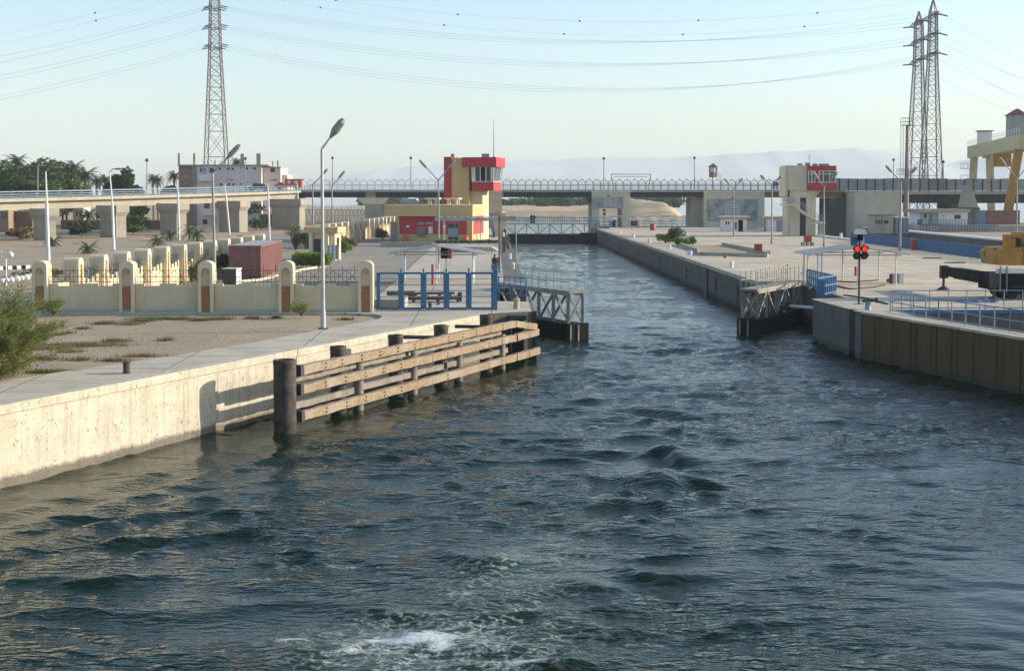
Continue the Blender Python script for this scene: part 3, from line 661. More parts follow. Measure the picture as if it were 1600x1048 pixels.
# ================================================================ LAMPS
def cobra(mb, tip, dirv, L=.9, w_=.3):
    d = Vector(dirv).normalized(); a = Vector(tip); b_ = a + d * L
    mb.cyl(a - d * .1, a + d * L * .3, .06, w_ * .5, 8); mb.cyl(a + d * L * .3, a + d * L * .8, w_ * .5, w_ * .45, 8); mb.cyl(a + d * L * .8, b_, w_ * .45, w_ * .2, 8)
def lamp_arm(label, base, ybend, tip, Y=None, r=.09, m_='grey_steel', group='single-arm street lamps', L=.95, w_=.3, lower=None):
    b_ = P(*base) if Y is None else D(base[0], base[1], Y); yd = b_.y
    top = D(ybend[0], ybend[1], yd); tp = D(tip[0], tip[1], yd)
    t = thing('street_lamp', label, 'street lamp', b_, group)
    mb = MB(); mb.cyl(b_, (b_.x, b_.y, b_.z + .9), r * 1.5, r * 1.4, 10); mb.cyl((b_.x, b_.y, b_.z + .9), top, r * 1.1, r * .75, 10); mb.build('pole', m_, t, True)
    d = (tp - top); mb = MB(); mb.cyl(top, tp - d.normalized() * L * .85, r * .7, r * .5, 8); mb.build('arm', m_, t, True)
    mb = MB(); cobra(mb, tp - d.normalized() * L, d, L, w_); mb.build('lamp_head', 'grey_steel', t, True)
    mb = MB(); mb.box((b_.x, b_.y, b_.z + .02), (.45, .45, .05)); mb.build('base_plate', 'dark_steel', t)
    return t
lamp_arm('tall white street lamp nearest us, standing on the sand before the cream wall', (505, 513.5), (503, 233), (537, 186), r=.088, m_='galvanised', L=1.0, w_=.4)
lamp_arm('grey street lamp beside the red container, its arm reaching right over the wall', (336, 441), (332, 271), (375, 226), r=.1, L=1.35, w_=.4)
lamp_arm('slim grey street lamp behind the green hedge', (489.5, 396), (488.5, 289), (512, 264), r=.09, L=1.1, w_=.3)
lamp_arm('slim grey street lamp by the far end of the gatehouse', (519.5, 357), (518.5, 291), (539, 267), Y=185, r=.1, L=1.3, w_=.35)
def lamp_y(label, base, fork, tl, tr_, r=.1, m_='grey_steel', Y=None):
    b_ = P(*base) if Y is None else D(base[0], base[1], Y); yd = b_.y; fk = D(fork[0], fork[1], yd)
    t = thing('street_lamp', label, 'street lamp', b_, 'double-arm street lamps')
    mb = MB(); mb.cyl(b_, (b_.x, b_.y, b_.z + .8), r * 1.5, r * 1.4, 10); mb.cyl((b_.x, b_.y, b_.z + .8), fk, r, r * .8, 10); mb.build('pole', m_, t, True)
    for tp in (tl, tr_):
        q = D(tp[0], tp[1], yd); d = q - fk; Lh = min(1.6, d.length * .42)
        mb = MB(); mb.cyl(fk, q - d.normalized() * Lh * .8, r * .6, r * .45, 8); mb.build('arm', m_, t, True)
        mb = MB(); cobra(mb, q - d.normalized() * Lh, d, Lh, .36); mb.build('lamp_head', 'grey_steel', t, True)
lamp_y('double-armed grey street lamp in front of the red low building', (685.5, 384), (685, 282), (655, 250), (712, 249), r=.12)
lamp_y('double-armed street lamp in front of the large picture board', (1146.5, 370), (1146, 295), (1132, 279), (1161, 278.5))
lamp_y('double-armed street lamp between the white booth and the right tower', (1206, 381), (1206, 289), (1188, 274), (1222, 274.5))
lamp_y('double-armed street lamp right of the stair tower, head crossing its window', (1287.5, 388), (1287.5, 292), (1270, 268), (1309, 269))
lamp_y('double-armed street lamp standing by the blue fence, left of the crane', (1406, 392), (1408, 284), (1384, 259), (1433, 261), r=.12)
lamp_y('double-armed street lamp at the right edge, before the yellow gantry', (1588.5, 372), (1589.5, 280), (1561, 245), (1618, 243), r=.13)
def lamp_road(label, base, top, head, lower, r=.1):
    b_ = P(*base, G - .1); yd = b_.y; tp = D(top[0], top[1], yd); hd = D(head[0], head[1], yd); lo = D(lower[0], lower[1], yd)
    t = thing('street_lamp', label, 'street lamp', b_, 'white road lamps')
    mb = MB(); mb.cyl(b_, lo, r * 1.7, r * 1.5, 10); mb.build('lower_pole', 'white_steel', t, True)
    mb = MB(); mb.cyl(lo, tp, r, r * .7, 8); mb.build('upper_pole', 'white_steel', t, True)
    mid = tp.lerp(hd, .4) + Vector((0, 0, .25 * (hd - tp).length)); mb = MB(); mb.tube([tp, tp.lerp(mid, .6) + Vector((0, 0, .05)), mid, hd], r * .5); mb.build('arm', 'grey_steel', t, True)
    mb = MB(); d = hd - mid; cobra(mb, hd - d.normalized() * .3, (d.x, d.y, d.z * .3), .8, .24); mb.build('lamp_head', 'grey_steel', t, True)
lamp_road('white road lamp at far left, rising in front of the viaduct pier', (76, 408), (71.5, 268), (90, 262), (73, 316))
lamp_road('white road lamp beside the second viaduct pier, doubled lower post', (178, 390), (171.5, 270), (184, 264), (175.5, 318))
lamp_road('white road lamp left of the unfinished building', (280, 375.5), (276.5, 281), (289, 276), (278, 300), .09)
lamp_road('leaning white road lamp in front of the pink building', (359, 367), (351, 287), (361, 281), (353, 305), .09)
lamp_road('white road lamp in front of the widest viaduct pier', (421.5, 378), (418, 286), (428, 281), (419, 300), .08)
lamp_road('white road lamp just behind the tall near lamp', (467.5, 358), (464.5, 285), (472, 281), (465, 300), .09)
def lamp_mast(label, px, pyb, pyt, Y):
    b_ = D(px, pyb, Y); tp = D(px, pyt, Y); t = thing('street_lamp', label, 'street lamp', b_, 'lamp masts on the bridge')
    mb = MB(); mb.cyl(b_, tp, .1, .07, 8); mb.build('pole', 'grey_steel', t, True)
    mb = MB(); mb.cyl(tp, tp + Vector((0, 0, .2)), .08, .34, 8); mb.cyl(tp + Vector((0, 0, .2)), tp + Vector((0, 0, .55)), .34, .12, 8); mb.build('lamp_head', 'dark_steel', t, True)
lamp_mast('slim lamp mast on the viaduct before the left trees', 59, 309, 258, 207)
lamp_mast('slim lamp mast on the viaduct left of the two small palms', 229.5, 303, 253, 232)
lamp_mast('slim lamp mast on the viaduct in front of the pink building', 383.5, 300, 250, 262)
lamp_mast('slim lamp mast on the bridge right of the tall near lamp', 519.5, 296, 249, 280)
lamp_mast('slim lamp mast on the bridge left of the red tower', 642, 297, 249, 281)
lamp_mast('slim lamp mast on the bridge above the lock gap', 943.5, 296, 250, 281)
lamp_mast('slim lamp mast on the bridge left of the watchtower', 1085, 296, 249, 281)
lamp_mast('slim lamp mast left of the floodlight tower', 1396, 292, 252, 281)
lamp_mast('slim lamp mast right of the twin pylons', 1474, 290, 255, 281)

# ================================================================ PYLONS AND LINES
def lattice(mb_leg, mb_br, cx, cy, prof, rl=.16, rb=.07):
    # prof: list of (z, half width); legs and X bracing
    for (z0, h0), (z1, h1) in zip(prof[:-1], prof[1:]):
        for sx, sy in ((-1,-1),(1,-1),(1,1),(-1,1)):
            mb_leg[(sx, sy)].bar((cx + sx*h0, cy + sy*h0, z0), (cx + sx*h1, cy + sy*h1, z1), rl)
        c0 = [(cx - h0, cy - h0, z0), (cx + h0, cy - h0, z0), (cx + h0, cy + h0, z0), (cx - h0, cy + h0, z0)]
        c1 = [(cx - h1, cy - h1, z1), (cx + h1, cy - h1, z1), (cx + h1, cy + h1, z1), (cx - h1, cy + h1, z1)]
        for e in range(4):
            f_ = (e + 1) % 4
            mb_br.bar(c0[e], c1[f_], rb); mb_br.bar(c0[f_], c1[e], rb); mb_br.bar(c1[e], c1[f_], rb)
def zpy(y): return 9 + (303 - y) * PY / 2200
PY = 500.0
pl = thing('lattice_pylon', 'tall lattice power pylon behind the unfinished building on the left', 'pylon', (-97, PY, G), 'power pylons')
pcx = D(336.5, 100, PY).x
def prof_fn(levels): return levels
h_at = lambda z: float(np.interp(z, [2, 21, 58.5, 78, 84], [4.3, 3.6, 1.95, 1.5, .6]))
zs = [2.4, 12, 22, 31, 37, 42, 46.5, 50.5, 54, 57, 59.5, 62, 64.5, 67, 69.5, 72, 74.5, 77, 79.5, 84]
legs = {k_: MB() for k_ in ((-1,-1),(1,-1),(1,1),(-1,1))}; brc = MB()
lattice(legs, brc, pcx, PY, [(z, h_at(z)) for z in zs], .34, .15)
for mb in legs.values(): mb.build('leg', 'pylon_steel', pl)
tag(brc.build('bracing', 'pylon_steel', pl), kind='stuff')
LEFT_ATT = []
for y_ in (19, 48, 78):
    z = zpy(y_); mb = MB()
    for yy_ in (-2.6, 2.6):
        mb.bar((pcx - 1.6, PY + yy_, z), (pcx + 1.6, PY + yy_, z), .25); mb.bar((pcx, PY - yy_ * .2, z + .8), (pcx, PY + yy_, z), .22)
    mb.build('crossarm', 'pylon_steel', pl)
    for k_, (dy, dz) in enumerate(((-2.6, -.9), (0, .1), (2.6, 1.0))):
        for s in (-1, 1):
            a = Vector((pcx + s * 1.3, PY + dy, z + dz + .9)); b_ = Vector((pcx + s * 4.1, PY + dy, z + dz + (.25)))
            mb = MB(); mb.cyl(a, b_, .2, .2, 6); mb.build('insulator', 'insulator', pl)
            LEFT_ATT.append((y_, k_, s, b_))
pr = thing('lattice_pylon', 'twin-masted lattice power pylon behind the bridge on the right', 'pylon', (154, PY, G), 'power pylons')
legs = {k_: MB() for k_ in ((-1,-1),(1,-1),(1,1),(-1,1))}; 
my = [PY + 6, PY - 6]; mx = [D(1435.5, 60, my[0]).x, D(1457.5, 60, my[1]).x]
for q, (cx_, cy_, top) in enumerate(((mx[0], my[0], zpy(16)), (mx[1], my[1], zpy(4)))):
    legs = {k_: MB() for k_ in ((-1,-1),(1,-1),(1,1),(-1,1))}; brc = MB()
    zs = [2.4, 9, 15.5, 22, 28, 33.5, 38.5, 43, 47, 50.5, 53.5, 56, 58.3, 60.5, 62.7, 64.9, 67.1, 69.3, 71.5, top - 4.5, top]
    hh_ = lambda z: float(np.interp(z, [2, 55, 71, top - 4.5, top], [3.7, 1.45, 1.2, 1.1, .08]))
    lattice(legs, brc, cx_, cy_, [(z, hh_(z)) for z in zs], .34, .14)
    for mb in legs.values(): mb.build('leg', 'pylon_steel', pr)
    tag(brc.build('bracing', 'pylon_steel', pr), kind='stuff')
RIGHT_ATT = []
for y_ in (33, 62, 92):
    z = zpy(y_); a = Vector((mx[0] - 1.8, my[0] + 3, z - 1.2)); b_ = Vector((mx[1] + 1.2, my[1] - 3, z + 1.2)); mb = MB()
    up = Vector((0, 0, .9)); sd_ = Vector((.7, .5, 0))
    for o_ in (sd_, -sd_): mb.bar(a + o_, b_ + o_, .25); 
    mb.bar(a + up, b_ + up, .22)
    for t in range(9):
        q0, q1 = a.lerp(b_, t / 8), a.lerp(b_, min(1, (t + 1) / 8)); mb.bar(q0 - sd_, q1 + up, .12); mb.bar(q0 + sd_, q1 + up, .12)
    mb.build('crossarm', 'pylon_steel', pr)
    for k_ in range(3):
        c0 = a.lerp(b_, k_ / 2)
        for s in (-1, 1):
            e = c0 + Vector((s * 2.9 - (0 if s > 0 else 0), 0, -.9 if s > 0 else -.4)); mb = MB(); mb.cyl(c0 - up * .2, e, .26, .26, 6); mb.build('insulator', 'insulator', pr); RIGHT_ATT.append((y_, k_, s, e))
def wire(a, b_, sag, r, label, n_=28):
    mb = MB(); pts = []
    for i in range(n_ + 1):
        t = i / n_; q = a.lerp(b_, t); q.z -= sag * 4 * t * (1 - t); pts.append(q)
    mb.tube(pts, r, 4); return tag(mb.build('power_line', 'wire', None), label, 'power line', 'overhead power lines'), pts
lv = {19: ('top', 33), 48: ('middle', 62), 78: ('bottom', 92)}
ordn = ('near', 'central', 'far')
for y_, k_, s, p0 in LEFT_ATT:
    nm, ry = lv[y_]; kk = ('lower', 'middle', 'upper')[k_]
    if s > 0:
        p1 = [q for (yy_, k2, s2, q) in RIGHT_ATT if yy_ == ry and k2 == 2 - k_ and s2 < 0][0]
        wire(p0, p1, (8.0, 9.4, 11.5)[(19, 48, 78).index(y_)] + (2 - k_) * 1.3, .03, f'{kk} wire of the {nm} level strung between the two pylons')
    elif k_ != 1:
        end = D(-120, {19: (110, 122), 48: (140, 148), 78: (172, 179)}[y_][0 if k_ == 2 else 1], 480)
        wire(p0, end, 1.5, .03, f'{kk} wire of the {nm} level leaving the left pylon for the left edge', 12)
for (yy_, k2, s2, q) in RIGHT_ATT:
    if s2 > 0 and k2 != 1:
        end = D(1700, {33: (150, 130), 62: (178, 160), 92: (205, 190)}[yy_][0 if k2 == 0 else 1], 430)
        wire(q, end, 3, .03, f"{'near' if k2 else 'far'} wire of the {dict(((33,'top'),(62,'middle'),(92,'bottom')))[yy_]} level descending from the right pylon", 12)
ew = [(Vector((pcx, PY - 1, 84)), Vector((mx[1], my[1], zpy(4))), 11.0, 'upper'), (Vector((pcx, PY + 1, 82)), Vector((mx[0], my[0], zpy(16))), 12.5, 'lower')]
balls = {'upper': (527, 717, 906, 1090, 1275), 'lower': (503, 695, 883, 1068, 1255)}
for a, b_, sg, nm in ew:
    o, pts = wire(a, b_, sg, .022, f'{nm} earth wire carrying marker balls between the pylons')
    for bx in balls[nm]:
        d = ray(bx, 50); q = min((abs(pts[i].lerp(pts[i+1], t / 8).x / pts[i].lerp(pts[i+1], t / 8).y - d.x / d.y), i, t) for i in range(len(pts)-1) for t in range(8))
        c0 = pts[q[1]].lerp(pts[q[1]+1], q[2] / 8); mb = MB(); mb.ball(c0, .36); 
        tag(mb.build('marker_ball', 'dark_steel', None, True), f"dark warning ball on the {nm} earth wire, {('first','second','third','fourth','fifth')[balls[nm].index(bx)]} from the left pylon", 'marker ball', 'aircraft warning balls')
e1 = [D(-100, 75, 480), D(-100, 90, 480)]
for a, e, nm, bx in ((ew[0][0], e1[0], 'upper', 143), (ew[1][0], e1[1], 'lower', 154)):
    o, pts = wire(a, e, 1.5, .022, f'{nm} earth wire running off to the left edge', 16)
    d = ray(bx, 50); q = min((abs(p_.x / p_.y - d.x / d.y), i) for i, p_ in enumerate(pts)); mb = MB(); mb.ball(pts[q[1]], .36)
    tag(mb.build('marker_ball', 'dark_steel', None, True), f'dark warning ball on the {nm} earth wire left of the left pylon', 'marker ball', 'aircraft warning balls')
# ================================================================ LEFT BANK: walls, gates, fender
class Fr:                                # a local frame turned about z
    def __init__(s, o_, a): s.o = Vector((o_[0], o_[1], 0)); s.a = a; s.c, s.s = math.cos(a), math.sin(a)
    def p(s, x, y, z): return Vector((s.o.x + x * s.c - y * s.s, s.o.y + x * s.s + y * s.c, z))
    def bx(s, mb, x0, x1, y0, y1, z0, z1):
        q = s.p((x0+x1)/2, (y0+y1)/2, (z0+z1)/2); return mb.box(q, (x1-x0, y1-y0, z1-z0), s.a)
def fbox(fr, name, m_, par, *a): mb = MB(); fr.bx(mb, *a); return mb.build(name, m_, par)

def pillar_parts(par, fr, z0=G, h=2.8, hw=.4, t=.9, full=True):
    arc = [(hw * math.cos(a), h - .28 + .28 * math.sin(a)) for a in [math.pi * k_ / 10 for k_ in range(11)]]
    out = [(-hw, 0), (hw, 0)] + arc
    O = fr.p(0, 0, z0); U = fr.p(1, 0, 0) - fr.p(0, 0, 0); N = fr.p(0, 1, 0) - fr.p(0, 0, 0)
    mb = MB(); mb.xprism(out, O + N * .13, U, (0, 0, 1), N, t - .13); b_ = mb.build('pillar', 'cream', par)
    if not full: return b_
    ni = .24; zc = h - .62
    mb = MB()
    mb.xprism([(-hw, 0), (-ni, 0), (-ni, zc), (-hw, zc)], O, U, (0, 0, 1), N, .13); mb.xprism([(ni, 0), (hw, 0), (hw, zc), (ni, zc)], O, U, (0, 0, 1), N, .13)
    ia = [(ni * math.cos(math.pi * k_ / 10), zc + ni * math.sin(math.pi * k_ / 10)) for k_ in range(11)]
    oa = [(hw, zc), (hw, zc + .12)] + arc[1:-1] + [(-hw, zc + .12), (-hw, zc)]
    ob = [(hw, zc), (hw, zc + .15), arc[1], arc[2], arc[3], arc[5], arc[7], arc[8], arc[9], (-hw, zc + .15), (-hw, zc)]
    for k_ in range(10): mb.xprism([ia[k_], ob[k_], ob[k_+1], ia[k_+1]], O, U, (0, 0, 1), N, .13)
    mb.build('niche_frame', 'cream_trim', b_)
    mb = MB(); mb.xprism([(-ni, 0), (ni, 0), (ni, 1.42), (-ni, 1.42)], O + N * .07, U, (0, 0, 1), N, .07); mb.build('brick_panel', 'pillar_brick', b_)
    mb = MB(); c0 = O + Vector((0, 0, zc)) ; mb.cyl(c0 + N * .06, c0 + N * .14, .12, .12, 12); mb.cyl(c0 + N * .03, c0 + N * .14, .06, .06, 8); mb.build('medallion', 'beige_wall', b_)
    return b_
def grille(par, fr, x0, x1, z0, z1, st=.21):
    mb = MB(); n_ = max(3, int((x1 - x0) / st)); dz = z1 - z0
    for z in (z0 + .12, z0 + dz * .45, z1 - .14): mb.bar(fr.p(x0, 0, z), fr.p(x1, 0, z), .028)
    for i in range(1, n_):
        x_ = x0 + (x1 - x0) * i / n_; mb.bar(fr.p(x_, 0, z0 - .1 if 2 < i < n_ - 2 else z0), fr.p(x_, 0, z1 + (.12 if i % 3 == 0 else -.1)), .02)
    k_ = max(1, int((x1 - x0) / .63)); 
    for i in range(k_):
        a, b_ = x0 + (x1 - x0) * i / k_, x0 + (x1 - x0) * (i + 1) / k_
        mb.bar(fr.p(a, 0, z0 + .12), fr.p(b_, 0, z1 - .14), .018); mb.bar(fr.p(b_, 0, z0 + .12), fr.p(a, 0, z1 - .14), .018)
    return tag(mb.build('grille', 'dark_steel', par), kind='stuff')
fw = thing('boundary_wall', 'cream boundary wall with arched brick-niched pillars facing us', 'wall', (-15, 77.5, G))
pxs = [P(x_, 487) for x_ in (65, 200, 323, 448, 572)]
for q in pxs: pillar_parts(fw, Fr((q.x, q.y - .3), 0))
for a, b_ in zip(pxs[:-1], pxs[1:]):
    x0, x1 = a.x + .42, b_.x - .42; y_ = (a.y + b_.y) / 2 + .1; L = x1 - x0
    mb = MB(); mb.xprism([(x0, G - .1), (x1, G - .1), (x1, 4.08), (x1 - .45, 4.08), (x1 - .45, 3.95), (x1 - 1.3, 3.95), (x1 - 1.3, 4.08), (x0 + 1.3, 4.08), (x0 + 1.3, 3.95), (x0 + .45, 3.95), (x0 + .45, 4.08), (x0, 4.08)], (0, y_, 0), (1, 0, 0), (0, 0, 1), (0, 1, 0), .3); mb.build('wall_panel', 'cream', fw)
    grille(fw, Fr((0, y_ + .15), 0), x0, x1, 4.05, 4.95)
mb = MB(); mb.bb(-25.1, -6.4, 77.05, 77.25, G, G + .1); mb.build('plinth', 'kerb', fw)
sw = thing('boundary_wall', 'long cream boundary wall of stepped panels and arched pillars beside the courtyard', 'wall', (-23, 105, G))
p0_, p1_ = Vector((-24.1, 81.4)), Vector((-21.3, 129.5)); NB = 11; dv = (p1_ - p0_) / NB; sa = math.atan2(dv.y, dv.x)
def side_bay(par, q, ang, L, full=True, step=True):
    f_ = Fr((q.x, q.y), ang); pillar_parts(par, Fr((q.x + .45 * math.sin(ang), q.y - .45 * math.cos(ang)), ang), full=full)
    if L:
        mb = MB(); n_ = 5; x0, x1 = .42, L - .42; w_ = (x1 - x0) / (2 * n_ - 1); o_ = [(x0, G - .1), (x1, G - .1)]; 
        for k_ in range(2 * n_ - 2, -1, -1):
            z = 3.75 if k_ % 2 else 4.0 + .1 * (abs(k_ - n_ + 1) // 2)
            o_ += [(x0 + w_ * (k_ + 1), z), (x0 + w_ * k_, z)]
        U = f_.p(1, 0, 0) - f_.p(0, 0, 0); N = f_.p(0, 1, 0) - f_.p(0, 0, 0)
        mb.xprism(o_, f_.p(0, -.12, 0), U, (0, 0, 1), N, .28); mb.build('wall_panel', 'cream', par)
        grille(par, f_, x0, x1, 3.9, 4.8, .3)
for i in range(NB + 1): side_bay(sw, p0_ + dv * i, sa, dv.length if i < NB else 0)
side_q = Vector((pxs[0].x, 77.6)); mb = MB(); mb.bb(-24.5, -24.2, 78.2, 80.9, G - .1, 4.0); mb.build('wall_panel', 'cream', sw)
fw2 = thing('boundary_wall', 'far run of the cream pillared wall between gatehouse and red building', 'wall', (-18, 215, G))
q0, q1 = Vector((-20.6, 168)), Vector((-14.6, 262)); n2 = 20; d2 = (q1 - q0) / n2
for i in range(n2 + 1): side_bay(fw2, q0 + d2 * i, math.atan2(d2.y, d2.x), d2.length if i < n2 else 0, full=i < 12)
# gatehouse with white sheet gate
gh = thing('gatehouse', 'small cream gatehouse with flat roof beside the courtyard entrance', 'gatehouse', (-16.4, 139, G)); f_ = Fr((-17.9, 138.2), R(-8))
fbox(f_, 'wall', 'cream', gh, 0, 2.6, 0, 2.4, G - .1, 5.2); fbox(f_, 'roof', 'beige_wall', gh, -.4, 3.0, -.5, 2.9, 5.2, 5.75)
fbox(f_, 'door', 'dark_steel', gh, .5, 1.3, -.03, .05, G, 4.6); fbox(f_, 'window', 'window_dark', gh, 2.58, 2.64, .7, 1.6, 3.7, 4.7)
for x_ in (.1, 1.75): fbox(f_, 'column', 'cream_trim', gh, x_, x_ + .3, -.4, -.1, G - .1, 5.19)
sg = thing('sheet_gate', 'pale corrugated sheet gate leaf left open by the gatehouse', 'gate', (-15.5, 137, G)); f_ = Fr((-16.1, 136.6), R(-5))
for k_ in range(6): fbox(f_, 'sheet', 'grey_paint' if k_ % 2 else 'white_steel', sg, .2 * k_, .2 * k_ + .19, -.02 * (k_ % 2), .04, G + .1, 4.05)
fbox(f_, 'post', 'grey_steel', sg, 1.2, 1.3, 0, .1, G - .1, 4.2)
# containers and courtyard pieces
def container(label, fr, L, W, H, z, m_, group='shipping containers'):
    t = thing('shipping_container', label, 'container', fr.p(W / 2, L / 2, z), group)
    def corr(o_, u, n, length, name):
        mb = MB(); k_ = int(length / .28); 
        for i in range(k_):
            s_ = .0 if i % 2 else .045; a = o_ + u * (length * i / k_) + n * s_; b_ = o_ + u * (length * (i + 1) / k_ - .0) + n * s_
            w_ = length / k_
            mb.add([a, b_, b_ + Vector((0, 0, H - .2)), a + Vector((0, 0, H - .2))], [(0, 1, 2, 3)])
            if i: mb.add([a, a - n * (s_ * 2 - .045), a - n * (s_ * 2 - .045) + Vector((0, 0, H - .2)), a + Vector((0, 0, H - .2))], [(0, 1, 2, 3)])
        return mb.build(name, m_, t)
    e = fr.p(1, 0, 0) - fr.p(0, 0, 0); f2 = fr.p(0, 1, 0) - fr.p(0, 0, 0); zz = z + .1
    corr(fr.p(.05, .05, zz), e, -f2, W - .1, 'end_panel'); corr(fr.p(W - .05, .05, zz), f2, e, L - .1, 'side_panel'); corr(fr.p(.05, .05, zz), f2, -e, L - .1, 'side_panel'); corr(fr.p(.05, L - .05, zz), e, f2, W - .1, 'end_panel')
    fbox(fr, 'roof', m_ if z > 3 else 'sheet_roof', t, .03, W - .03, .03, L - .03, z + H - .1, z + H - .02)
    for x_ in (0, W - .12):
        for y_ in (0, L - .12): fbox(fr, 'corner_post', m_, t, x_, x_ + .12, y_ - .05, y_ + .13, z, z + H + .01)
    for x_ in (0, W - .1): fbox(fr, 'bottom_rail', m_, t, x_, x_ + .1, .13, L - .13, z, z + .13); fbox(fr, 'top_rail', m_, t, x_ - .02, x_ + .12, .13, L - .13, z + H - .12, z + H)
    fbox(fr, 'bottom_rail', m_, t, .12, W - .12, -.06, .08, z, z + .14); fbox(fr, 'top_rail', m_, t, .12, W - .12, -.06, .08, z + H - .14, z + H)
    return t
q = P(408, 437, G - .05); container('weathered red shipping container in the courtyard behind the cream wall', Fr((q.x - 2.44, q.y), R(1)), 12.2, 2.44, 2.6, G - .05, 'container_red')
cr = thing('crate', 'dark crate with a pale side standing before the red container', 'crate', P(360, 443)); q = P(348, 443); f_ = Fr((q.x, q.y), R(-12))
fbox(f_, 'body', 'dark_steel', cr, 0, 1.0, 0, .9, G - .05, G + 1.05); fbox(f_, 'side_board', 'white_paint', cr, 1.003, 1.06, 0, .9, G - .05, G + 1.05); fbox(f_, 'lid', 'white_paint', cr, -.04, 1.1, -.04, .94, G + 1.05, G + 1.11)
kb = thing('kerb', 'pale kerb round the planted bed by the container', 'kerb', P(470, 424))
kp = [P(x_, y_, G - .05) for x_, y_ in ((376, 441), (405, 438.5), (440, 430.5), (474, 422), (508, 417), (516, 412))]
for a, b_ in zip(kp[:-1], kp[1:]): mb = MB(); mb.bar(a + Vector((0, 0, .06)), b_ + Vector((0, 0, .06)), .18, .2); mb.build('kerbstone', 'cream_trim', kb)

# ---- timber fender in front of the guide wall
FA, FB = Vector((-7.45, 53.7)), Vector((2.25, 75.6)); fd = (FB - FA).normalized(); fn_ = Vector((fd.y, -fd.x))
fe = thing('timber_fender', 'weathered timber and steel-pile fender along the left guide wall', 'fender', (FA.x, FA.y, 0))
def fpt(px): return on(px, FA, FB)
def pile(px, pyt, r, back, m_='pile_steel', name='pile'):
    q = fpt(px) - fn_ * back; z = zat(pyt, q.y); mb = MB(); mb.lathe([(r, -1.5), (r * .99, .35), (r * 1.02, .4), (r * 1.02, .47), (r, .5), (r, z * .62), (r * 1.015, z * .63), (r * 1.015, z * .66), (r, z * .67), (r, z - .2), (r * 1.03, z - .18), (r * 1.03, z - .03), (r * .96, z), (r * .86, z), (r * .84, z - .12)], (q.x, q.y, 0), 18); mb.build(name, m_, fe, True); return q, z
pile(447, 561, .43, .1)
for px_, py_ in ((548, 540), (637, 522.5), (707, 507.5), (777, 491.5)): pile(px_, py_, .33, .62)
for px_ in (567, 652, 723, 790): pile(px_, 560 - (px_ - 567) * .17, .22, .25, 'old_timber', 'timber_post')
def beam(pa, pb, z_a, z_b, o_, hh, ww, m_):
    a, b_ = fpt(pa) - fn_ * o_, fpt(pb) - fn_ * o_; 
    A3, B3 = Vector((a.x, a.y, z_a)), Vector((b_.x, b_.y, z_b)); L3 = (B3 - A3).length; n3 = max(2, int(L3 / .45)); d3 = (B3 - A3) / L3; u3 = d3.cross(Vector((0, 0, 1))).normalized(); w3 = u3.cross(d3); mb = MB()
    for k_ in range(n3 + 1):
        c3 = A3 + d3 * (L3 * k_ / n3) + w3 * random.uniform(-.012, .012) + u3 * random.uniform(-.01, .01)
        for su, sw in ((-1, -1), (1, -1), (1, 1), (-1, 1)): mb.v.append(tuple(c3 + u3 * su * (ww / 2 + random.uniform(-.012, .006)) + w3 * sw * (hh / 2 + random.uniform(-.02, .008))))
    for k_ in range(n3):
        for e in range(4): mb.f.append((k_*4 + e, k_*4 + (e+1) % 4, k_*4 + 4 + (e+1) % 4, k_*4 + 4 + e))
    mb.f += [(0, 1, 2, 3), (n3*4, n3*4+1, n3*4+2, n3*4+3)]; o_b = mb.build('beam', m_, fe)
    if m_ == 'timber':
        for k_ in range(1, max(2, int(L3 / 1.6))):
            c3 = A3 + d3 * (k_ * 1.6) + u3 * (ww / 2)
            for dz in (-.08, .08): q3 = c3 + w3 * dz; mb = MB(); mb.cyl(q3 - u3 * .02, q3 + u3 * .035, .035, None, 6); mb.build('bolt', 'dark_steel', o_b)
    return o_b
def zz(py, px): return zat(py, fpt(px).y)
zt, zm, zb = 2.28, 1.55, .52
for z, segs in ((zt, ((465, 492), (492.3, 668), (668.4, 799))), (zm, ((465, 498), (498.4, 667), (667.4, 735), (735.4, 800))), (zb, ((466, 667), (667.4, 735), (735.4, 801)))):
    for k_, (a, b_) in enumerate(segs): beam(a, b_, z, z, -.12 - .015 * (k_ % 2), .36, .26, 'timber')
beam(800, 833, zt, zt - .42, -.12, .34, .26, 'timber'); beam(803, 837, zm, zm, -.1, .36, .26, 'timber'); beam(802, 838, zb, zb + .02, -.12, .36, .26, 'timber')
for z, a, b_ in ((1.9, 468, 640), (1.9, 645, 790), (.85, 468, 560), (.9, 566, 700), (.9, 705, 800), (1.35, 650, 830), (.35, 520, 640)): beam(a, b_, z, z, .32, .26, .2, 'old_timber')
for z, px_ in ((zt, 463), (zm, 463), (zb, 464)):
    q = fpt(px_) - fn_ * -.12; mb = MB(); mb.box((q.x - fd.x * .1, q.y - fd.y * .1, z), (.2, .34, .42), math.atan2(fd.y, fd.x)); mb.build('end_bracket', 'dark_steel', fe)
for z in (2.25, 1.2):
    for px_ in (777, 700):
        q = fpt(px_) - fn_ * .6; e = q - fn_ * 1.35 - fd * .9; mb = MB(); mb.cyl((q.x, q.y, z), (e.x, e.y, z + .05), .09, .09, 8); mb.build('tie_rod', 'dark_steel', fe)
sp2 = thing('fender_post', 'black steel post with cap at the lock wall corner', 'post', (1.5, 76, 0))
mb = MB(); mb.bb(1.1, 1.75, 76.1, 76.7, -1, 2.2); mb.build('post', 'black_hull', sp2); mb = MB(); mb.bb(1.0, 1.9, 76.0, 76.75, 2.2, 2.42); mb.build('cap', 'dark_steel', sp2)

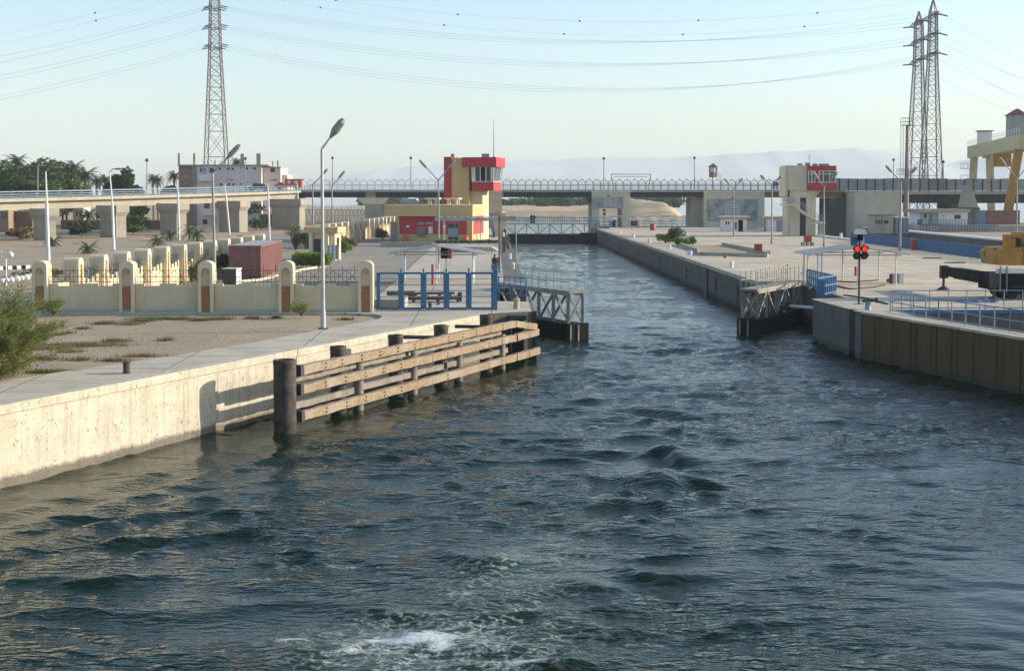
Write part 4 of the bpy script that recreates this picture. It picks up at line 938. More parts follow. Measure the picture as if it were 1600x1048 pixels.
def bollard(label, q, r=.15, h=.45, m_='pile_steel', group='mooring bollards'):
    t = thing('bollard', label, 'bollard', q, group); mb = MB(); mb.lathe([(r * 1.25, 0), (r * 1.2, .04), (r, .05), (r, h * .86)], q, 14); mb.build('post', m_, t, True)
    mb = MB(); mb.lathe([(r, h * .86), (r * 1.22, h * .9), (r * 1.2, h), (r * .6, h + .02)], q, 14); mb.build('cap', m_ if m_ != 'white_steel' else 'white_paint', t, True)
bollard('short rusty steel bollard on the pavement near the left bush', P(198, 583), .125, .42)
bollard('grey bollard beside the small blue railing at the lock corner', P(807, 482.5), .17, .58, 'concrete')
bollard('dark bollard behind the blue gates, left of the pair', P(672, 482), .1, .4)
bollard('dark bollard behind the blue gates, right of the pair', P(685, 476), .1, .3)

# ---- blue entrance gates
bg = thing('blue_gates', 'row of five blue steel gate leaves across the lock quay', 'gate', (-3, 78.3, G))
gx = [P(x_, 484).x for x_ in (590, 627, 662, 697.5, 732.5, 772)]; gy = 78.3
for i in range(5):
    x0, x1 = gx[i] + .1, gx[i+1] - .1; par = MB(); z0, z1 = G + .08, G + 2.05
    for a, b_ in (((x0, z0), (x1, z0)), ((x0, z1), (x1, z1)), ((x0, z0), (x0, z1)), ((x1, z0), (x1, z1))): par.bar((a[0], gy, a[1]), (b_[0], gy, b_[1]), .12)
    lf = par.build('gate_leaf', 'gate_blue', bg); mb = MB()
    for k_ in range(1, 6): mb.bar((x0, gy, z0 + (z1 - z0) * k_ / 6), (x1, gy, z0 + (z1 - z0) * k_ / 6), .035)
    tag(mb.build('wire_bars', 'green_grey_steel', lf), kind='stuff')
for i, x_ in enumerate(gx):
    if i == 5: continue
    w_ = .09; mb = MB(); mb.bar((x_, gy, G - .05), (x_, gy, G + (2.3 if i else 2.1)), w_); mb.build('post', 'gate_blue', bg)
    if i:
        for z in (.5, 1.05, 1.6): mb = MB(); mb.ball((x_ + .0, gy - .1, G + z), .1 if z == 1.05 else .06); mb.build('hinge', 'gate_blue', bg, True)
mb = MB(); mb.bb(gx[5] - .08, gx[5] + .18, gy - .2, gy + .15, G - .05, G + 2.5); mb.build('end_post', 'gate_blue', bg)
sbg = thing('blue_railing', 'small blue tube railing at the lock corner beside the gates', 'railing', P(800, 464))
a, b_ = P(779, 461), P(822, 464); 
for z in (.08, .62, 1.18): mb = MB(); mb.cyl(a + Vector((0, 0, z)), b_ + Vector((0, 0, z)), .035 if z != .08 else .05, None, 6); mb.build('rail', 'blue_steel', sbg)
for t in range(6): q = a.lerp(b_, t / 5); mb = MB(); mb.cyl(q, q + Vector((0, 0, 1.18)), .035 if t % 5 else .055, None, 6); mb.build('post', 'blue_steel', sbg)
def pipe_pile():
    t = thing('pipe_frame', 'rusty frame of old pipes lying behind the blue gates', 'pipes', P(670, 470)); a, b_ = P(628, 473), P(718, 472)
    for k_, (dy, z) in enumerate(((0, .22), (.8, .25), (0, .55), (.8, .5))): mb = MB(); mb.cyl(a + Vector((.1 * k_, dy, z)), b_ + Vector((-.15 * k_, dy, z)), .07, None, 8); mb.build('pipe', 'pile_steel', t)
    for s in (.02, .2, .38, .62, .8, .97): q = a.lerp(b_, s); mb = MB(); mb.bar(q + Vector((0, -.1, .1)), q + Vector((.1, 1.0, .45)), .16); mb.build('cross_piece', 'pile_steel', t)
    for s in (.01, .98): q = a.lerp(b_, s); mb = MB(); mb.cyl(q + Vector((-.05, .4, .3)), q + Vector((.2, .4, .3)), .28, None, 12); mb.build('wheel', 'dark_steel', t)
pipe_pile()
bs = thing('stone_bench', 'low concrete block behind the leftmost blue gate leaf', 'block', P(610, 470)); mb = MB(); f_ = Fr((-6.2, 79.2), 0)
fbox(f_, 'block', 'concrete', bs, -.9, 1.3, 0, 3.2, G - .1, G + .5); fbox(f_, 'block', 'concrete_dark', bs, -.3, 1.4, 8, 9.0, G - .1, G + .4)

# ---- lock gates
def lattice_gate(label, H, Fp, zd_, flip):
    H, Fp = Vector(H), Vector(Fp); d = (Fp - H); L = d.length; ang = math.atan2(d.y, d.x); fr = Fr(H, ang)
    t = thing('lock_gate', label, 'lock gate', (H.x, H.y, 0), 'lock gates')
    fbox(fr, 'pontoon', 'black_hull', t, 0, L, -.6, .6, -1.2, .95); fbox(fr, 'pontoon_end', 'black_hull', t, L, L + .25, -.75, .75, -1.2, 1.0)
    for y_ in (-.55, .0): fbox(fr, 'fender_strip', 'gate_steel', t, L + .25, L + .31, y_ - .05, y_ + .05, -1, .9)
    fbox(fr, 'walkway', 'gate_steel', t, -.3, L + .2, -.6, .6, zd_ - .16, zd_)
    n_ = 5; xs_ = [L * k_ / n_ for k_ in range(n_ + 1)]
    for y_ in (-.5, .5):
        for k_, x_ in enumerate(xs_):
            mb = MB(); mb.bar(fr.p(x_ + (.1 if k_ == 0 else -.1 if k_ == n_ else 0), y_, .95), fr.p(x_ + (.1 if k_ == 0 else -.1 if k_ == n_ else 0), y_, zd_ - .16), .16); mb.build('truss_post', 'gate_steel', t)
        for k_ in range(n_):
            mb = MB(); a, b_ = (xs_[k_], xs_[k_+1]) if k_ % 2 else (xs_[k_+1], xs_[k_]); mb.bar(fr.p(a, y_, .98), fr.p(b_, y_, zd_ - .18), .12); mb.build('truss_brace', 'gate_steel', t)
        mb = MB(); mb.bar(fr.p(0, y_, zd_ - .24), fr.p(L, y_, zd_ - .24), .14); mb.build('truss_chord', 'gate_steel', t)
    mb = MB(); mb.bar(fr.p(L - .1, -.5, 1), fr.p(L - .1, .5, zd_ - .2), .1); mb.bar(fr.p(L - .1, .5, 1), fr.p(L - .1, -.5, zd_ - .2), .1); mb.build('end_brace', 'gate_steel', t)
    for y_ in (-.56, .56):
        mb = MB(); np_ = 10
        for z in (.55, 1.1): mb.cyl(fr.p(0, y_, zd_ + z), fr.p(L + .1, y_, zd_ + z), .028, None, 6)
        for k_ in range(np_ + 1): mb.cyl(fr.p((L + .1) * k_ / np_, y_, zd_), fr.p((L + .1) * k_ / np_, y_, zd_ + 1.1), .026, None, 6)
        mb.build('railing', flip, t)
    return t, fr, L
lattice_gate('left leaf of the near lock gate standing open, dark pontoon in the water', (.9, 96.0), (5.25, 87.1), 3.0, 'green_grey_steel')
t, fr, L = lattice_gate('right leaf of the near lock gate standing open against its recess', (21.4, 98.8), (16.6, 90.2), 2.9, 'gate_steel')
mb = MB(); mb.cyl(fr.p(4.2, .6, 1.45), (21.9, 91.5, 1.5), .11, None, 10); mb.build('ram', 'white_steel', t, True); mb = MB(); mb.cyl(fr.p(4.2, .4, 1.45), fr.p(4.6, .9, 1.45), .25, None, 10); mb.build('ram_joint', 'dark_steel', t, True)
fg = thing('lock_gate', 'closed far lock gate carrying a railed lattice footbridge', 'lock gate', (11, 262, 0), 'lock gates')
part_box('pontoon', 'black_hull', fg, 2.0, 19.6, 261.2, 263.2, -1, 1.45); part_box('pontoon_head', 'black_hull', fg, 16.5, 20.3, 260.9, 262.9, -1, 1.75)
part_box('walkway', 'green_grey_steel', fg, 1.8, 20, 261.4, 262.8, 3.35, 3.5); part_box('lower_chord', 'green_grey_steel', fg, 2, 19.6, 261.45, 261.65, 1.5, 1.65)
for k_ in range(9):
    x_ = 2.2 + k_ * 2.15; mb = MB(); mb.bar((x_, 261.5, 1.5), (x_, 261.5, 3.4), .16); mb.build('truss_post', 'green_grey_steel', fg)
    if k_ < 8:
        a, b_ = (x_, x_ + 2.15) if k_ % 2 else (x_ + 2.15, x_); mb = MB(); mb.bar((a, 261.5, 1.5), (b_, 261.5, 3.35), .13); mb.build('truss_brace', 'green_grey_steel', fg)
mb = MB()
for y_ in (261.45, 262.75):
    for z in (4.0, 4.6): mb.bar((2, y_, z), (20, y_, z), .06)
    for k_ in range(46): mb.bar((2 + k_ * .4, y_, 3.5), (2 + k_ * .4, y_, 4.6), .04 if k_ % 4 else .07)
tag(mb.build('railing', 'green_grey_steel', fg), kind='stuff')

# ================================================================ LEFT BUILDINGS
TA = R(-12)
rb = thing('lock_office', 'low red and cream lock office with deep flat roof band', 'building', (-8, 192, G)); q = P(738, 378); f_ = Fr((q.x, q.y), TA)
fbox(f_, 'wall', 'beige_wall', rb, -10.4, 0, 0, 7, G - .1, 3.55); fbox(f_, 'red_wall', 'red_wall', rb, -10.15, -.75, -.03, 6.9, 3.55, 6.0)
fbox(f_, 'corner_pier', 'beige_wall', rb, -.75, .0, -.04, .6, 3.55, 6.0); fbox(f_, 'corner_pier', 'beige_wall', rb, -10.4, -10.15, -.04, .6, 3.55, 6.0)
fbox(f_, 'red_wall', 'red_wall', rb, -.7, .02, .6, 7, 3.55, 6.0)
fbox(f_, 'roof_band', 'beige_wall', rb, -12.0, .25, -.9, 7.4, 6.0, 7.45); fbox(f_, 'roof_coping', 'cream_trim', rb, -12.06, .31, -.96, 7.46, 7.45, 7.55)
lx = lambda px: (px - 738) / 11.55
fbox(f_, 'window', 'window_dark', rb, lx(649), lx(663), -.06, 0, 3.2, 4.35); fbox(f_, 'window_frame', 'grey_paint', rb, lx(648), lx(664), -.09, -.06, 4.35, 4.45)
for k_ in range(4): fbox(f_, 'louvre', 'green_grey_steel', rb, lx(649.3), lx(662.7), -.1, -.065, 3.28 + k_ * .27, 3.42 + k_ * .27)
fbox(f_, 'vent', 'grey_paint', rb, lx(651), lx(661), -.07, 0, 4.85, 5.2); fbox(f_, 'vent', 'grey_paint', rb, lx(664), lx(675), -.07, 0, 4.85, 5.2)
fbox(f_, 'notice_board', 'white_paint', rb, lx(668), lx(674.5), -.1, 0, 3.65, 4.6)
for a in (632, 691): fbox(f_, 'small_sign', 'white_paint', rb, lx(a), lx(a + 5), -.07, 0, 4.45, 4.75)
dr = fbox(f_, 'door', 'green_grey_steel', rb, lx(699.5), lx(716), -.06, 0, G, 5.1)
for a, b2, z0, z1 in ((700, 710, 4.4, 5.0), (711, 715.5, 4.4, 5.0), (700, 707.5, 2.75, 3.2), (708.5, 715.5, 2.75, 3.2)): fbox(f_, 'pane', 'window_dark', dr, lx(a), lx(b2), -.09, -.06, z0, z1)
fbox(f_, 'side_door', 'grey_paint', rb, -11.7, -10.45, 1.0, 1.2, G, 5.2)
for k_, a in enumerate((630.5, 729)):
    g_ = f_.p(lx(a), -.45, G + .28); tag(MB().lathe([(.30, -.3), (.36, -.1), (.34, .25), (.2, .45), (.22, .6)], g_, 12).build('red_tank', 'orange_red', None, True), ('round red water jar by the left end of the office wall', 'round red water jar right of the office door')[k_], 'water jar', 'red water jars')
def roof_thing(label, name, cat, px0, px1, py0, py1, parts):
    pass
wt = thing('water_tank', 'pale blocky water tank on the office roof', 'tank', f_.p(lx(632), 2, 7.5)); fbox(f_, 'tank', 'grey_paint', wt, lx(619), lx(644), 1.5, 2.7, 7.55, 8.3); fbox(f_, 'lid', 'white_paint', wt, lx(620), lx(643), 1.6, 2.6, 8.3, 8.38)
for a, b2, lb in ((657, 678, 'left roofed vent hood on the office roof'), (688, 712, 'right roofed vent hood against the tower')):
    vt = thing('vent_hood', lb, 'vent hood', f_.p(lx(a), 3, 7.5), 'roof vent hoods'); fbox(f_, 'hood_roof', 'cream_trim', vt, lx(a), lx(b2), 1.6, 3.6, 8.25, 8.45)
    for x_ in (lx(a) + .35, lx(b2) - .5):
        fbox(f_, 'leg', 'cream_trim', vt, x_, x_ + .2, 1.9, 2.1, 7.5, 8.25); fbox(f_, 'leg', 'cream_trim', vt, x_, x_ + .2, 3.1, 3.3, 7.5, 8.25)
# control tower
ct = thing('control_tower', 'red and cream lock control tower with cantilevered glazed cabin on the left', 'tower', (-4, 202, G)); q = D(733, 300, 200); f_ = Fr((q.x, q.y), TA)
fbox(f_, 'shaft', 'beige_wall', ct, -2.55, 0, 0, 5, G - .1, 14.1); fbox(f_, 'red_shaft', 'red_wall', ct, -3.65, -2.55, -.12, 4.8, G - .1, 14.25)
fbox(f_, 'joint', 'concrete', ct, -1.06, -1.02, -.012, .02, 7, 14.1)
fbox(f_, 'shaft', 'cream', ct, .003, 1.75, .9, 5, G - .1, 9.45)
rf = fbox(f_, 'roof_band', 'red_wall', ct, -.75, 4.15, -1.1, 5.2, 12.8, 14.15)
fbox(f_, 'sill_band', 'red_wall', ct, .55, 3.65, -.6, 4.6, 9.45, 10.7); fbox(f_, 'cabin_core', 'window_dark', ct, .9, 2.9, .4, 4.2, 10.7, 12.8)
fbox(f_, 'cabin_floor', 'white_paint', ct, .5, 3.7, -.65, 4.65, 10.7, 10.78)
for x_ in (.58, 1.0, 1.75, 2.55, 3.3, 3.62):
    for y_ in (-.55,):
        mb = MB(); mb.bar(f_.p(x_, y_ , 10.75), f_.p(x_ + .06 * (x_ - 1), y_ - .25, 12.8), .12); mb.build('mullion', 'white_steel', ct)
for k_, y_ in enumerate((.7, 2.0, 3.3, 4.5)): mb = MB(); mb.bar(f_.p(3.6, y_, 10.75), f_.p(3.95, y_, 12.8), .12); mb.build('mullion', 'white_steel', ct)
for x0, x1 in ((1.05, 1.7), (2.6, 3.25)):
    mb = MB(); mb.add([f_.p(x0, -.55, 10.8), f_.p(x1, -.55, 10.8), f_.p(x1, -.8, 12.75), f_.p(x0, -.8, 12.75)], [(0, 1, 2, 3)]); mb.build('pane', 'glass', ct)
for y0, y1 in ((-.4, .65), (.75, 1.95), (2.05, 3.25)):
    mb = MB(); mb.add([f_.p(3.6, y0, 10.8), f_.p(3.6, y1, 10.8), f_.p(3.93, y1, 12.75), f_.p(3.93, y0, 12.75)], [(0, 1, 2, 3)]); mb.build('pane', 'glass', ct)
for x0, x1 in ((.5, 1.0),): fbox(f_, 'blind_panel', 'white_paint', ct, x0, x1, -.62, -.5, 10.8, 12.78)
for x0, x1, lbl in ((-2.9, -2.4, 'left'), (1.6, 2.7, 'right')):
    mb = MB(); f_.bx(mb, x0, x1, 1.0, 1.6, 14.16, 14.7); tag(mb.build('air_conditioner', 'grey_paint'), f'small grey air unit on the left tower roof, {lbl} of the two', 'air unit', 'roof air units')
an = thing('antenna_mast', 'thin tall antenna mast rising above the left control tower', 'antenna', f_.p(3.4, 1.2, 14.15)); b0 = f_.p(3.35, 1.0, 14.15); mb = MB(); mb.cyl(b0, (b0.x, b0.y, zat(186, b0.y)), .06, .025, 6); mb.build('mast', 'dark_steel', an); mb = MB(); mb.box(b0 + Vector((0, 0, .06)), (.4, .4, .12)); mb.build('foot', 'dark_steel', an)
ab = thing('bridge_abutment', 'pale grey stepped block under the cabin of the left tower', 'abutment', (0, 214, G))
part_box('upper_block', 'pale_wall', ab, -1.6, 1.55, 211, 220, 6.2, 9.3); part_box('lower_block', 'pale_wall', ab, .25, 2.15, 212, 222, G - .1, 6.2); part_box('cap', 'cream_trim', ab, -1.7, 1.65, 210.9, 220.1, 9.3, 9.5)
# canopy in front of the office
wc = thing('walkway_canopy', 'long flat corrugated walkway canopy in front of the red office', 'canopy', (-2, 178, G))
for k_ in range(22):
    x_ = -7.1 + k_ * .42; mb = MB(); mb.bb(x_, x_ + .40, 176.6, 180, 5.95 + .05 * (k_ % 2), 6.06 + .05 * (k_ % 2)); mb.build('roof_sheet', 'sheet_roof', wc)
mb = MB(); mb.bb(-7.15, 2.2, 176.5, 176.58, 5.62, 5.95); mb.build('fascia', 'sheet_roof', wc)
for x_, s in ((-5.95, .22), (-1.85, .12), (-1.4, .12), (1.9, .1)):
    mb = MB(); mb.bb(x_ - s/2, x_ + s/2, 177, 177 + s, G, 5.95); mb.build('post', 'white_paint', wc)
for px_, pyb, pyt, lb in ((780, 426, 337, 'dark slim pole at the lock edge, left of the pair'), (806.5, 424, 361, 'grey slim pole at the lock edge, right of the pair')):
    b_ = P(px_, pyb); t = thing('signal_pole', lb, 'pole', b_, 'slim poles by the lock'); mb = MB(); mb.cyl(b_, (b_.x, b_.y, zat(pyt, b_.y)), .065, .05, 8); mb.build('pole', 'grey_steel' if px_ > 790 else 'dark_steel', t); mb = MB(); mb.box(b_ + Vector((0, 0, .05)), (.3, .3, .1)); mb.build('foot', 'concrete', t)
    if px_ < 790: mb = MB(); mb.box((b_.x + .7, b_.y, zat(341, b_.y)), (1.3, .12, .28)); mb.build('arm_board', 'concrete', t)
def canopy(label, cx_, cy_, hw, ln, ze, zr, tilt):
    t = thing('shade_canopy', label, 'canopy', (cx_, cy_, G), 'gabled shade canopies')
    for s in (-1, 1):
        n_ = 8
        for k_ in range(n_):
            y0 = cy_ + ln * k_ / n_; y1 = cy_ + ln * (k_ + 1) / n_ - .03; e = .02 * (k_ % 2)
            mb = MB(); mb.add([(cx_, y0, zr + e), (cx_, y1, zr + e), (cx_ + s * hw, y1, ze + e), (cx_ + s * hw, y0, ze + e), (cx_, y0, zr + e - .05), (cx_, y1, zr + e - .05), (cx_ + s * hw, y1, ze + e - .05), (cx_ + s * hw, y0, ze + e - .05)], [(0,1,2,3),(4,5,6,7),(0,1,5,4),(1,2,6,5),(2,3,7,6),(3,0,4,7)]); mb.build('roof_sheet', 'sheet_roof', t)
    mb = MB()
    for y_ in (cy_ + .4, cy_ + ln - .4):
        mb.bar((cx_ - hw * .85, y_, ze - .05), (cx_ + hw * .85, y_, ze - .05), .07)
    mb.build('tie_beam', 'grey_steel', t)
    for x_ in (-hw * .8, -hw * .72, 0, hw * .75):
        for y_ in (cy_ + .4, cy_ + ln - .4): mb = MB(); mb.cyl((cx_ + x_, y_, G), (cx_ + x_, y_, ze + (zr - ze) * (1 - abs(x_) / hw) - .05), .06, None, 8); mb.build('post', 'white_steel', t)
canopy('grey gabled shade canopy on the quay behind the blue gates', -3.95, 100.5, 3.5, 5.0, 4.72, 5.3, 0)
rbx = thing('control_box', 'red and black control box under the left shade canopy', 'cabinet', P(688, 430)); part_box('box', 'red_paint', rbx, -3.95, -3.1, 109, 109.8, 4.0, 4.9); part_box('door', 'black_hull', rbx, -3.9, -3.4, 108.94, 109, 4.05, 4.85); part_box('stand', 'white_steel', rbx, -3.6, -3.45, 109.3, 109.45, G, 4.0)
rb2 = thing('red_cabinet', 'red cabinet at the lock edge behind the seated person', 'cabinet', P(777, 416)); q = P(777, 418); part_box('box', 'red_paint', rb2, q.x - .3, q.x + .25, q.y + .3, q.y + .9, G + .1, G + .85); part_box('foot', 'concrete', rb2, q.x - .2, q.x + .15, q.y + .4, q.y + .8, G, G + .1)
tag(MB().cyl(P(676, 446), P(676, 446) + Vector((0, 0, .9)), .09, .09, 10).cyl(P(676, 446) + Vector((0, 0, .9)), P(676, 446) + Vector((0, 0, 1.5)), .11, .09, 10).build('hydrant_post', 'red_paint', None, True), 'thin red hydrant post under the left shade canopy', 'hydrant')
# planters before the office
plt = thing('planter', 'long low concrete planter bed before the red office', 'planter', (-5, 170, G))
part_box('front_wall', 'concrete', plt, -13.6, -7.3, 172.6, 173, G - .1, 3.15); part_box('front_wall', 'white_paint', plt, -7.0, 1.0, 172.4, 172.7, G, 2.95); part_box('back_wall', 'white_paint', plt, -7, 1.0, 174.8, 175.0, G, 2.95)
ww = thing('concrete_ledge', 'pale sloping concrete ledge between canopy and lock edge', 'ledge', (-2, 150, G)); mb = MB(); mb.xprism([(0, 0), (5.4, 0), (4.6, .5), (.3, .55)], (-4.6, 158, G), (1, 0, 0), (0, 0, 1), (0, 1, 0), 6); mb.build('ledge', 'paving', ww)
# ================================================================ RIGHT BANK
canopy('grey gabled shade canopy on the right apron beside the signal', 26.0, 99.0, 3.6, 5.2, 4.72, 5.25, 0)
cab = thing('electric_cabinet', 'pale electric cabinet with gas bottle under the right canopy', 'cabinet', P(1403, 443)); q = P(1404, 443)
part_box('box', 'white_paint', cab, q.x - .35, q.x + .35, q.y, q.y + .5, G, G + .75); part_box('door', 'grey_paint', cab, q.x - .28, q.x + .05, q.y - .02, q.y, G + .08, G + .68)
mb = MB(); mb.cyl((q.x - .55, q.y - .1, G), (q.x - .55, q.y - .1, G + .7), .14, .14, 10); mb.build('gas_bottle', 'pile_steel', cab, True)
tag(MB().bb(P(1390, 441).x - .15, P(1390, 441).x + .15, P(1390, 441).y, P(1390, 441).y + .3, G, G + .25).cyl(P(1390, 441) + Vector((0, .15, .25)), P(1390, 441) + Vector((0, .15, .3)), .05, .05, 6).build('wooden_box', 'mudbrick'), 'small brown box left of the pale electric cabinet', 'box')
tag(MB().cyl(P(1337, 431), P(1337, 431) + Vector((0, 0, .5)), .1, .1, 10).cyl(P(1337, 431) + Vector((0, 0, .5)), P(1337, 431) + Vector((0, 0, .75)), .13, .09, 10).build('hydrant_post', 'red_paint', None, True), 'short red hydrant post behind the traffic signal pole', 'hydrant')
# traffic signal
sg_ = thing('traffic_signal', 'lock traffic signal showing two red lights on the right quay', 'signal', P(1342, 476)); q = P(1342, 475.5); Yq = q.y
mb = MB(); mb.cyl(q, (q.x, Yq, zat(362, Yq)), .06, .05, 10); mb.build('pole', 'pile_steel', sg_, True); mb = MB(); mb.bb(q.x - .25, q.x + .25, Yq - .2, Yq + .2, G, G + .04); mb.build('base_plate', 'dark_steel', sg_)
for z_ in (zat(382.5, Yq), zat(405, Yq)): mb = MB(); mb.cyl((q.x - .32, Yq, z_), (q.x + .35, Yq, z_), .03, None, 6); mb.build('cross_tube', 'grey_steel', sg_)
for dx, py_, on_ in ((-.19, 389, 1), (.25, 389, 1), (-.19, 400, 0), (.25, 400, 0)):
    z_ = zat(py_, Yq); c0 = Vector((q.x + dx, Yq - .12, z_)); mb = MB(); mb.cyl(c0 + Vector((0, .12, 0)), c0 + Vector((0, -.1, 0)), .2, .2, 16); h_ = mb.build('lamp_housing', 'black_hull', sg_, True)
    mb = MB(); mb.cyl(c0 + Vector((0, -.1, 0)), c0 + Vector((0, -.13, 0)), .15, .13, 16); mb.build('lens', 'red_light' if on_ else 'window_dark', h_)
    mb = MB()
    for k_ in range(8):
        a0, a1 = math.pi * k_ / 8, math.pi * (k_ + 1) / 8; mb.add([c0 + Vector((.2 * math.cos(a0), -.1, .2 * math.sin(a0))), c0 + Vector((.2 * math.cos(a1), -.1, .2 * math.sin(a1))), c0 + Vector((.2 * math.cos(a1), -.32, .2 * math.sin(a1))), c0 + Vector((.2 * math.cos(a0), -.32, .2 * math.sin(a0)))], [(0, 1, 2, 3)])
    mb.build('visor', 'black_hull', h_)
mb = MB(); mb.bb(q.x - .12, q.x + .16, Yq - .14, Yq + .1, zat(376, Yq), zat(367, Yq)); mb.build('small_lamp', 'black_hull', sg_)
mb = MB(); mb.xprism([(-.32, 0), (.32, 0), (.25, .28), (-.22, .28)], (q.x + .02, Yq - .35, zat(366, Yq)), (1, 0, 0), (0, 0, 1), (0, 1, 0), .6); mb.build('hood', 'white_paint', sg_)
mb = MB(); mb.bb(q.x - .5, q.x - .1, Yq + .1, Yq + .14, zat(384, Yq), zat(371, Yq)); mb.build('blue_plate', 'blue_steel', sg_)
mb = MB(); mb.bb(q.x - .05, q.x + .3, Yq + .1, Yq + .15, zat(383, Yq), zat(370, Yq)); mb.build('white_plate', 'white_paint', sg_)
q = P(1356, 484.5); dbt = thing('double_bollard', 'grey mooring bollard with cross head beside the signal', 'bollard', q); mb = MB(); mb.lathe([(.2, 0), (.17, .05), (.16, .5)], q, 12); mb.build('post', 'blue_grey_steel', dbt, True); mb = MB(); mb.cyl(q + Vector((-.32, 0, .52)), q + Vector((.5, 0, .55)), .09, .09, 10); mb.ball(q + Vector((.5, 0, .55)), .15); mb.build('cross_head', 'dark_steel', dbt, True)
# bollards along the right wall
for k_, (x_, y_) in enumerate(((1141, 418), (1077, 399.5), (1044, 390), (1012.5, 379.5), (988, 372), (967, 364.5))):
    bollard(('white bollard on the right lock wall, nearest the open gate', 'second white bollard from the gate along the right lock wall', 'third white bollard from the gate along the right lock wall', 'fourth white bollard from the gate along the right lock wall', 'fifth white bollard from the gate along the right lock wall', 'farthest white bollard on the right lock wall')[k_], P(x_ + 2, y_), .17, .52, 'white_steel')
for k_, (x_, y_) in enumerate(((803.5, 420), (798.5, 404.5))): bollard(('pale bollard on the left lock edge behind the gate leaf', 'pale bollard on the left lock edge, farther of two')[k_], P(x_ - 2, y_), .16, .5, 'white_steel')
# blue railings
def pipe_rail(label, pts, z_list, step, m_, r=.03, post_r=.03, group='blue railings', kick=False):
    t = thing('blue_railing', label, 'railing', pts[0], group); z_list = sorted(z_list)
    for z in z_list:
        mb = MB(); mb.tube([Vector(p_) + Vector((0, 0, z)) for p_ in pts], r, 6); mb.build('rail', m_, t)
    for a, b_ in zip(pts[:-1], pts[1:]):
        a, b_ = Vector(a), Vector(b_); n_ = max(1, round((b_ - a).length / step))
        for k_ in range(n_ + 1): q = a.lerp(b_, k_ / n_); mb = MB(); mb.cyl(q, q + Vector((0, 0, z_list[-1])), post_r, None, 6); mb.build('post', m_, t)
    return t
pipe_rail('blue slatted railing along the right gate recess', [(22.3, 99.0, G), (22.35, 91.3, G)], (.1, .6, 1.12), .62, 'blue_steel', .06, .07)
t = pipe_rail('blue slatted railing turning back at the recess corner', [(20.45, 87.8, G), (22.35, 91.0, G)], (.1, .62, 1.15), .4, 'blue_steel', .06, .07)
mb = MB(); mb.bar((20.35, 87.7, G + .5), (20.85, 87.7, G + .5), .08, 1.1); mb.build('end_plate', 'blue_steel', t)
pipe_rail('blue-grey pipe railing along the top of the sheet-pile wall', [P(1391, 487, G + .02)] + [(S0.x + sdir.x * s - sn.x * .95, S0.y + sdir.y * s - sn.y * .95, G + .02) for s in (6.0, 12, 18, 24, 32)], (.1, .55, 1.08), 1.25, 'blue_grey_steel', .032, .034)
pipe_rail('blue-grey pipe railing along the far edge of the basin', [(22.2, 77.5, G + .05), (45, 77.5, G + .05)], (.1, .55, 1.06), 1.05, 'blue_grey_steel', .03, .03)
bf = thing('mesh_fence', 'long blue mesh fence along the second lock chamber', 'fence', (48, 160, G))
yy = 128.0
while yy < 190:
    mb = MB()
    for k_ in range(9): mb.bar((48.6, yy + .05 + k_ * .22, G + .05), (48.6, yy + .05 + k_ * .22, G + 1.3), .06, .09)
    for z in (.08, .7, 1.3): mb.bar((48.6, yy, G + z), (48.6, yy + 1.95, G + z), .06)
    mb.build('fence_panel', 'blue_steel', bf); mb = MB(); mb.bar((48.6, yy, G), (48.6, yy, G + 1.42), .12); mb.build('post', 'blue_steel', bf); yy += 2.0
tag(MB().bb(48.0, 48.5, 160, 160.9, G + .2, G + 1.3).bb(48.1, 48.4, 160.2, 160.7, G, G + .2).build('lifebuoy_cabinet', 'red_paint'), 'small red cabinet hung on the blue mesh fence', 'cabinet')
bf2 = thing('mesh_fence', 'blue picket fence before the white building beyond the second lock', 'fence', (80, 236, G)); 
for k_ in range(26):
    x_ = 72.8 + k_ * .5; mb = MB(); mb.bar((x_, 238, G), (x_, 238, G + 1.3), .12, .08); mb.build('picket', 'blue_steel', bf2)
mb = MB(); mb.bar((72.6, 238, G + 1.1), (86, 238, G + 1.1), .1); mb.build('rail', 'blue_steel', bf2)
for k_, (x_, y_) in enumerate(((1332, 367), (1373, 372), (1448, 378))):
    q = D(x_, y_, (200, 185, 165)[k_]); bollard(('small white bollard on the second lock wall, left of the signal', 'small white bollard on the second lock wall, right of the signal', 'small white bollard on the second lock wall near the crane')[k_], (49.8, q.y, G + .25), .2, .6, 'white_steel')
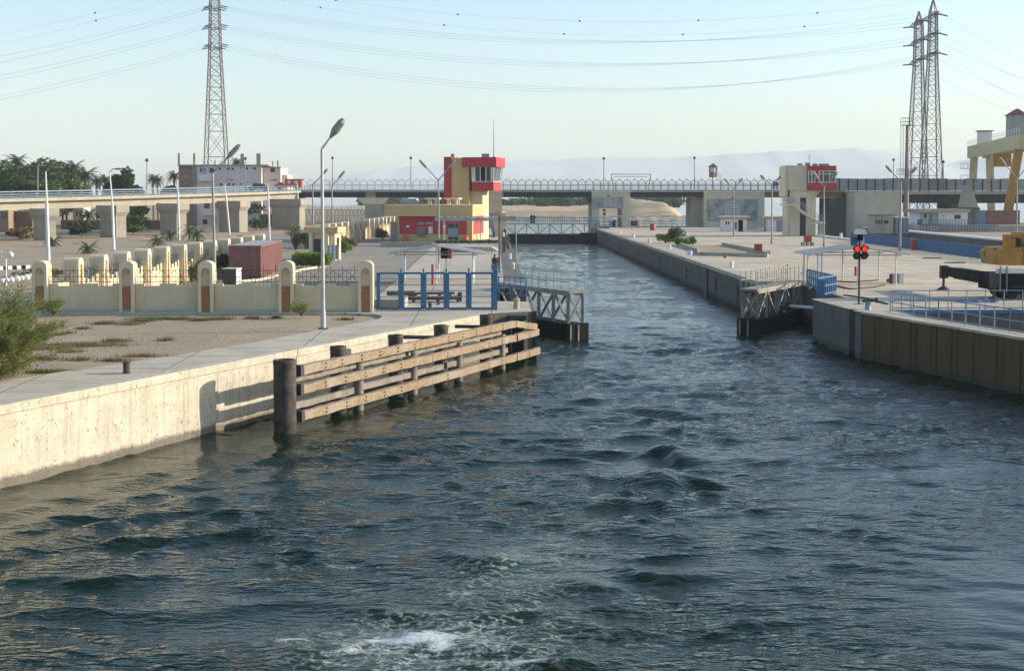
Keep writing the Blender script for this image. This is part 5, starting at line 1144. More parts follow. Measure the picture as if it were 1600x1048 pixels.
# kerb planters and red boxes
kp = thing('planting_bed', 'low kerbed planting bed with dry soil on the right apron', 'planting bed', P(1100, 390)); 
for a, b_ in (((1060, 383), (1092, 393.5)), ((1092, 393.5), (1092, 399.5)), ((1090, 399), (1200, 402)), ((1130, 383.5), (1180, 393)), ((1180, 393), (1199, 399))):
    pa, pb = P(*a), P(*b_); mb = MB(); mb.bar(pa + Vector((0, 0, .15)), pb + Vector((0, 0, .15)), .4, .42); mb.build('kerbstone', 'concrete', kp)
mb = MB(); q_ = [P(*a_) for a_ in ((1062, 383.5), (1128, 383.5), (1176, 393), (1194, 400.5), (1094, 398.5))]; mb.add([(v.x, v.y, G + .03) for v in q_], [tuple(range(5))]); mb.build('soil', 'sand', kp)
for x_, y_, lb in ((1186, 397, 'red box on the end of the kerbed planting bed'), (1263.5, 384, 'red box on concrete feet before the right tower')):
    q = P(x_, y_); s_ = q.y / 2200; t = thing('red_box', lb, 'box', q, 'red boxes on the apron'); z0 = G + (.38 if x_ < 1200 else .45)
    part_box('box', 'red_paint', t, q.x - 6 * s_, q.x + 5 * s_, q.y, q.y + .7, z0 - .0, z0 + 11 * s_ * .85)
    part_box('lid', 'red_paint', t, q.x - 6.5 * s_, q.x + 5.5 * s_, q.y - .05, q.y + .75, z0 + 11 * s_ * .85, z0 + 11 * s_ * .9)
    if x_ > 1200:
        for dx in (-8.5, -1, 6.5): part_box('foot', 'concrete', t, q.x + (dx - 1.8) * s_, q.x + (dx + 2.2) * s_, q.y - .1, q.y + .8, G, z0 - .02)
    else: part_box('foot', 'concrete', t, q.x - 1.2, q.x + 1.2, q.y - .15, q.y + .9, G, z0 - .01)
tag(MB().lathe([(.16, 0), (.14, .3), (.05, .45)], P(1133, 403), 8).build('dark_stump', 'mudbrick', None, True), 'tiny dark stump in front of the planting bed kerb', 'stump')
# right control tower
rt = thing('control_tower', 'pale control tower with red glazed cabin and outside stair on the right', 'tower', (48, 216, G)); f_ = Fr((D(1235, 340, 215).x, 215), R(2)); lx = lambda px: (px - 1235) / 10.2; zz_ = lambda py: zat(py, 215)
fbox(f_, 'shaft', 'pale_wall', rt, 0, lx(1250), 0, 5, G - .1, 9.6); fbox(f_, 'shaft', 'pale_wall', rt, lx(1260), lx(1275), 0, 5, G - .1, 9.6); fbox(f_, 'door_recess', 'dark_steel', rt, lx(1250), lx(1260), .4, 5, G - .1, zz_(309)); fbox(f_, 'lintel', 'pale_wall', rt, lx(1250), lx(1260), 0, 5, zz_(309), 9.6)
fbox(f_, 'head_wall', 'pale_wall', rt, -.3, lx(1260), -.25, 5.2, 9.6, 13.35); fbox(f_, 'head_return', 'cream_trim', rt, lx(1228), -.32, .6, 4.6, 8.6, 13.2)
fbox(f_, 'pier', 'cream_trim', rt, lx(1230), -.02, .3, 2.2, G - .1, 8.6)
cb_ = fbox(f_, 'cabin_sill', 'red_wall', rt, lx(1260) + .02, lx(1306), -.6, 4.8, 9.6, zz_(286)); fbox(f_, 'cabin_roof', 'red_wall', rt, lx(1260) + .02, lx(1305), -.6, 4.8, zz_(267.5), zz_(259)); fbox(f_, 'cabin_core', 'window_dark', rt, lx(1260) + .1, lx(1304), -.2, 4.4, zz_(286), zz_(267.5))
fbox(f_, 'cabin_pier', 'red_wall', rt, lx(1271), lx(1277), -.6, -.2, zz_(286), zz_(267.5))
for x_ in (1260.6, 1266, 1270.8, 1277.3, 1284, 1294, 1303.4): fbox(f_, 'mullion', 'white_steel', rt, lx(x_), lx(x_) + .12, -.63, -.5, zz_(286), zz_(267.6))
for y_ in (285.2, 272.5, 268): fbox(f_, 'transom', 'white_steel', rt, lx(1260.6), lx(1270.8), -.62, -.52, zz_(y_), zz_(y_) + .1); fbox(f_, 'transom', 'white_steel', rt, lx(1277.3), lx(1304), -.62, -.52, zz_(y_), zz_(y_) + .1)
for a, b_ in ((1260.6, 1270.8), (1277.3, 1304)): fbox(f_, 'pane', 'glass', rt, lx(a), lx(b_), -.56, -.54, zz_(285.5), zz_(268))
mb = MB(); mb.xprism([(lx(1275), 9.58), (lx(1284), 9.58), (lx(1275), 8.6)], f_.p(0, .3, 0), (1, 0, 0), (0, 0, 1), (0, 1, 0), 3.5); mb.build('bracket', 'pale_wall', rt)
st_ = fbox(f_, 'stair_landing', 'cream_trim', rt, lx(1218), lx(1236), -1.3, -.02, zz_(321), zz_(318.5))
mb = MB(); mb.xprism([(lx(1236), zz_(318.5)), (lx(1236), zz_(323)), (lx(1276), zz_(350)), (lx(1286), zz_(350)), (lx(1286), zz_(346)), (lx(1277), zz_(346))], f_.p(0, -1.3, 0), (1, 0, 0), (0, 0, 1), (0, 1, 0), 1.1); mb.build('stair_flight', 'pale_wall', rt)
mb = MB(); path = [f_.p(lx(x_), -1.25, zz_(y_)) for x_, y_ in ((1218, 318), (1236, 318), (1276, 346), (1286, 346))]
for h_ in (.5, .95): mb.tube([p_ + Vector((0, 0, h_)) for p_ in path], .05, 6)
for a, b_ in zip(path[:-1], path[1:]):
    n_ = max(2, int((b_ - a).length / .6))
    for k_ in range(n_ + 1): q = a.lerp(b_, k_ / n_); mb.cyl(q, q + Vector((0, 0, .95)), .035, None, 5)
mb.build('stair_railing', 'blue_grey_steel', rt)
part_box('stair_foot', 'concrete', rt, f_.p(lx(1277), 0, 0).x, f_.p(lx(1285), 0, 0).x, 213.4, 214.6, G - .05, zz_(350.5))
for k_, x_ in enumerate((1250, 1262, 1274, 1284, 1292)):
    mb = MB(); f_.bx(mb, lx(x_), lx(x_ + 6.5), 1.2, 1.9, 13.35 if x_ < 1258 else zz_(259), (13.35 if x_ < 1258 else zz_(259)) + (.35 if k_ != 1 else .5)); f_.bx(mb, lx(x_) + .2, lx(x_) + .45, 1.15, 1.2, zz_(258), zz_(258) + .2)
    tag(mb.build('air_conditioner', 'grey_paint'), f"grey air unit on the right tower roof, {('first','second','third','fourth','fifth')[k_]} from the left", 'air unit', 'roof air units')
an = thing('antenna_mast', 'thin antenna with short prongs on the right tower roof', 'antenna', f_.p(lx(1269), 2, 13.3)); b0 = f_.p(lx(1269), 2, 13.2); mb = MB(); mb.cyl(b0, b0 + Vector((0, 0, 1.9)), .03, None, 6)
mb.build('mast', 'dark_steel', an); mb = MB()
for s in (-1, 1): mb.cyl(b0 + Vector((0, 0, 1.3)), b0 + Vector((s * .3, 0, 1.75)), .02, None, 5)
mb.build('prongs', 'dark_steel', an)
# booths
for x0, x1, lb, op in ((1130, 1160, 'white guard booth with open dark door below the large picture board', 1), (1199, 1226, 'white guard booth left of the right tower, door closed', 0)):
    a, b_ = P(x0, 362), P(x1, 361); bo = thing('guard_booth', lb, 'booth', a.lerp(b_, .5), 'white guard booths'); zt_ = zat(341.5, a.y)
    part_box('wall', 'white_paint', bo, a.x, b_.x, a.y, a.y + 3, G, zt_); part_box('roof', 'pale_wall', bo, a.x - .35, b_.x + .45, a.y - .4, a.y + 3.3, zt_ + .12, zt_ + .38); part_box('roof_edge', 'red_paint', bo, a.x - .36, b_.x + .46, a.y - .41, a.y + 3.31, zt_, zt_ + .12)
    w_ = b_.x - a.x
    if op:
        part_box('door', 'black_hull', bo, a.x + w_ * .64, a.x + w_ * .84, a.y - .03, a.y + .02, G, G + 2.0); part_box('notice', 'red_paint', bo, a.x + w_ * .46, a.x + w_ * .58, a.y - .03, a.y, G + .4, G + 1.6)
        for k_ in range(2): part_box('window', 'window_dark', bo, a.x + w_ * (.1 + .1 * k_), a.x + w_ * (.16 + .1 * k_), a.y - .03, a.y, G + 1.2, G + 1.7)
    else:
        part_box('door', 'grey_paint', bo, a.x + w_ * .4, a.x + w_ * .8, a.y - .04, a.y, G, G + 1.9); part_box('side_post', 'red_paint', bo, a.x - .5, a.x - .3, a.y, a.y + .2, G, zt_)
# picture boards
def board(label, px0, px1, py0, py1, Yb, name='billboard'):
    a, b_ = D(px0, py1, Yb), D(px1, py0, Yb); t = thing(name, label, 'billboard', a, 'picture boards on the bridge piers'); x0, x1, z0, z1 = a.x, b_.x, a.z, b_.z
    part_box('panel', 'board_print', t, x0, x1, Yb, Yb + .12, z0, z1); cx_ = x0 + (x1 - x0) * .5; w_ = x1 - x0; h_ = z1 - z0
    r_ = w_ * .15; out = [(cx_ - r_, z0 + h_ * .22), (cx_ + r_, z0 + h_ * .22)] + [(cx_ + r_ * math.cos(math.pi * k_ / 12), z0 + h_ * .62 + h_ * .33 * math.sin(math.pi * k_ / 12)) for k_ in range(13)]
    mb = MB(); mb.xprism(out, (0, Yb - .012, 0), (1, 0, 0), (0, 0, 1), (0, 1, 0), .01); ar = mb.build('printed_arch', 'board_pale', t)
    for k_ in range(5):
        z = z0 + h_ * (.3 + .12 * k_); ww_ = r_ * (.75 if k_ < 3 else .5); mb = MB(); n_ = 6
        for i in range(n_): 
            xx = cx_ - ww_ + 2 * ww_ * i / n_; mb.bb(xx, xx + 2 * ww_ / n_ * random.uniform(.5, .9), Yb - .02, Yb - .014, z, z + h_ * random.uniform(.03, .06))
        tag(mb.build('script_line', 'board_ink', ar), kind='stuff')
    for x_ in (x0 - .03, x1 + .03): part_box('frame', 'grey_steel', t, x_ - .06, x_ + .06, Yb - .03, Yb + .1, z0, z1)
    mb = MB(); mb.bar((cx_, Yb - .9, z1 + .25), (cx_, Yb + .05, z1 + .05), .08); mb.box((cx_, Yb - 1.0, z1 + .3), (.5, .3, .2)); mb.build('floodlight', 'dark_steel', t)
board('smaller grey picture board on the central bridge pier', 927.5, 972.5, 308, 326, BY - .78)
board('large grey picture board on the pale bridge abutment', 1106, 1183, 311, 345, BY - .78)
ps = thing('bollard_sign', 'small dark bin with white posts beside the central pier', 'bin', P(992, 352)); q = P(992, 353); part_box('bin', 'dark_steel', ps, q.x - .8, q.x + .6, q.y, q.y + 1, G, G + 1.0); part_box('lid', 'grey_paint', ps, q.x - .9, q.x + .7, q.y - .1, q.y + 1.1, G + 1.0, G + 1.1)
tag(MB().lathe([(.5, 0), (.5, 1.0), (.42, 1.15), (.15, 1.25)], P(1020, 360), 10).build('red_drum', 'red_paint', None, True), 'red drum standing right of the central pier', 'drum')
fs_ = thing('traffic_signal', 'small distant lock signal post before the central pier', 'signal', P(944, 357)); q = P(944, 356); mb = MB(); mb.cyl(q, q + Vector((0, 0, 3.2)), .06, None, 6); mb.build('pole', 'dark_steel', fs_)
for dz in (2.4, 3.1): mb = MB(); mb.bb(q.x - .3, q.x + .3, q.y - .2, q.y, G + dz, G + dz + .45); mb.build('lamp_housing', 'pile_steel', fs_)
pipe_rail('blue-grey railing beside the far end of the right lock wall', [P(932, 357), P(952, 356.5), P(965, 352)], (.1, .6, 1.2), .9, 'blue_steel', .06, .06)
pipe_rail('long low railing across the channel right of the central pier', [(27.5, 272, 2.2), (40, 272, 2.2)], (.5, 1.0, 1.5), 1.0, 'green_grey_steel', .05, .05, 'lock railings')
sl = thing('sluice_beam', 'dark sluice beam across the channel right of the central pier', 'beam', (33, 273, 0)); part_box('beam', 'black_hull', sl, 27, 41, 272.5, 273.5, -1, 1.9); part_box('walkway', 'concrete_dark', sl, 26.9, 41.2, 271.7, 272.49, 1.9, 2.2)
# canopies at the lock far end
fc = thing('shade_canopy', 'small far shade canopy beside the central pier', 'canopy', P(985, 357), 'gabled shade canopies'); a = P(957, 357); b_ = P(1008, 357); part_box('roof', 'sheet_roof', fc, a.x, b_.x, a.y, a.y + 4, 4.75, 4.87)
for x_ in (a.x + .8, a.x + 2.6, b_.x - .8): part_box('post', 'white_steel', fc, x_, x_ + .1, a.y + .2, a.y + .3, G, 4.75)
# watchtower on the bridge
wt_ = thing('watchtower', 'small dark red sentry watchtower on a post above the bridge', 'watchtower', D(1114, 292, 279)); q = D(1114, 295, 279); s6 = [(math.cos(math.pi * k_ / 3 + .5), math.sin(math.pi * k_ / 3 + .5)) for k_ in range(6)]
zq = lambda py: zat(py, 279)
mb = MB(); mb.cyl(q, (q.x, 279, zq(276)), .22, None, 8); mb.build('post', 'white_steel', wt_)
mb = MB(); mb.prism([(q.x + .85 * a_, 279 + .85 * b_) for a_, b_ in s6], zq(277), zq(269)); mb.build('cabin', 'container_red', wt_)
mb = MB(); mb.prism([(q.x + .7 * a_, 279 + .7 * b_) for a_, b_ in s6], zq(269), zq(261)); mb.build('cabin_glazing', 'white_paint', wt_)
for a_, b_ in s6: mb = MB(); mb.bar((q.x + .8 * a_, 279 + .8 * b_, zq(269)), (q.x + .8 * a_, 279 + .8 * b_, zq(261)), .12); mb.build('cabin_post', 'container_red', wt_)
mb = MB(); mb.lathe([(1.05, 0), (1.0, .12), (.08, .75)], (q.x, 279, zq(261.2)), 6); mb.build('roof', 'container_brown', wt_)
mb = MB(); mb.bar((q.x + .9, 278.6, zq(270)), (q.x + 1.9, 278.2, zq(295)), .08); mb.bar((q.x + 1.2, 278.6, zq(270)), (q.x + 2.2, 278.2, zq(295)), .08); mb.build('ladder', 'grey_steel', wt_)
gn = thing('steel_gantry', 'thin grey steel gantry frame standing above the bridge railing', 'gantry', D(985, 292, 280)); a, b_ = D(955, 272.5, 280), D(1017, 272.5, 280)
mb = MB(); mb.bar(a, b_, .14); mb.bar(a + Vector((.6, 0, -.5)), b_ + Vector((-.6, 0, -.5)), .1); mb.build('beam', 'grey_steel', gn)
for k_, q in enumerate((a, b_)): mb = MB(); mb.bar(q, (q.x + (.5 if k_ == 0 else -.5), 280, 9.8), .14); mb.build('leg', 'grey_steel', gn)
# right background: buildings, containers
hb = thing('pump_house', 'low grey block house with slit windows beyond the blue fence', 'building', D(1393, 360, 232)); Yb = 232
a, b_ = D(1366, 361, Yb), D(1398, 337, Yb); part_box('wall', 'concrete', hb, a.x, D(1381, 350, Yb).x, Yb, Yb + 4, G - .1, b_.z); part_box('wall', 'pale_wall', hb, D(1381, 350, Yb).x + .02, b_.x, Yb + .6, Yb + 4, G - .1, b_.z - .2); part_box('roof', 'concrete_dark', hb, a.x - .1, b_.x + .1, Yb - .1, Yb + 4.1, b_.z, b_.z + .15)
for k_ in range(4): part_box('window', 'window_dark', hb, D(1367.5 + k_ * 3, 350, Yb).x, D(1369.5 + k_ * 3, 350, Yb).x, Yb - .03, Yb, zat(350, Yb), zat(344, Yb))
part_box('window', 'window_dark', hb, D(1382, 350, Yb).x, D(1390, 350, Yb).x, Yb + .57, Yb + .6, zat(350, Yb), zat(344.5, Yb))
tk = thing('transformer_box', 'blue-grey steel tank house right of the slit-window block', 'tank', D(1410, 360, Yb)); a, b_ = D(1399, 360, Yb), D(1420, 341, Yb); part_box('body', 'blue_grey_steel', tk, a.x, b_.x, Yb, Yb + 3, G - .1, b_.z); part_box('roof', 'pale_wall', tk, a.x - .05, b_.x + .1, Yb - .1, Yb + 3.1, b_.z, b_.z + .2)
for k_ in range(3): part_box('panel_rib', 'dark_steel', tk, a.x + .5 + k_ * .65, a.x + .58 + k_ * .65, Yb - .04, Yb, G, b_.z - .1)
wb = thing('white_building', 'white single-storey harbour building with round emblem on the right terrace', 'building', D(1473, 355, 246)); Yb = 244; zq = lambda py: zat(py, Yb); xq = lambda px: D(px, 340, Yb).x
part_box('wall', 'white_paint', wb, xq(1467), xq(1512), Yb, Yb + 7, 3.5, zq(332)); part_box('wall', 'white_paint', wb, xq(1439), xq(1467) - .02, Yb + 1.2, Yb + 7, 3.5, zq(332)); part_box('roof', 'concrete', wb, xq(1433), xq(1515), Yb - .5, Yb + 7.3, zq(332), zq(327))
part_box('porch_floor', 'concrete', wb, xq(1435), xq(1467) - .02, Yb - .3, Yb + 1.2, 3.4, zq(350)); part_box('porch_wall', 'blue_steel', wb, xq(1433), xq(1441), Yb - .35, Yb - .25, 3.55, zq(343)); part_box('column', 'grey_paint', wb, xq(1439), xq(1441), Yb - .1, Yb + .2, 3.55, zq(332))
part_box('window', 'window_dark', wb, xq(1491), xq(1501), Yb - .04, Yb, zq(342), zq(336)); part_box('window', 'window_dark', wb, xq(1447), xq(1451), Yb + 1.16, Yb + 1.2, zq(341), zq(334)); part_box('door', 'grey_paint', wb, xq(1455), xq(1460), Yb + 1.15, Yb + 1.2, 3.6, zq(334))
mb = MB(); c0 = Vector((xq(1474), Yb - .03, zq(338))); mb.cyl(c0, c0 + Vector((0, -.03, 0)), .33, .33, 14); mb.build('emblem', 'crane_yellow', wb)
mb = MB()
for z in (zq(350), zq(346), zq(343)): mb.bar((xq(1435), Yb - .8, z), (xq(1515), Yb - .8, z), .07)
for k_ in range(18): mb.bar((xq(1435) + k_ * .52, Yb - .8, 3.6), (xq(1435) + k_ * .52, Yb - .8, zq(343)), .06)
tag(mb.build('railing', 'blue_grey_steel', wb), kind='stuff')
for a, b_, m_, lb in ((1513, 1527, 'container_brown', 'narrow dark brown container end right of the white building'), (1528, 1547, 'blue_grey_steel', 'dark blue-grey container before the bridge'), (1548, 1600, 'container_red', 'dark red container at the right edge before the bridge')):
    x0, x1 = xq(a), xq(b_); container(lb, Fr((x0, Yb + (1 if a < 1520 else 2)), 0), 2.44 if a > 1520 else 6, x1 - x0, 2.5, 3.62, m_)
cn = thing('concrete_cone', 'triangular concrete bridge buttress standing above the white building', 'buttress', D(1513, 322, 262)); Yb = 262; mb = MB(); mb.xprism([(D(1505, 322, Yb).x, zat(324, Yb)), (D(1529, 322, Yb).x, zat(324, Yb)), (D(1519, 322, Yb).x, zat(295, Yb)), (D(1512, 322, Yb).x, zat(290, Yb))], (0, Yb, 0), (1, 0, 0), (0, 0, 1), (0, 1, 0), 3); mb.build('wedge', 'concrete', cn); part_box('plinth', 'concrete_dark', cn, D(1503, 322, Yb).x, D(1531, 322, Yb).x, Yb - .1, Yb + 3.1, 3.6, zat(324, Yb))
# floodlight mast with ladder
fm_ = thing('floodlight_mast', 'tall steel mast with caged platform and ladder before the twin pylons', 'mast', D(1415.5, 330, 266)); Yb = 266; b0 = D(1416, 330, Yb); zt_ = zat(195, Yb)
mb = MB(); mb.cyl((b0.x, Yb, G), (b0.x, Yb, zt_), .5, .3, 10); mb.build('pole', 'pylon_steel', fm_, True)
mb = MB()
for s in (-1.25, -.7): mb.bar((b0.x + s, Yb, zat(290, Yb)), (b0.x + s, Yb, zt_), .06)
for k_ in range(30): z = zat(288, Yb) + k_ * (zt_ - zat(288, Yb)) / 30; mb.bar((b0.x - 1.25, Yb, z), (b0.x - .7, Yb, z), .05)
mb.build('ladder', 'grey_steel', fm_)
for z0, z1, wx_ in ((zt_, zt_ + 1.3, .9), (zat(272, Yb), zat(264, Yb), .9)):
    mb = MB(); cx_ = b0.x - .2 if z0 == zt_ else b0.x - .8
    mb.bb(cx_ - wx_, cx_ + wx_, Yb - .8, Yb + .8, z0 - .1, z0)
    for z in (z0 + .6, z1):
        for sy in (-.8, .8): mb.bar((cx_ - wx_, Yb + sy, z), (cx_ + wx_, Yb + sy, z), .06)
        for sx in (-wx_, wx_): mb.bar((cx_ + sx, Yb - .8, z), (cx_ + sx, Yb + .8, z), .06)
    for sx in (-wx_, 0, wx_):
        for sy in (-.8, .8): mb.bar((cx_ + sx, Yb + sy, z0), (cx_ + sx, Yb + sy, z1), .06)
    mb.build('platform', 'grey_steel', fm_)
# gantry crane straddling the bridge
gc = thing('gantry_crane', 'yellow gantry crane straddling the bridge at the right edge', 'crane', (103, 280, G)); A, B = D(1526, 236, 312), D(1612, 230, 246); A.z = B.z = 18.2
d = (B - A).normalized(); n_ = Vector((-d.y, d.x, 0))
for s in (-1.6, 1.6): mb = MB(); mb.bar(A + n_ * s, B + n_ * s, .8, 2.6); mb.build('main_girder', 'crane_yellow', gc)
for t_, pxb in ((.12, None), (.95, None)):
    top = A.lerp(B, t_)
    for s in (-1, 1):
        ft = top + n_ * (s * (2.2 if t_ < .5 else 3.6)); mb = MB(); mb.bar((top.x + n_.x * s * 1.6, top.y + n_.y * s * 1.6, 16.9), (ft.x, ft.y, 3.4), 1.5, 1.0, up=tuple(d)); mb.build('leg', 'yellow_paint' if t_ > .5 else 'crane_yellow', gc)
    mb = MB(); a_, b_ = top + n_ * 4.6, top - n_ * 4.6; mb.bar((a_.x, a_.y, 3.2), (b_.x, b_.y, 3.2), .9, 1.0); mb.build('bogie_beam', 'yellow_paint', gc)
h0 = A.lerp(B, .17); mb = MB(); mb.box((h0.x, h0.y, 20.9), (3.0, 2.6, 2.6), math.atan2(d.y, d.x)); hs = mb.build('machine_house', 'white_paint', gc); mb = MB(); mb.box((h0.x, h0.y, 22.4), (3.6, 3.2, .25), math.atan2(d.y, d.x)); mb.build('house_roof', 'sheet_roof', hs)
h0 = A.lerp(B, .75); mb = MB(); mb.box((h0.x, h0.y, 21.6), (3.4, 3.0, 4.2), math.atan2(d.y, d.x)); hs = mb.build('machine_house', 'grey_paint', gc); mb = MB(); U = n_; mb.xprism([(-1.9, 0), (1.9, 0), (0, 1.2)], h0 + Vector((0, 0, 5.4)) - d * 1.9, n_, (0, 0, 1), d, 3.8); mb.build('gable_roof', 'container_red', hs)
mb = MB()
for s in (-2.1, 2.1):
    a_, b_ = A + n_ * s, B + n_ * s
    for z in (.6, 1.1): mb.bar(a_ + Vector((0, 0, 1.3 + z)), b_ + Vector((0, 0, 1.3 + z)), .06)
    for k_ in range(24): q = a_.lerp(b_, k_ / 23); mb.bar(q + Vector((0, 0, 1.3)), q + Vector((0, 0, 2.4)), .06)
tag(mb.build('railing', 'white_steel', gc), kind='stuff')
q = A.lerp(B, .5); mb = MB(); mb.box((q.x, q.y, 15.6), (4, 3.4, 2.4), math.atan2(d.y, d.x)); mb.build('trolley', 'yellow_paint', gc)
q = A.lerp(B, .1) - n_ * 3.2; mb = MB()
for z in (8, 12, 14.5): mb.box((q.x, q.y, z), (1.6, 1.6, .1), 0); [mb.bar((q.x + sx, q.y + sy, z), (q.x + sx, q.y + sy, z + 1.1), .07) for sx in (-.8, .8) for sy in (-.8, .8)]; [mb.bar((q.x - .8, q.y + sy, z + 1.1), (q.x + .8, q.y + sy, z + 1.1), .07) for sy in (-.8, .8)]
tag(mb.build('ladder_platforms', 'grey_steel', gc), kind='stuff')
# truck crane on the apron: rear outriggers spread to both sides, carrier running off to the right
mc = thing('mobile_crane', 'yellow truck-mounted crane on outriggers at the right edge of the apron', 'crane', (34, 88, G)); y0, y1 = 85.7, 88.4
part_box('chassis', 'black_hull', mc, 31.0, 43, y0 + .3, y1 - .3, 3.2, 3.8); part_box('side_skirt', 'black_hull', mc, 30.75, 42, y0 - .06, y0 + .25, 3.0, 4.1); part_box('deck_plate', 'black_hull', mc, 30.9, 43, y0 + .26, y1, 3.95, 4.12)
for x_ in (31.9, 33.3, 38.6, 40.2):
    for y_ in (y0 + .3, y1 - .3, y0 + .72, y1 - .72):
        mb = MB(); mb.lathe([(.25, -.19), (.5, -.19), (.55, -.12), (.55, .12), (.5, .19), (.25, .19)], (0, 0, 0), 18); mb.v = [(x_ + v[0], y_ + v[2], G + .55 + v[1]) for v in mb.v]; w_ = mb.build('wheel', 'black_rubber', mc, True)
        mb = MB(); mb.cyl((x_, y_ - .16, G + .55), (x_, y_ + .16, G + .55), .26, None, 14); mb.build('rim', 'grey_steel', w_, True)
for xb, feet in ((30.4, (84.6, 94.1)), (41.5, (84.6, 93.5))):
    ob = part_box('outrigger_beam', 'black_hull', mc, xb - .22, xb + .22, feet[0], feet[1], 3.55, 4.15); part_box('beam_sleeve', 'black_hull', ob, xb - .27, xb + .27, feet[0] + 1.6, feet[1] - 2.8, 3.5, 4.2)
    for yf in feet:
        mb = MB(); mb.bb(xb - .24, xb + .24, yf - .22, yf + .2, 3.35, 4.2); mb.build('jack_box', 'pile_steel', ob); mb = MB(); mb.cyl((xb, yf, 2.75), (xb, yf, 3.35), .09, None, 10); mb.build('jack', 'dark_steel', ob, True); mb = MB(); mb.lathe([(.46, 0), (.42, .07), (.12, .26)], (xb, yf, G), 12); mb.build('jack_foot', 'dark_steel', ob, True)
part_box('rear_panel', 'black_hull', mc, 30.75, 30.9, y0, y1, 3.1, 4.12); part_box('tail_board', 'white_paint', mc, 30.9, 33.2, y0 - .02, y0 + .06, 4.14, 4.42)
for x_ in (31.1, 31.5): part_box('side_ladder', 'grey_steel', mc, x_, x_ + .07, y0 - .12, y0 - .05, 3.0, 4.6)
mb = MB(); mb.cyl((34.6, 87.05, 4.12), (34.6, 87.05, 4.6), 1.05, None, 18); mb.build('slew_ring', 'black_hull', mc, True)
for yy_ in (y0 - .1, y1 - .55):
    mb = MB(); mb.xprism([(31.0, 4.65), (37.6, 4.6), (37.6, 5.2), (35.6, 5.45), (33.6, 5.75), (31.2, 5.7), (30.85, 5.4)], (0, yy_, 0), (1, 0, 0), (0, 0, 1), (0, 1, 0), .7); mb.build('side_housing', 'yellow_paint', mc)
part_box('housing_seam', 'container_brown', mc, 32.5, 32.54, y0 - .115, y0 - .1, 4.68, 5.6); part_box('housing_seam', 'container_brown', mc, 33.7, 33.74, y0 - .115, y0 - .1, 4.68, 5.6)
part_box('counterweight', 'yellow_paint', mc, 30.95, 31.9, y0 + .61, y1 - .56, 4.65, 5.7); part_box('winch_bay', 'dark_steel', mc, 31.91, 36.5, y0 + .61, y1 - .56, 4.6, 5.5)
for x_, r_ in ((32.4, .36), (33.6, .3)): mb = MB(); mb.cyl((x_, y0 + .7, 5.95), (x_, y1 - .7, 5.95), r_, None, 14); mb.build('winch_drum', 'pile_steel', mc, True)
part_box('winch_plate', 'yellow_paint', mc, 31.3, 32.1, y0 + .05, y0 + .12, 5.7, 6.3)
mb = MB(); mb.bar((33.0, y0 - .02, 6.5), (35.4, y0 - .02, 5.0), .18, .3); mb.build('a_frame', 'crane_yellow', mc); mb = MB(); mb.bar((31.3, y0 + .02, 6.42), (33.2, y0 + .02, 6.5), .2, .2); mb.build('a_frame', 'yellow_paint', mc); mb = MB(); mb.bar((31.4, y0 + .02, 5.6), (31.4, y0 + .02, 6.4), .16, .16); mb.build('a_frame', 'yellow_paint', mc)
for k_ in range(4): mb = MB(); mb.bar((32.2 + .25 * k_, y0 - .1, 5.55), (32.5 + .25 * k_, y0 + .2, 6.2 - .1 * k_), .06); mb.build('hose', 'black_rubber', mc)
part_box('dark_opening', 'black_hull', mc, 33.9, 35.2, y0 - .125, y0 - .1, 5.05, 5.35); part_box('step', 'dark_steel', mc, 31.8, 33.0, y0 - .3, y0 - .07, 3.3, 3.36)
mb = MB(); mb.bar((32.5, 87.05, 6.1), (44, 87.4, 7.0), .95, 1.05); mb.build('boom', 'yellow_paint', mc); mb = MB(); mb.cyl((36.2, 87.05, 5.2), (39.5, 87.2, 6.1), .17, None, 10); mb.build('lift_ram', 'grey_steel', mc, True)
part_box('cab', 'yellow_paint', mc, 36.6, 38.2, y0 - .1, y0 + .9, 4.15, 5.9); part_box('cab_window', 'glass', mc, 36.8, 38.0, y0 - .13, y0 - .1, 4.9, 5.7)
tc = thing('traffic_cone', 'small white and red traffic cone behind the mobile crane', 'cone', P(1590, 466)); q = P(1590, 466); mb = MB(); mb.lathe([(.2, .03), (.05, .65)], q, 12); mb.build('cone', 'white_paint', tc, True); mb = MB(); mb.bb(q.x - .22, q.x + .22, q.y - .22, q.y + .22, G, G + .04); mb.build('foot', 'orange_red', tc)
tp = thing('tarpaulin', 'crumpled blue tarpaulin on the ground by the outrigger', 'tarpaulin', P(1520, 472)); vs = []; a, b_ = P(1500, 471), P(1560, 473)
mb = MB()
for j in range(5):
    for i in range(13): mb.v.append((a.x + (b_.x - a.x) * i / 12, a.y - .9 + j * .45 + .2 * math.sin(i), G + .03 + .16 * abs(mnoise.noise(Vector((i * .7, j * .9, 2)))) * (0 if i in (0, 12) or j in (0, 4) else 1)))
mb.f = [(j*13+i, j*13+i+1, (j+1)*13+i+1, (j+1)*13+i) for j in range(4) for i in range(12)]; mb.build('sheet', 'cloth_tarp', tp)
for k_, (pts_, lb) in enumerate(((((1262, 452), (1300, 447), (1335, 452), (1383, 446)), 'dark hose lying across the apron from the blue railing'), (((1318, 462), (1350, 466), (1388, 476)), 'dark hose lying beside the double bollard'), (((1300, 440), (1340, 441), (1375, 437)), 'thin dark cable lying under the right shade canopy'))):
    sp = spline([(P(*p_).x, P(*p_).y) for p_ in pts_], 8); mb = MB(); mb.tube([(v.x, v.y + .25 * math.sin(i * .8), G + .04) for i, v in enumerate(sp)], .045, 6); tag(mb.build('hose', 'black_rubber', None, True), lb, 'hose', 'hoses on the apron')
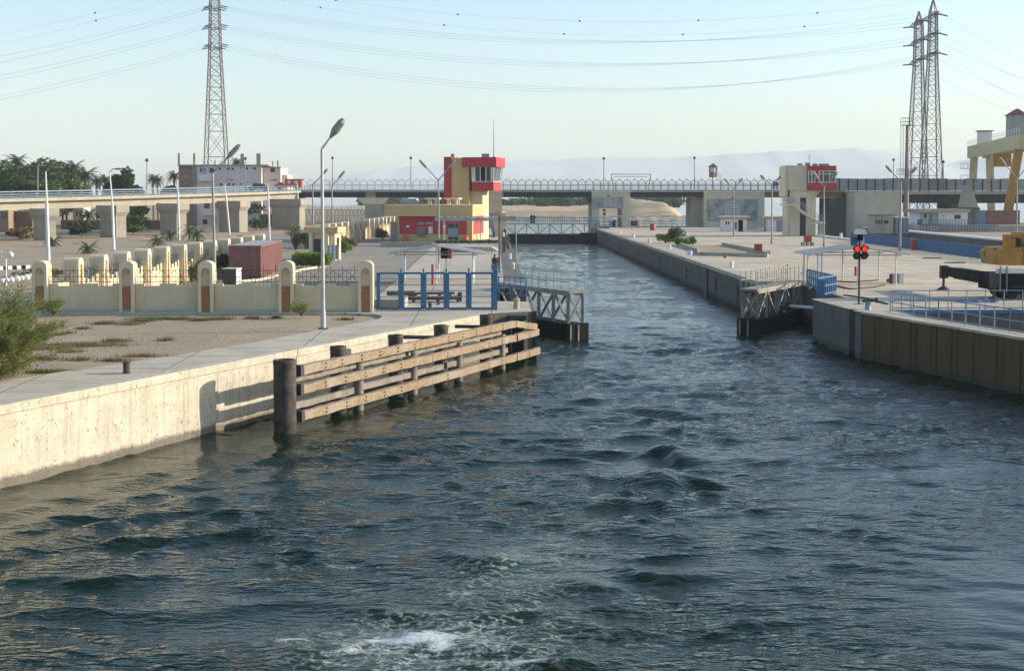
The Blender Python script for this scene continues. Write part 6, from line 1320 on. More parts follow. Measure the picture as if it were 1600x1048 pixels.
for k_, (x_, y_) in enumerate(((1456, 404), (1492, 411))): q = P(x_, y_); tag(MB().bb(q.x - .9, q.x + .9, q.y - .3, q.y + .3, G + .004, G + .08).bb(q.x - .8, q.x + .8, q.y - .2, q.y + .2, G + .08, G + .1).build('hatch_cover', 'container_brown'), ('brown hatch plate on the apron, nearer the blue fence lamp', 'brown hatch plate on the apron, nearer the mobile crane')[k_], 'hatch', 'hatch plates')
# ================================================================ FAR LEFT: buildings, road, vehicles
ub = thing('apartment_block', 'unfinished pale pink apartment block with bare columns on its roof', 'building', (-54, 292, 1.5)); Yb = 290; xq = lambda px: D(px, 300, Yb).x; zq = lambda py: zat(py, Yb)
part_box('wall', 'house_brick', ub, xq(279.5), xq(308), Yb, Yb + 14, 1.4, zq(259.5)); part_box('wall', 'pink_plaster', ub, xq(308) + .02, xq(409), Yb - .3, Yb + 14, 1.4, zq(259.5)); part_box('wall', 'pink_plaster', ub, xq(409) + .02, xq(437), Yb + 1.5, Yb + 12, 1.4, zq(262)); part_box('wall', 'pale_wall', ub, xq(437) + .02, xq(446), Yb + 3, Yb + 11, 1.4, zq(273))
part_box('roof_slab', 'concrete', ub, xq(278.5), xq(420), Yb - .6, Yb + 14.2, zq(259.5), zq(257.5)); part_box('roof_slab', 'concrete', ub, xq(420) + .02, xq(438), Yb + 1.2, Yb + 12.2, zq(262), zq(260.5))
for x_ in (303, 305.5): part_box('wall_column', 'concrete', ub, xq(x_) - .2, xq(x_) + .2, Yb - .05, Yb + .1, 1.4, zq(259.6))
for x_, t_, w_ in ((279.5, 239.5, .4), (303.5, 240, .42), (378.5, 240.5, .7), (404, 240, .85), (336, 250, .25), (434, 251, .3), (357, 249, .2), (426, 252, .2)): part_box('roof_column', 'concrete', ub, xq(x_) - w_ / 2, xq(x_) + w_ / 2, Yb + .3, Yb + .3 + w_, zq(257.8 if x_ < 420 else 260.6), zq(t_))
for a, b_, c_, d_, dep in ((313, 320.5, 262.5, 269.5, 0), (328, 335, 263, 270.5, 0), (343, 346, 262, 266, 0), (356, 359.5, 262, 266, 0), (363, 366, 262, 266, 0), (376, 378, 262, 264, 0), (384.5, 388.5, 262, 265.5, 0), (396, 400.5, 262, 265.5, 0), (421, 428, 262.5, 269, 1.8), (344, 348, 286.5, 290, 0), (356, 360, 286.5, 290, 0), (364, 367, 286.5, 290, 0), (376, 378, 286.5, 289, 0), (397, 400, 286.5, 289.5, 0)):
    w_ = part_box('window', 'window_dark', ub, xq(a), xq(b_), Yb - .34 + dep, Yb - .28 + dep, zq(d_), zq(c_)); part_box('sill', 'white_paint', w_, xq(a) - .1, xq(b_) + .1, Yb - .42 + dep, Yb - .29 + dep, zq(d_) - .12, zq(d_) - .002)
for z0, z1, a, b_ in ((283, 272.5, 313, 336), (336, 326, 317, 337)):
    bc = part_box('balcony', 'white_paint', ub, xq(a), xq(b_), Yb - 1.6, Yb - .31, zq(z0), zq(z1)); part_box('window', 'red_paint' if z0 > 300 else 'grey_paint', ub, xq(a) + .3, xq(a) + 1.4, Yb - .36, Yb - .29, zq(z1), zq(z1) + 1.2)
part_box('ground_window', 'window_dark', ub, xq(317), xq(324), Yb - .36, Yb - .29, zq(350), zq(343)); part_box('stair_wall', 'house_brick', ub, xq(291), xq(301), Yb - .4, Yb - .02, 1.4, zq(325))
# mud-brick yards beyond the viaduct
for a, b_, Yb, t_, bt, m_, lb in ((95, 280, 262, 345, 372, 'mudbrick', 'long low mud-brick yard wall seen under the viaduct'), (-60, 50, 246, 331, 372, 'mudbrick', 'brown mud-brick house at the left edge under the viaduct'), (0, 13, 243, 326, 360, 'house_brick', 'pinkish brick house corner at the left edge under the viaduct'), (115, 130, 268, 324, 350, 'pale_wall', 'pale narrow house wall left of the second viaduct pier'), (405, 440, 285, 336, 362, 'mudbrick', 'dark yard wall right of the pink building')):
    h_ = thing('yard_house', lb, 'house', D((a + b_) / 2, bt, Yb)); x0, x1 = D(a, 340, Yb).x, D(b_, 340, Yb).x; zt_ = zat(t_, Yb)
    part_box('wall', m_, h_, x0, x1, Yb, Yb + (5 if b_ - a < 150 else .6), 1.6, zt_)
    part_box('coping', 'rock', h_, x0 - .05, x1 + .05, Yb - .08, Yb + (5.05 if b_ - a < 150 else .65), zt_, zt_ + .18)
    if t_ < 340:
        for k_ in range(2): w_ = (x1 - x0) * .12; part_box('window', 'window_dark', h_, x0 + (x1 - x0) * (.3 + .35 * k_), x0 + (x1 - x0) * (.3 + .35 * k_) + w_, Yb - .05, Yb + .01, zt_ - 1.7, zt_ - .7)
lowb = thing('terrace_wall', 'pale terrace walls with white posts seen under the bridge at left of the office', 'wall', (-30, 300, G))
for k_, (Yb, z_) in enumerate(((296, 3.4), (312, 4.4), (330, 5.4))): part_box('terrace', 'pale_wall', lowb, -52 - k_ * 3, -20 - k_ * 2, Yb, Yb + 1, 1.5, z_)
mb = MB()
for k_ in range(3):
    for i in range(36): x_ = -50 + i * .82; mb.bb(x_, x_ + .25, 296.2 + 16 * k_, 296.5 + 16 * k_, 3.4 + k_, 4.3 + k_)
tag(mb.build('white_posts', 'white_paint', lowb), kind='stuff')
# striped kerb, white stones and the ornate lamp at the left edge
sk = thing('striped_kerb', 'black and white striped road kerb at the left edge', 'kerb', P(20, 420))
a, b_ = P(-40, 421.5), P(46, 417.5)
for k_ in range(12): q0, q1 = a.lerp(b_, k_ / 12), a.lerp(b_, (k_ + .94) / 12); mb = MB(); mb.bar(q0 + Vector((0, 0, .02)), q1 + Vector((0, 0, .02)), .3, .34); mb.build('kerbstone', 'white_paint' if k_ % 2 else 'black_hull', sk)
sk = thing('stone_edging', 'row of rough white edging stones at the left edge below the kerb', 'edging', P(25, 437))
a, b_ = P(-30, 444), P(62, 431)
for k_ in range(13): q = a.lerp(b_, k_ / 12); mb = MB(); mb.ball(q + Vector((0, random.uniform(-.15, .15), 0)), random.uniform(.2, .32), 7, 4); mb.build('stone', 'white_paint', sk)
ol = thing('garden_lamp', 'small white garden lamp with curled arms at the left edge', 'lamp', P(10, 447)); q = P(10, 447); zt_ = zat(393, q.y)
mb = MB(); mb.lathe([(.12, 0), (.08, .15), (.05, .3), (.045, zt_ - G)], (q.x, q.y, G), 10); mb.build('post', 'white_steel', ol, True)
for s in (-1, 1): mb = MB(); mb.tube([(q.x, q.y, zt_ - .35), (q.x + s * .22, q.y, zt_ - .3), (q.x + s * .26, q.y, zt_), (q.x + s * .36, q.y, zt_ + .12)], .03); mb.build('arm', 'white_steel', ol)
mb = MB(); mb.ball((q.x + .32, q.y + .1, zt_ - .2), .2); mb.build('globe', 'white_paint', ol, True)
# vehicles on the viaduct
def vehicle(name, label, cx_, cy_, z, L, W, H, m_, box):
    t = thing(name, label, 'truck' if box else 'car', (cx_, cy_, z)); x0 = cx_ - L / 2
    if box:
        pr_ = [(0, .45), (L * .36, .45), (L * .36, 1.0), (L * .34, 1.05), (L * .26, H * .82), (L * .16, H * .82), (L * .09, 1.15), (0, 1.0)]
        mb = MB(); mb.xprism([(x0 + a, z + b_) for a, b_ in pr_], (0, cy_ - W / 2, 0), (1, 0, 0), (0, 0, 1), (0, 1, 0), W); mb.build('cab', m_, t)
        part_box('box_body', m_, t, x0 + L * .38, x0 + L, cy_ - W / 2, cy_ + W / 2, z + .55, z + H + .35)
        for k_ in range(2): part_box('side_window', 'white_paint', t, x0 + L * (.48 + .25 * k_), x0 + L * (.6 + .25 * k_), cy_ - W / 2 - .02, cy_ - W / 2 + .02, z + H - .55, z + H)
        part_box('cab_window', 'window_dark', t, x0 + L * .17, x0 + L * .27, cy_ - W / 2 - .02, cy_ - W / 2 + .02, z + 1.1, z + H * .75)
    else:
        pr_ = [(0, .35), (L, .35), (L, .8), (L * .92, .9), (L * .75, H), (L * .3, H), (L * .2, .9), (0, .75)]
        mb = MB(); mb.xprism([(x0 + a, z + b_) for a, b_ in pr_], (0, cy_ - W / 2, 0), (1, 0, 0), (0, 0, 1), (0, 1, 0), W); mb.build('body', m_, t)
        part_box('side_window', 'window_dark', t, x0 + L * .33, x0 + L * .72, cy_ - W / 2 - .02, cy_ - W / 2 + .02, z + .95, z + H - .12)
    for a in (.16, .82):
        for y_ in (cy_ - W / 2 + .1, cy_ + W / 2 - .1): mb = MB(); mb.cyl((x0 + L * a, y_ - .12, z + .36), (x0 + L * a, y_ + .12, z + .36), .36, None, 14); mb.build('wheel', 'black_rubber', t, True)
vehicle('pickup_truck', 'red pickup truck with boxed body driving over the viaduct', -39.2, 273.2, 9.78, 5.2, 1.9, 1.75, 'orange_red', True)
vehicle('parked_car', 'dark small car behind the red truck on the viaduct', -43.2, 262, 9.5, 3.6, 1.6, 1.4, 'dark_steel', False)

# ================================================================ VEGETATION
def leaves(mb, c, r, n_, size, flat=.6, shell=.55):
    for _ in range(n_):
        while True:
            u = Vector((random.uniform(-1, 1), random.uniform(-1, 1), random.uniform(-1, 1)))
            if .0001 < u.length <= 1: break
        u = u.normalized() * (shell + (1 - shell) * random.random()) if random.random() < .8 else u
        p_ = Vector(c) + Vector((u.x * r[0], u.y * r[1], u.z * r[2])); s = size * random.uniform(.6, 1.3)
        a = Vector((random.gauss(0, 1), random.gauss(0, 1), random.gauss(0, flat))).normalized(); b_ = a.cross(Vector((random.gauss(0, 1), random.gauss(0, 1), random.gauss(0, 1)))).normalized()
        mb.add([p_ - a * s, p_ + b_ * s * .55, p_ + a * s, p_ - b_ * s * .55], [(0, 1, 2, 3)])
def raw_build(mb, name, m_, parent):
    me = bpy.data.meshes.new(name); o3 = np.array(parent.location); me.from_pydata((np.array(mb.v) - o3).tolist(), [], mb.f); me.materials.append(M[m_]); o = bpy.data.objects.new(name, me); col.objects.link(o); o.parent = parent; return o
def tree(label, base, h, w_, m_='leaf_dark', n_=2600, leaf=.32, name='tree', trunk=.4, group=None, low=.25):
    t = thing(name, label, 'tree', base, group); base = Vector(base); mb = MB(); top = base + Vector((0, 0, h * .6)); mb.cyl(base, top, trunk * .5, trunk * .22, 8)
    cl = []
    for k_ in range(9):
        a = k_ * 2.4 + random.random(); rr_ = w_ * .5 * random.uniform(.25, .72); zz2 = h * random.uniform(low + .15, .86); c0 = base + Vector((rr_ * math.cos(a), rr_ * math.sin(a), zz2)); cl.append(c0); mb.cyl(base + Vector((0, 0, h * .35)), c0, trunk * .16, trunk * .05, 5)
    mb.build('trunk', 'bark', t); mb = MB(); cl.append(base + Vector((0, 0, h * .8)))
    for c0 in cl: leaves(mb, c0, (w_ * random.uniform(.2, .32), w_ * random.uniform(.2, .32), h * random.uniform(.12, .2)), n_ // len(cl), leaf)
    raw_build(mb, 'crown', m_, t); return t
def frond(mb, o_, a, L, rise, droop, wleaf, n_=9):
    d = Vector((math.cos(a), math.sin(a), 0)); side = Vector((-math.sin(a), math.cos(a), 0)); prev = None
    for k_ in range(n_ + 1):
        t = k_ / n_; q = Vector(o_) + d * (L * t * (1 - .12 * t)) + Vector((0, 0, L * (rise * t - droop * t * t)))
        if prev is not None:
            mb.bar(prev, q, .05 * L / 3 * (1.2 - t), .04)
            lw_ = wleaf * math.sin(math.pi * min(1, t * .85 + .12)); dirn = (q - prev).normalized()
            for s in (-1, 1):
                for f2 in (0, .5):
                    st_ = prev.lerp(q, f2); tip = st_ + side * s * lw_ + dirn * lw_ * .6 + Vector((0, 0, -.25 * lw_ + random.uniform(-.1, .1) * lw_)); mb.add([st_, st_ + dirn * .16 * L / 3, tip], [(0, 1, 2)])
        prev = q
def palm(label, base, h, L=2.6, nf=34, name='palm_tree', cat='palm tree', group='palms', trunk=.22, m_='leaf_palm', up=.9):
    t = thing(name, label, cat, base, group); base = Vector(base); top = base + Vector((random.uniform(-.3, .3), 0, h))
    mb = MB(); prof = [(trunk * 1.2, 0)] + [(trunk * (1 + .12 * (k_ % 2)), h * k_ / 14) for k_ in range(1, 15)]; mb.lathe(prof, base, 8); mb.build('trunk', 'palm_bark', t)
    mb = MB()
    for k_ in range(nf):
        a = k_ * 2.39996; e = k_ / nf; frond(mb, base + Vector((0, 0, h)), a, L * random.uniform(.8, 1.1), up * (1.2 - 1.6 * e), .55 + .35 * e, L * .2)
    raw_build(mb, 'crown', m_, t); return t
# trees behind the viaduct
for k_, (px_, pyt, w_, Yb, m_, lb) in enumerate(((8, 251, 8, 282, 'leaf_mid', 'leafy tree at the far left edge behind the viaduct'), (42, 255, 9.5, 275, 'leaf_dark', 'darkest broad tree left of the viaduct lamp mast'), (70, 244, 8, 288, 'leaf_mid', 'tallest broad tree behind the viaduct lamp mast'), (98, 250, 6.5, 292, 'leaf_dark', 'broad tree right of the tallest one behind the viaduct'), (78, 281, 8, 262, 'leaf_mid', 'low bright tree in front of the tall trees by the viaduct'), (104, 270, 7, 270, 'leaf_mid', 'mid green tree left of the bushy palm'), (24, 275, 8, 264, 'leaf_dark', 'low dark tree at the left under the tall trees'), (186, 268, 5.5, 285, 'leaf_dark', 'single rounded tree right of the second road lamp'), (200, 281, 5, 283, 'leaf_dark', 'low tree right of the single rounded tree'), (264, 288, 4, 300, 'leaf_dark', 'low shrubby tree left of the unfinished block'))):
    b_ = D(px_, 340, Yb); b_.z = 1.6; tree(lb, b_, zat(pyt, Yb) - 1.3, w_ * 1.25, m_, 4600, .38, group='trees behind the viaduct', trunk=.5)
for px_, pyt, Yb, L, lb in ((27, 252, 290, 3.2, 'palm rising above the leftmost trees'), (116, 262, 286, 3.0, 'slender palm behind the right side of the tree group'), (134, 274, 275, 3.6, 'bushy palm standing right of the tree group'), (152, 283, 290, 2.4, 'small palm right of the bushy palm'), (165, 281, 292, 2.5, 'palm left of the second white road lamp'), (240, 279, 330, 2.4, 'left of two small distant palms left of the building'), (247, 281, 325, 2.3, 'right of two small distant palms left of the building'), (273, 275, 305, 2.5, 'palm at the left corner of the unfinished block'), (371, 253, 312, 2.2, 'palm crown showing above the unfinished roof'), (137, 335, 255, 2.5, 'low palm under the viaduct between the first two piers')):
    b_ = D(px_, 340, Yb); b_.z = 1.6; palm(lb, b_, zat(pyt, Yb) - 1.6, L)
for px_, py_, h_, w_, m_, lb in ((128, 372, 2.5, 4, 'leaf_dark', 'dark bush left of the second viaduct pier'), (215, 362, 4.5, 4, 'leaf_mid', 'loose green bush between the second and third viaduct piers'), (208, 366, 3, 5, 'leaf_mid', 'spreading bush at the foot of the third viaduct pier'), (400, 360, 5, 4.5, 'leaf_dark', 'dark round bush between the two widest viaduct piers'), (30, 374, 1.8, 5, 'leaf_dry', 'dry scrub patch under the viaduct at left'), (160, 345, 3.5, 4, 'leaf_palm', 'grey-green bush right of the low palm')):
    q = P(px_, py_, G - .1); tree(lb, q, h_, w_, m_, 900, .25, 'bush', .15, 'bushes under the viaduct', .05)
def bush(label, base, h, w_, m_, n_, leaf, group=None, cat='bush'):
    t = thing('bush', label, cat, base, group); base = Vector(base); mb = MB()
    for k_ in range(7): a = k_ * 2.4; mb.cyl(base, base + Vector((w_ * .3 * math.cos(a), w_ * .3 * math.sin(a), h * .7)), .03, .012, 5)
    mb.build('stems', 'bark', t); mb = MB()
    for k_ in range(12): a = random.uniform(0, 6.28); r_ = w_ * .38 * math.sqrt(random.random()); leaves(mb, base + Vector((r_ * math.cos(a), r_ * math.sin(a), h * random.uniform(.25, .8))), (w_ * .2, w_ * .2, h * .22), n_ // 12, leaf, 1)
    raw_build(mb, 'foliage', m_, t); return t
# the feathery tamarisk at the left edge
tb = thing('tamarisk_bush', 'large feathery tamarisk bush at the left edge of the quay', 'bush', P(15, 590)); b0 = P(15, 588); mb = MB(); mbl = MB(); mbd = MB()
for k_ in range(170):
    a = random.uniform(0, 6.28); lean = random.uniform(.05, 1) ** .7 * 1.9; hh_ = random.uniform(1.0, 4.5) * (1 - .16 * lean); r0 = random.uniform(0, 1.0)
    s_ = b0 + Vector((-.75 + r0 * math.cos(a), r0 * math.sin(a), 0)); pts_ = []
    for j in range(7): t = j / 6; pts_.append(s_ + Vector((math.cos(a) * lean * t ** 1.3, math.sin(a) * lean * t ** 1.3, hh_ * (t - .22 * t * t * lean))))
    for p0, p1 in zip(pts_[:-1], pts_[1:]): mb.cyl(p0, p1, .012, .009, 4, False)
    for _ in range(240):
        t = random.uniform(.12, 1) * 6; j = min(5, int(t)); q = pts_[j].lerp(pts_[j+1], t - j) + Vector((random.gauss(0, .13), random.gauss(0, .13), random.gauss(0, .1)))
        dr = Vector((random.gauss(0, .6) + math.cos(a) * .5, random.gauss(0, .6) + math.sin(a) * .5, random.gauss(.5, .5))).normalized(); sd2 = dr.cross(Vector((random.random(), random.random(), random.random()))).normalized() * .017; L = random.uniform(.1, .26)
        (mbl if random.random() < .8 else mbd).add([q - sd2, q + sd2, q + dr * L], [(0, 1, 2)])
mb.build('stems', 'bark', tb); raw_build(mbl, 'foliage', 'leaf_tamarisk', tb); raw_build(mbd, 'dry_foliage', 'leaf_dry', tb)
bush('wispy shrub growing at the foot of the cream wall', P(471, 494), 1.0, 1.3, 'leaf_tamarisk', 900, .05)
bush('low shrub at the left end of the cream wall beside the tamarisk', P(83, 492), .9, 1.6, 'leaf_tamarisk', 900, .06)
for px_, py_, h_, lb in ((245, 442, .5, 'left fan palm behind the cream wall'), (262, 438, .3, 'small fan palm between the larger two'), (300, 440, .9, 'right and taller fan palm behind the cream wall'), (282, 436, .6, 'middle fan palm close to the side wall')): palm(lb, P(px_, py_, G - .1), h_, 1.5, 26, 'fan_palm', 'palm', 'fan palms in the courtyard', .12, 'leaf_mid', 1.1)
for px_, py_, h_, lb in ((137, 396, .5, 'short palm on the sand outside the side wall'), (82, 385, .5, 'tiny palm beside the leftmost road lamp'), (246, 385, .7, 'short palm outside the middle of the side wall'), (266, 376, .7, 'small palm right of the short palm outside the wall'), (296, 375, 1.3, 'taller short palm near the unfinished block'), (308, 377, 1.0, 'short palm close right of the taller one')): palm(lb, P(px_, py_, G - .1), h_, 1.7, 22, 'young_palm', 'palm', 'young palms on the sand', .12, 'leaf_mid', 1.0)
hg = thing('hedge', 'clipped bright green hedge beside the red container', 'hedge', P(482, 416)); mb = MB(); a = P(458, 418); 
for k_ in range(16): leaves(mb, (a.x + .2 + 2.7 * (k_ % 8) / 7, a.y + .3 + .9 * (k_ // 8), G + .65 + .08 * random.random()), (.42, .5, .62), 420, .09, 1.5)
raw_build(mb, 'foliage', 'leaf_bright', hg); mb = MB(); [mb.cyl((a.x + .3 + .38 * k_, a.y + .8, G - .1), (a.x + .3 + .38 * k_, a.y + .8, G + .8), .03, None, 5) for k_ in range(7)]; mb.build('stems', 'bark', hg)
for px_, py_, h_, w_, m_, lb in ((352, 436, 2.2, 2.0, 'leaf_dark', 'dark shrub between the lamp and the container'), (462, 392, 3.0, 2.4, 'leaf_mid', 'loose shrub tree left of the gatehouse'), (484, 392, 2.7, 2.0, 'leaf_palm', 'reddish loose shrub in front of the gatehouse'), (539, 396, 1.6, 1.8, 'leaf_bright', 'bright bush right of the gatehouse sheet gate'), (546, 386, 1.5, 2, 'leaf_dry', 'dry bush behind the bright one right of the gatehouse'), (373, 383, 1.3, 2.2, 'leaf_mid', 'low bush outside the far end of the side wall'), (598, 375, 1.9, 2.4, 'leaf_mid', 'green bush between the far wall and the red office'), (60, 432, .7, 4, 'leaf_mid', 'low weeds along the striped kerb')): bush(lb, P(px_, py_, G - .1), h_, w_, m_, 1500, .1 if w_ < 3 else .08, 'courtyard bushes')
for px_, py_, h_, w_, m_, lb in ((1040, 380, 1.4, 2.6, 'leaf_bright', 'leftmost bright bush on the right apron'), (1057, 380, 2.4, 2.4, 'leaf_palm', 'tallest loose shrub on the right apron, brownish stems'), (1064, 384, 1.1, 2.0, 'leaf_bright', 'bright low bush in front of the tall apron shrub'), (1075, 382, .9, 1.8, 'leaf_dry', 'dry low bush right of the tall apron shrub'), (1082.5, 383, 1.2, 1.0, 'leaf_bright', 'small rounded bush at the right end of the apron shrubs')): bush(lb, P(px_, py_), h_, w_, m_, 1500, .12, 'bushes on the right apron')
pb = thing('planter_shrubs', 'row of dry grassy shrubs in the planter before the office', 'shrubs', (-3, 173.6, G)); mb = MB(); mb2 = MB()
for k_ in range(34): x_ = -6.8 + k_ * .23; leaves(mb if k_ % 3 else mb2, (x_, 173.7, G + .42), (.25, .6, .42), 70, .13, 2)
raw_build(mb, 'foliage', 'leaf_palm', pb); raw_build(mb2, 'dry_foliage', 'leaf_dry', pb)
# far belt of trees on the other bank, read as one mass
mb = MB()
for k_ in range(90):
    x_ = random.uniform(-55, 46) if k_ % 4 else random.uniform(56, 76); h_ = random.uniform(2.4, 5.6); Yb = random.uniform(600, 680)
    if k_ % 4 == 0: x_ = random.uniform(66, 84); 
    leaves(mb, (x_, Yb, 3.4 + h_ * .5), (random.uniform(2.5, 5), 4, h_ * .6), 200, .8)
me = bpy.data.meshes.new('far_tree_belt'); me.from_pydata(mb.v, [], mb.f); me.materials.append(M['leaf_dark']); o = bpy.data.objects.new('far_tree_belt', me); col.objects.link(o); tag(o, 'belt of green trees on the far sandy bank', 'trees', kind='stuff')
# grass tufts on the sand
mb = MB(); mbd = MB()
def tuft(px_, py_, rx, ry, n_, dry, h=.16):
    c0 = P(px_, py_, G - .12)
    for _ in range(n_):
        q = c0 + Vector((random.gauss(0, rx), random.gauss(0, ry), 0))
        for _b in range(4):
            a = random.uniform(0, 6.28); l_ = Vector((math.cos(a), math.sin(a), 0)) * random.uniform(.01, .1); s_ = Vector((-math.sin(a), math.cos(a), 0)) * .008; (mbd if dry else mb).add([q - s_, q + s_, q + l_ + Vector((0, 0, h * random.uniform(.4, 1.3)))], [(0, 1, 2)])
for a in ((240, 499, .6, .3, 500, 0), (222, 502, .4, .4, 350, 0), (285, 499, .3, .25, 260, 0), (312, 501, .3, .2, 220, 0), (343, 499, .35, .25, 260, 0), (165, 506, .35, .35, 300, 0), (130, 514, .2, .15, 90, 0), (205, 507, .3, .3, 160, 0), (85, 524, .25, .2, 160, 0), (107, 521, .15, .1, 70, 0), (395, 498, .2, .15, 120, 0), (432, 497, .18, .12, 110, 0), (540, 500, .25, .15, 120, 0),
          (125, 540, 1.0, .35, 900, 1), (80, 545, .6, .3, 420, 1), (180, 534, .35, .3, 260, 0), (260, 532, .2, .2, 110, 0), (110, 550, .3, .2, 160, 1), (180, 564, .3, .15, 200, 1), (225, 557, .6, .15, 200, 1), (60, 562, .6, .3, 260, 0), (125, 563, .25, .15, 120, 1), (75, 582, .5, .2, 300, 0), (110, 584, .3, .1, 150, 0)): tuft(*a)
for m_, q, nm, lb in ((mb, 'grass_blade', 'grass', 'sparse green grass tufts on the sand before the cream wall'), (mbd, 'leaf_dry', 'dry_grass', 'dry yellow grass on the sand by the pavement')):
    me = bpy.data.meshes.new(nm); me.from_pydata(m_.v, [], m_.f); me.materials.append(M[q]); o = bpy.data.objects.new(nm, me); col.objects.link(o); tag(o, lb, 'grass', kind='stuff')
# loose stones on the sand
stv = []
for _ in range(260):
    x_, y_ = random.uniform(60, 480), random.uniform(505, 585)
    if y_ > 596 - x_ * .155 - 4: continue
    q = P(x_, y_, G - .12); r_ = random.uniform(.015, .06); stv.append((q, r_))
mb = MB()
for q, r_ in stv: mb.ball(q + Vector((0, 0, r_ * .3)), r_, 5, 3, .7)
o = mb.build('pebbles', 'rock'); tag(o, 'scattered pebbles on the sand', 'pebbles', kind='stuff')

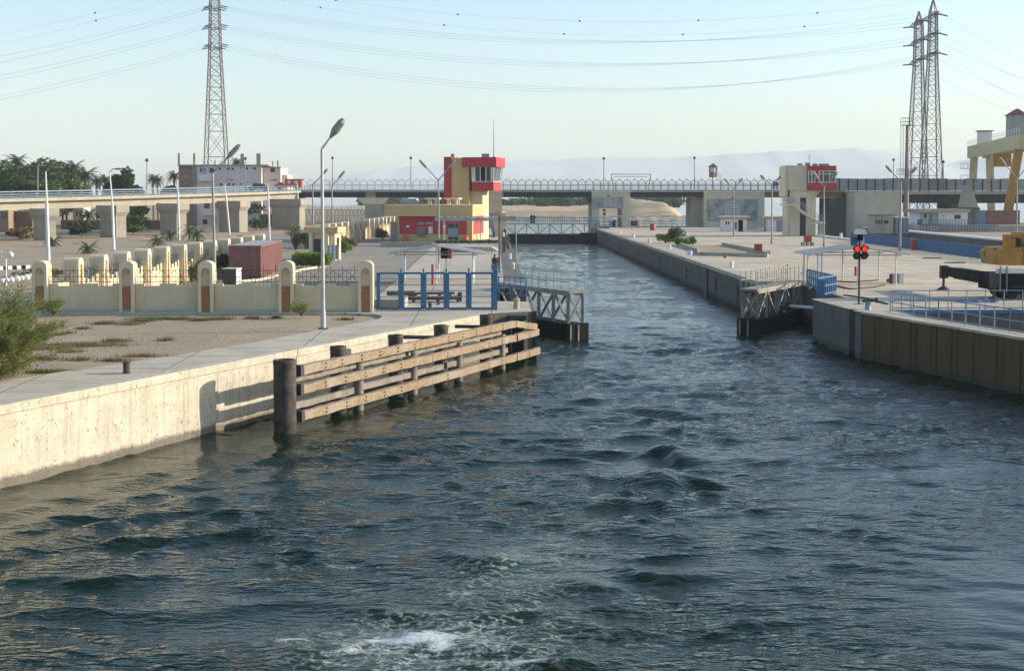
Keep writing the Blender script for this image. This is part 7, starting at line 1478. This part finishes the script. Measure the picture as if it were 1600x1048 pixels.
# ================================================================ PEOPLE
def person(label, base, face, h=1.72, robe='robe_brown', pose='stand', cap='white_paint', short=False):
    t = thing('person', label, 'person', base, 'people on the lock'); s = h / 1.72; co, si = math.cos(face), math.sin(face)
    def W(x, y, z): return Vector((x * co - y * si, x * si + y * co, z)) * s
    if pose == 'sit': J = dict(pel=(0, 0, .5), che=(0, .06, .92), nec=(0, .1, 1.1), hea=(0, .14, 1.22), top=(0, .15, 1.36), lh=(-.1, 0, .5), lk=(-.13, .42, .5), la=(-.13, .4, .08), lt=(-.13, .56, .03), rh=(.1, 0, .5), rk=(.13, .42, .5), ra=(.13, .36, .08), rt=(.13, .52, .03), ls=(-.19, .08, 1.02), le=(-.24, .2, .76), lw=(-.12, .42, .66), lf=(-.1, .5, .62), rs=(.19, .08, 1.02), re=(.24, .2, .76), rw=(.12, .42, .66), rf=(.1, .5, .62))
    else: J = dict(pel=(0, 0, .95), che=(0, 0, 1.28), nec=(0, .01, 1.47), hea=(0, .03, 1.58), top=(0, .03, 1.72), lh=(-.1, 0, .92), lk=(-.11, .04, .5), la=(-.11, -.03, .08), lt=(-.12, .14, .03), rh=(.1, 0, .92), rk=(.11, .08, .5), ra=(.11, .1, .08), rt=(.12, .26, .03), ls=(-.2, 0, 1.4), le=(-.27, -.02, 1.12), lw=(-.25, .1, .88), lf=(-.24, .14, .78), rs=(.2, 0, 1.4), re=(.27, -.02, 1.12), rw=(.25, .12, .9), rf=(.23, .18, .8))
    K = list(J); E = [('pel', 'che'), ('che', 'nec'), ('nec', 'hea'), ('hea', 'top'), ('pel', 'lh'), ('lh', 'lk'), ('lk', 'la'), ('la', 'lt'), ('pel', 'rh'), ('rh', 'rk'), ('rk', 'ra'), ('ra', 'rt'), ('che', 'ls'), ('ls', 'le'), ('le', 'lw'), ('lw', 'lf'), ('che', 'rs'), ('rs', 're'), ('re', 'rw'), ('rw', 'rf')]
    rad = dict(pel=.14, che=.15, nec=.055, hea=.1, top=.085, lh=.1, lk=.065, la=.045, lt=.04, rh=.1, rk=.065, ra=.045, rt=.04, ls=.07, le=.05, lw=.034, lf=.03, rs=.07, re=.05, rw=.034, rf=.03)
    me = bpy.data.meshes.new('body'); me.from_pydata([W(*J[k_]) for k_ in K], [(K.index(a), K.index(b_)) for a, b_ in E], []); o = bpy.data.objects.new('body', me); col.objects.link(o); o.parent = t
    o.modifiers.new('skin', 'SKIN')
    for i, k_ in enumerate(K): sv = me.skin_vertices[0].data[i]; sv.radius = (rad[k_] * s, rad[k_] * s * .85); sv.use_root = i == 0
    sb = o.modifiers.new('sub', 'SUBSURF'); sb.levels = 1; sb.render_levels = 1; me.materials.append(M['skin'])
    B = Vector(base); mb = MB()
    def ring(c, rx, ry): return [B + W(c[0] + rx * math.cos(2 * math.pi * k_ / 14), c[1] + ry * math.sin(2 * math.pi * k_ / 14), c[2]) for k_ in range(14)]
    if pose == 'sit': secs = [((0, .3, .12), .24, .26), ((0, .26, .35), .25, .3), ((0, .2, .56), .24, .28), ((0, .03, .7), .21, .17), ((0, .06, .95), .22, .15), ((0, .09, 1.08), .17, .12), ((0, .1, 1.13), .08, .08)]
    elif short: secs = [((0, .0, .85), .19, .15), ((0, 0, 1.1), .18, .14), ((0, 0, 1.3), .21, .15), ((0, 0, 1.43), .19, .11), ((0, .01, 1.5), .08, .08)]
    else: secs = [((0, .05, .1), .27, .22), ((0, .04, .5), .23, .18), ((0, .01, .95), .2, .16), ((0, 0, 1.25), .21, .16), ((0, 0, 1.42), .2, .12), ((0, .01, 1.5), .08, .08)]
    for c, rx, ry in secs: mb.v += [tuple(v) for v in ring(c, rx, ry)]
    for j in range(len(secs) - 1):
        for k_ in range(14): mb.f.append((j*14 + k_, j*14 + (k_+1) % 14, (j+1)*14 + (k_+1) % 14, (j+1)*14 + k_))
    for a, b_, c_ in (('ls', 'le', 'lw'), ('rs', 're', 'rw')): mb.cyl(B + W(*J[a]), B + W(*J[b_]), .09 * s, .075 * s, 8); mb.cyl(B + W(*J[b_]), B + W(*J[b_]).lerp(W(*J[c_]), .85), .075 * s, .07 * s, 8)
    mb.build('robe' if not short else 'shirt', robe, t, True)
    if short:
        mb = MB(); [mb.cyl(B + W(*J[a]), B + W(*J[b_]), .1 * s, .085 * s, 8).cyl(B + W(*J[b_]), B + W(*J[c_]), .085 * s, .07 * s, 8) for a, b_, c_ in (('lh', 'lk', 'la'), ('rh', 'rk', 'ra'))]; mb.build('trousers', 'robe_dark', t, True)
    mb = MB(); hp = B + W(*J['hea']) + Vector((0, 0, .06 * s)); mb.ball(hp, .108 * s, 10, 6); mb.build('headcloth', cap, t, True)
q = P(771, 421); person('person in dark robe sitting by the red cabinet at the lock edge', (q.x, q.y, G), R(-60), 1.62, 'robe_dark', 'sit', 'robe_dark')
stl = thing('stool', 'low block seat under the seated person at the lock edge', 'stool', (q.x, q.y, G)); part_box('seat', 'concrete_dark', stl, q.x - .2, q.x + .2, q.y - .25, q.y + .15, G + .3, G + .4); part_box('leg', 'concrete_dark', stl, q.x - .15, q.x + .15, q.y - .2, q.y + .1, G, G + .3)
for px_, py_, f__, rb_, cp, sh, lb in ((788.5, 395, 2.8, 'robe_brown', 'robe_brown', 0, 'person in long brown robe walking on the lock walkway'), (793, 390, .4, 'robe_dark', 'robe_brown', 0, 'person in dark robe just behind the brown-robed walker'), (786.5, 381, 1.2, 'robe_pale', 'robe_dark', 1, 'person in pale shirt further along the lock walkway'), (789.5, 374, 2, 'robe_brown', 'white_paint', 0, 'person in brown robe before the office end of the walkway'), (771.5, 372, 3.5, 'shirt_blue', 'robe_dark', 1, 'person in blue shirt standing left of the lock walkway')):
    q = P(px_, py_); person(lb, (q.x, q.y, G), f__, 1.74, rb_, 'stand', cp, bool(sh))
for px_, rb_, lb in ((830.5, 'robe_dark', 'left of two people in dark robes on the far lock gate'), (834.5, 'robe_dark', 'right of two people in dark robes on the far lock gate')):
    q = D(px_, 352, 262.1); person(lb, (q.x, 262.1, 3.5), R(160) if px_ < 832 else R(200), 1.75, rb_, 'stand', 'robe_pale' if px_ > 832 else 'robe_dark')
for px_, lb in ((1210, 'left of two people in dark clothes leaning at the bridge railing'), (1214, 'right of two people in dark clothes leaning at the bridge railing')):
    q = D(px_, 294, 275.4); person(lb, (q.x, 275.4, 9.8), R(180), 1.75, 'robe_dark', 'stand', 'robe_dark', True)
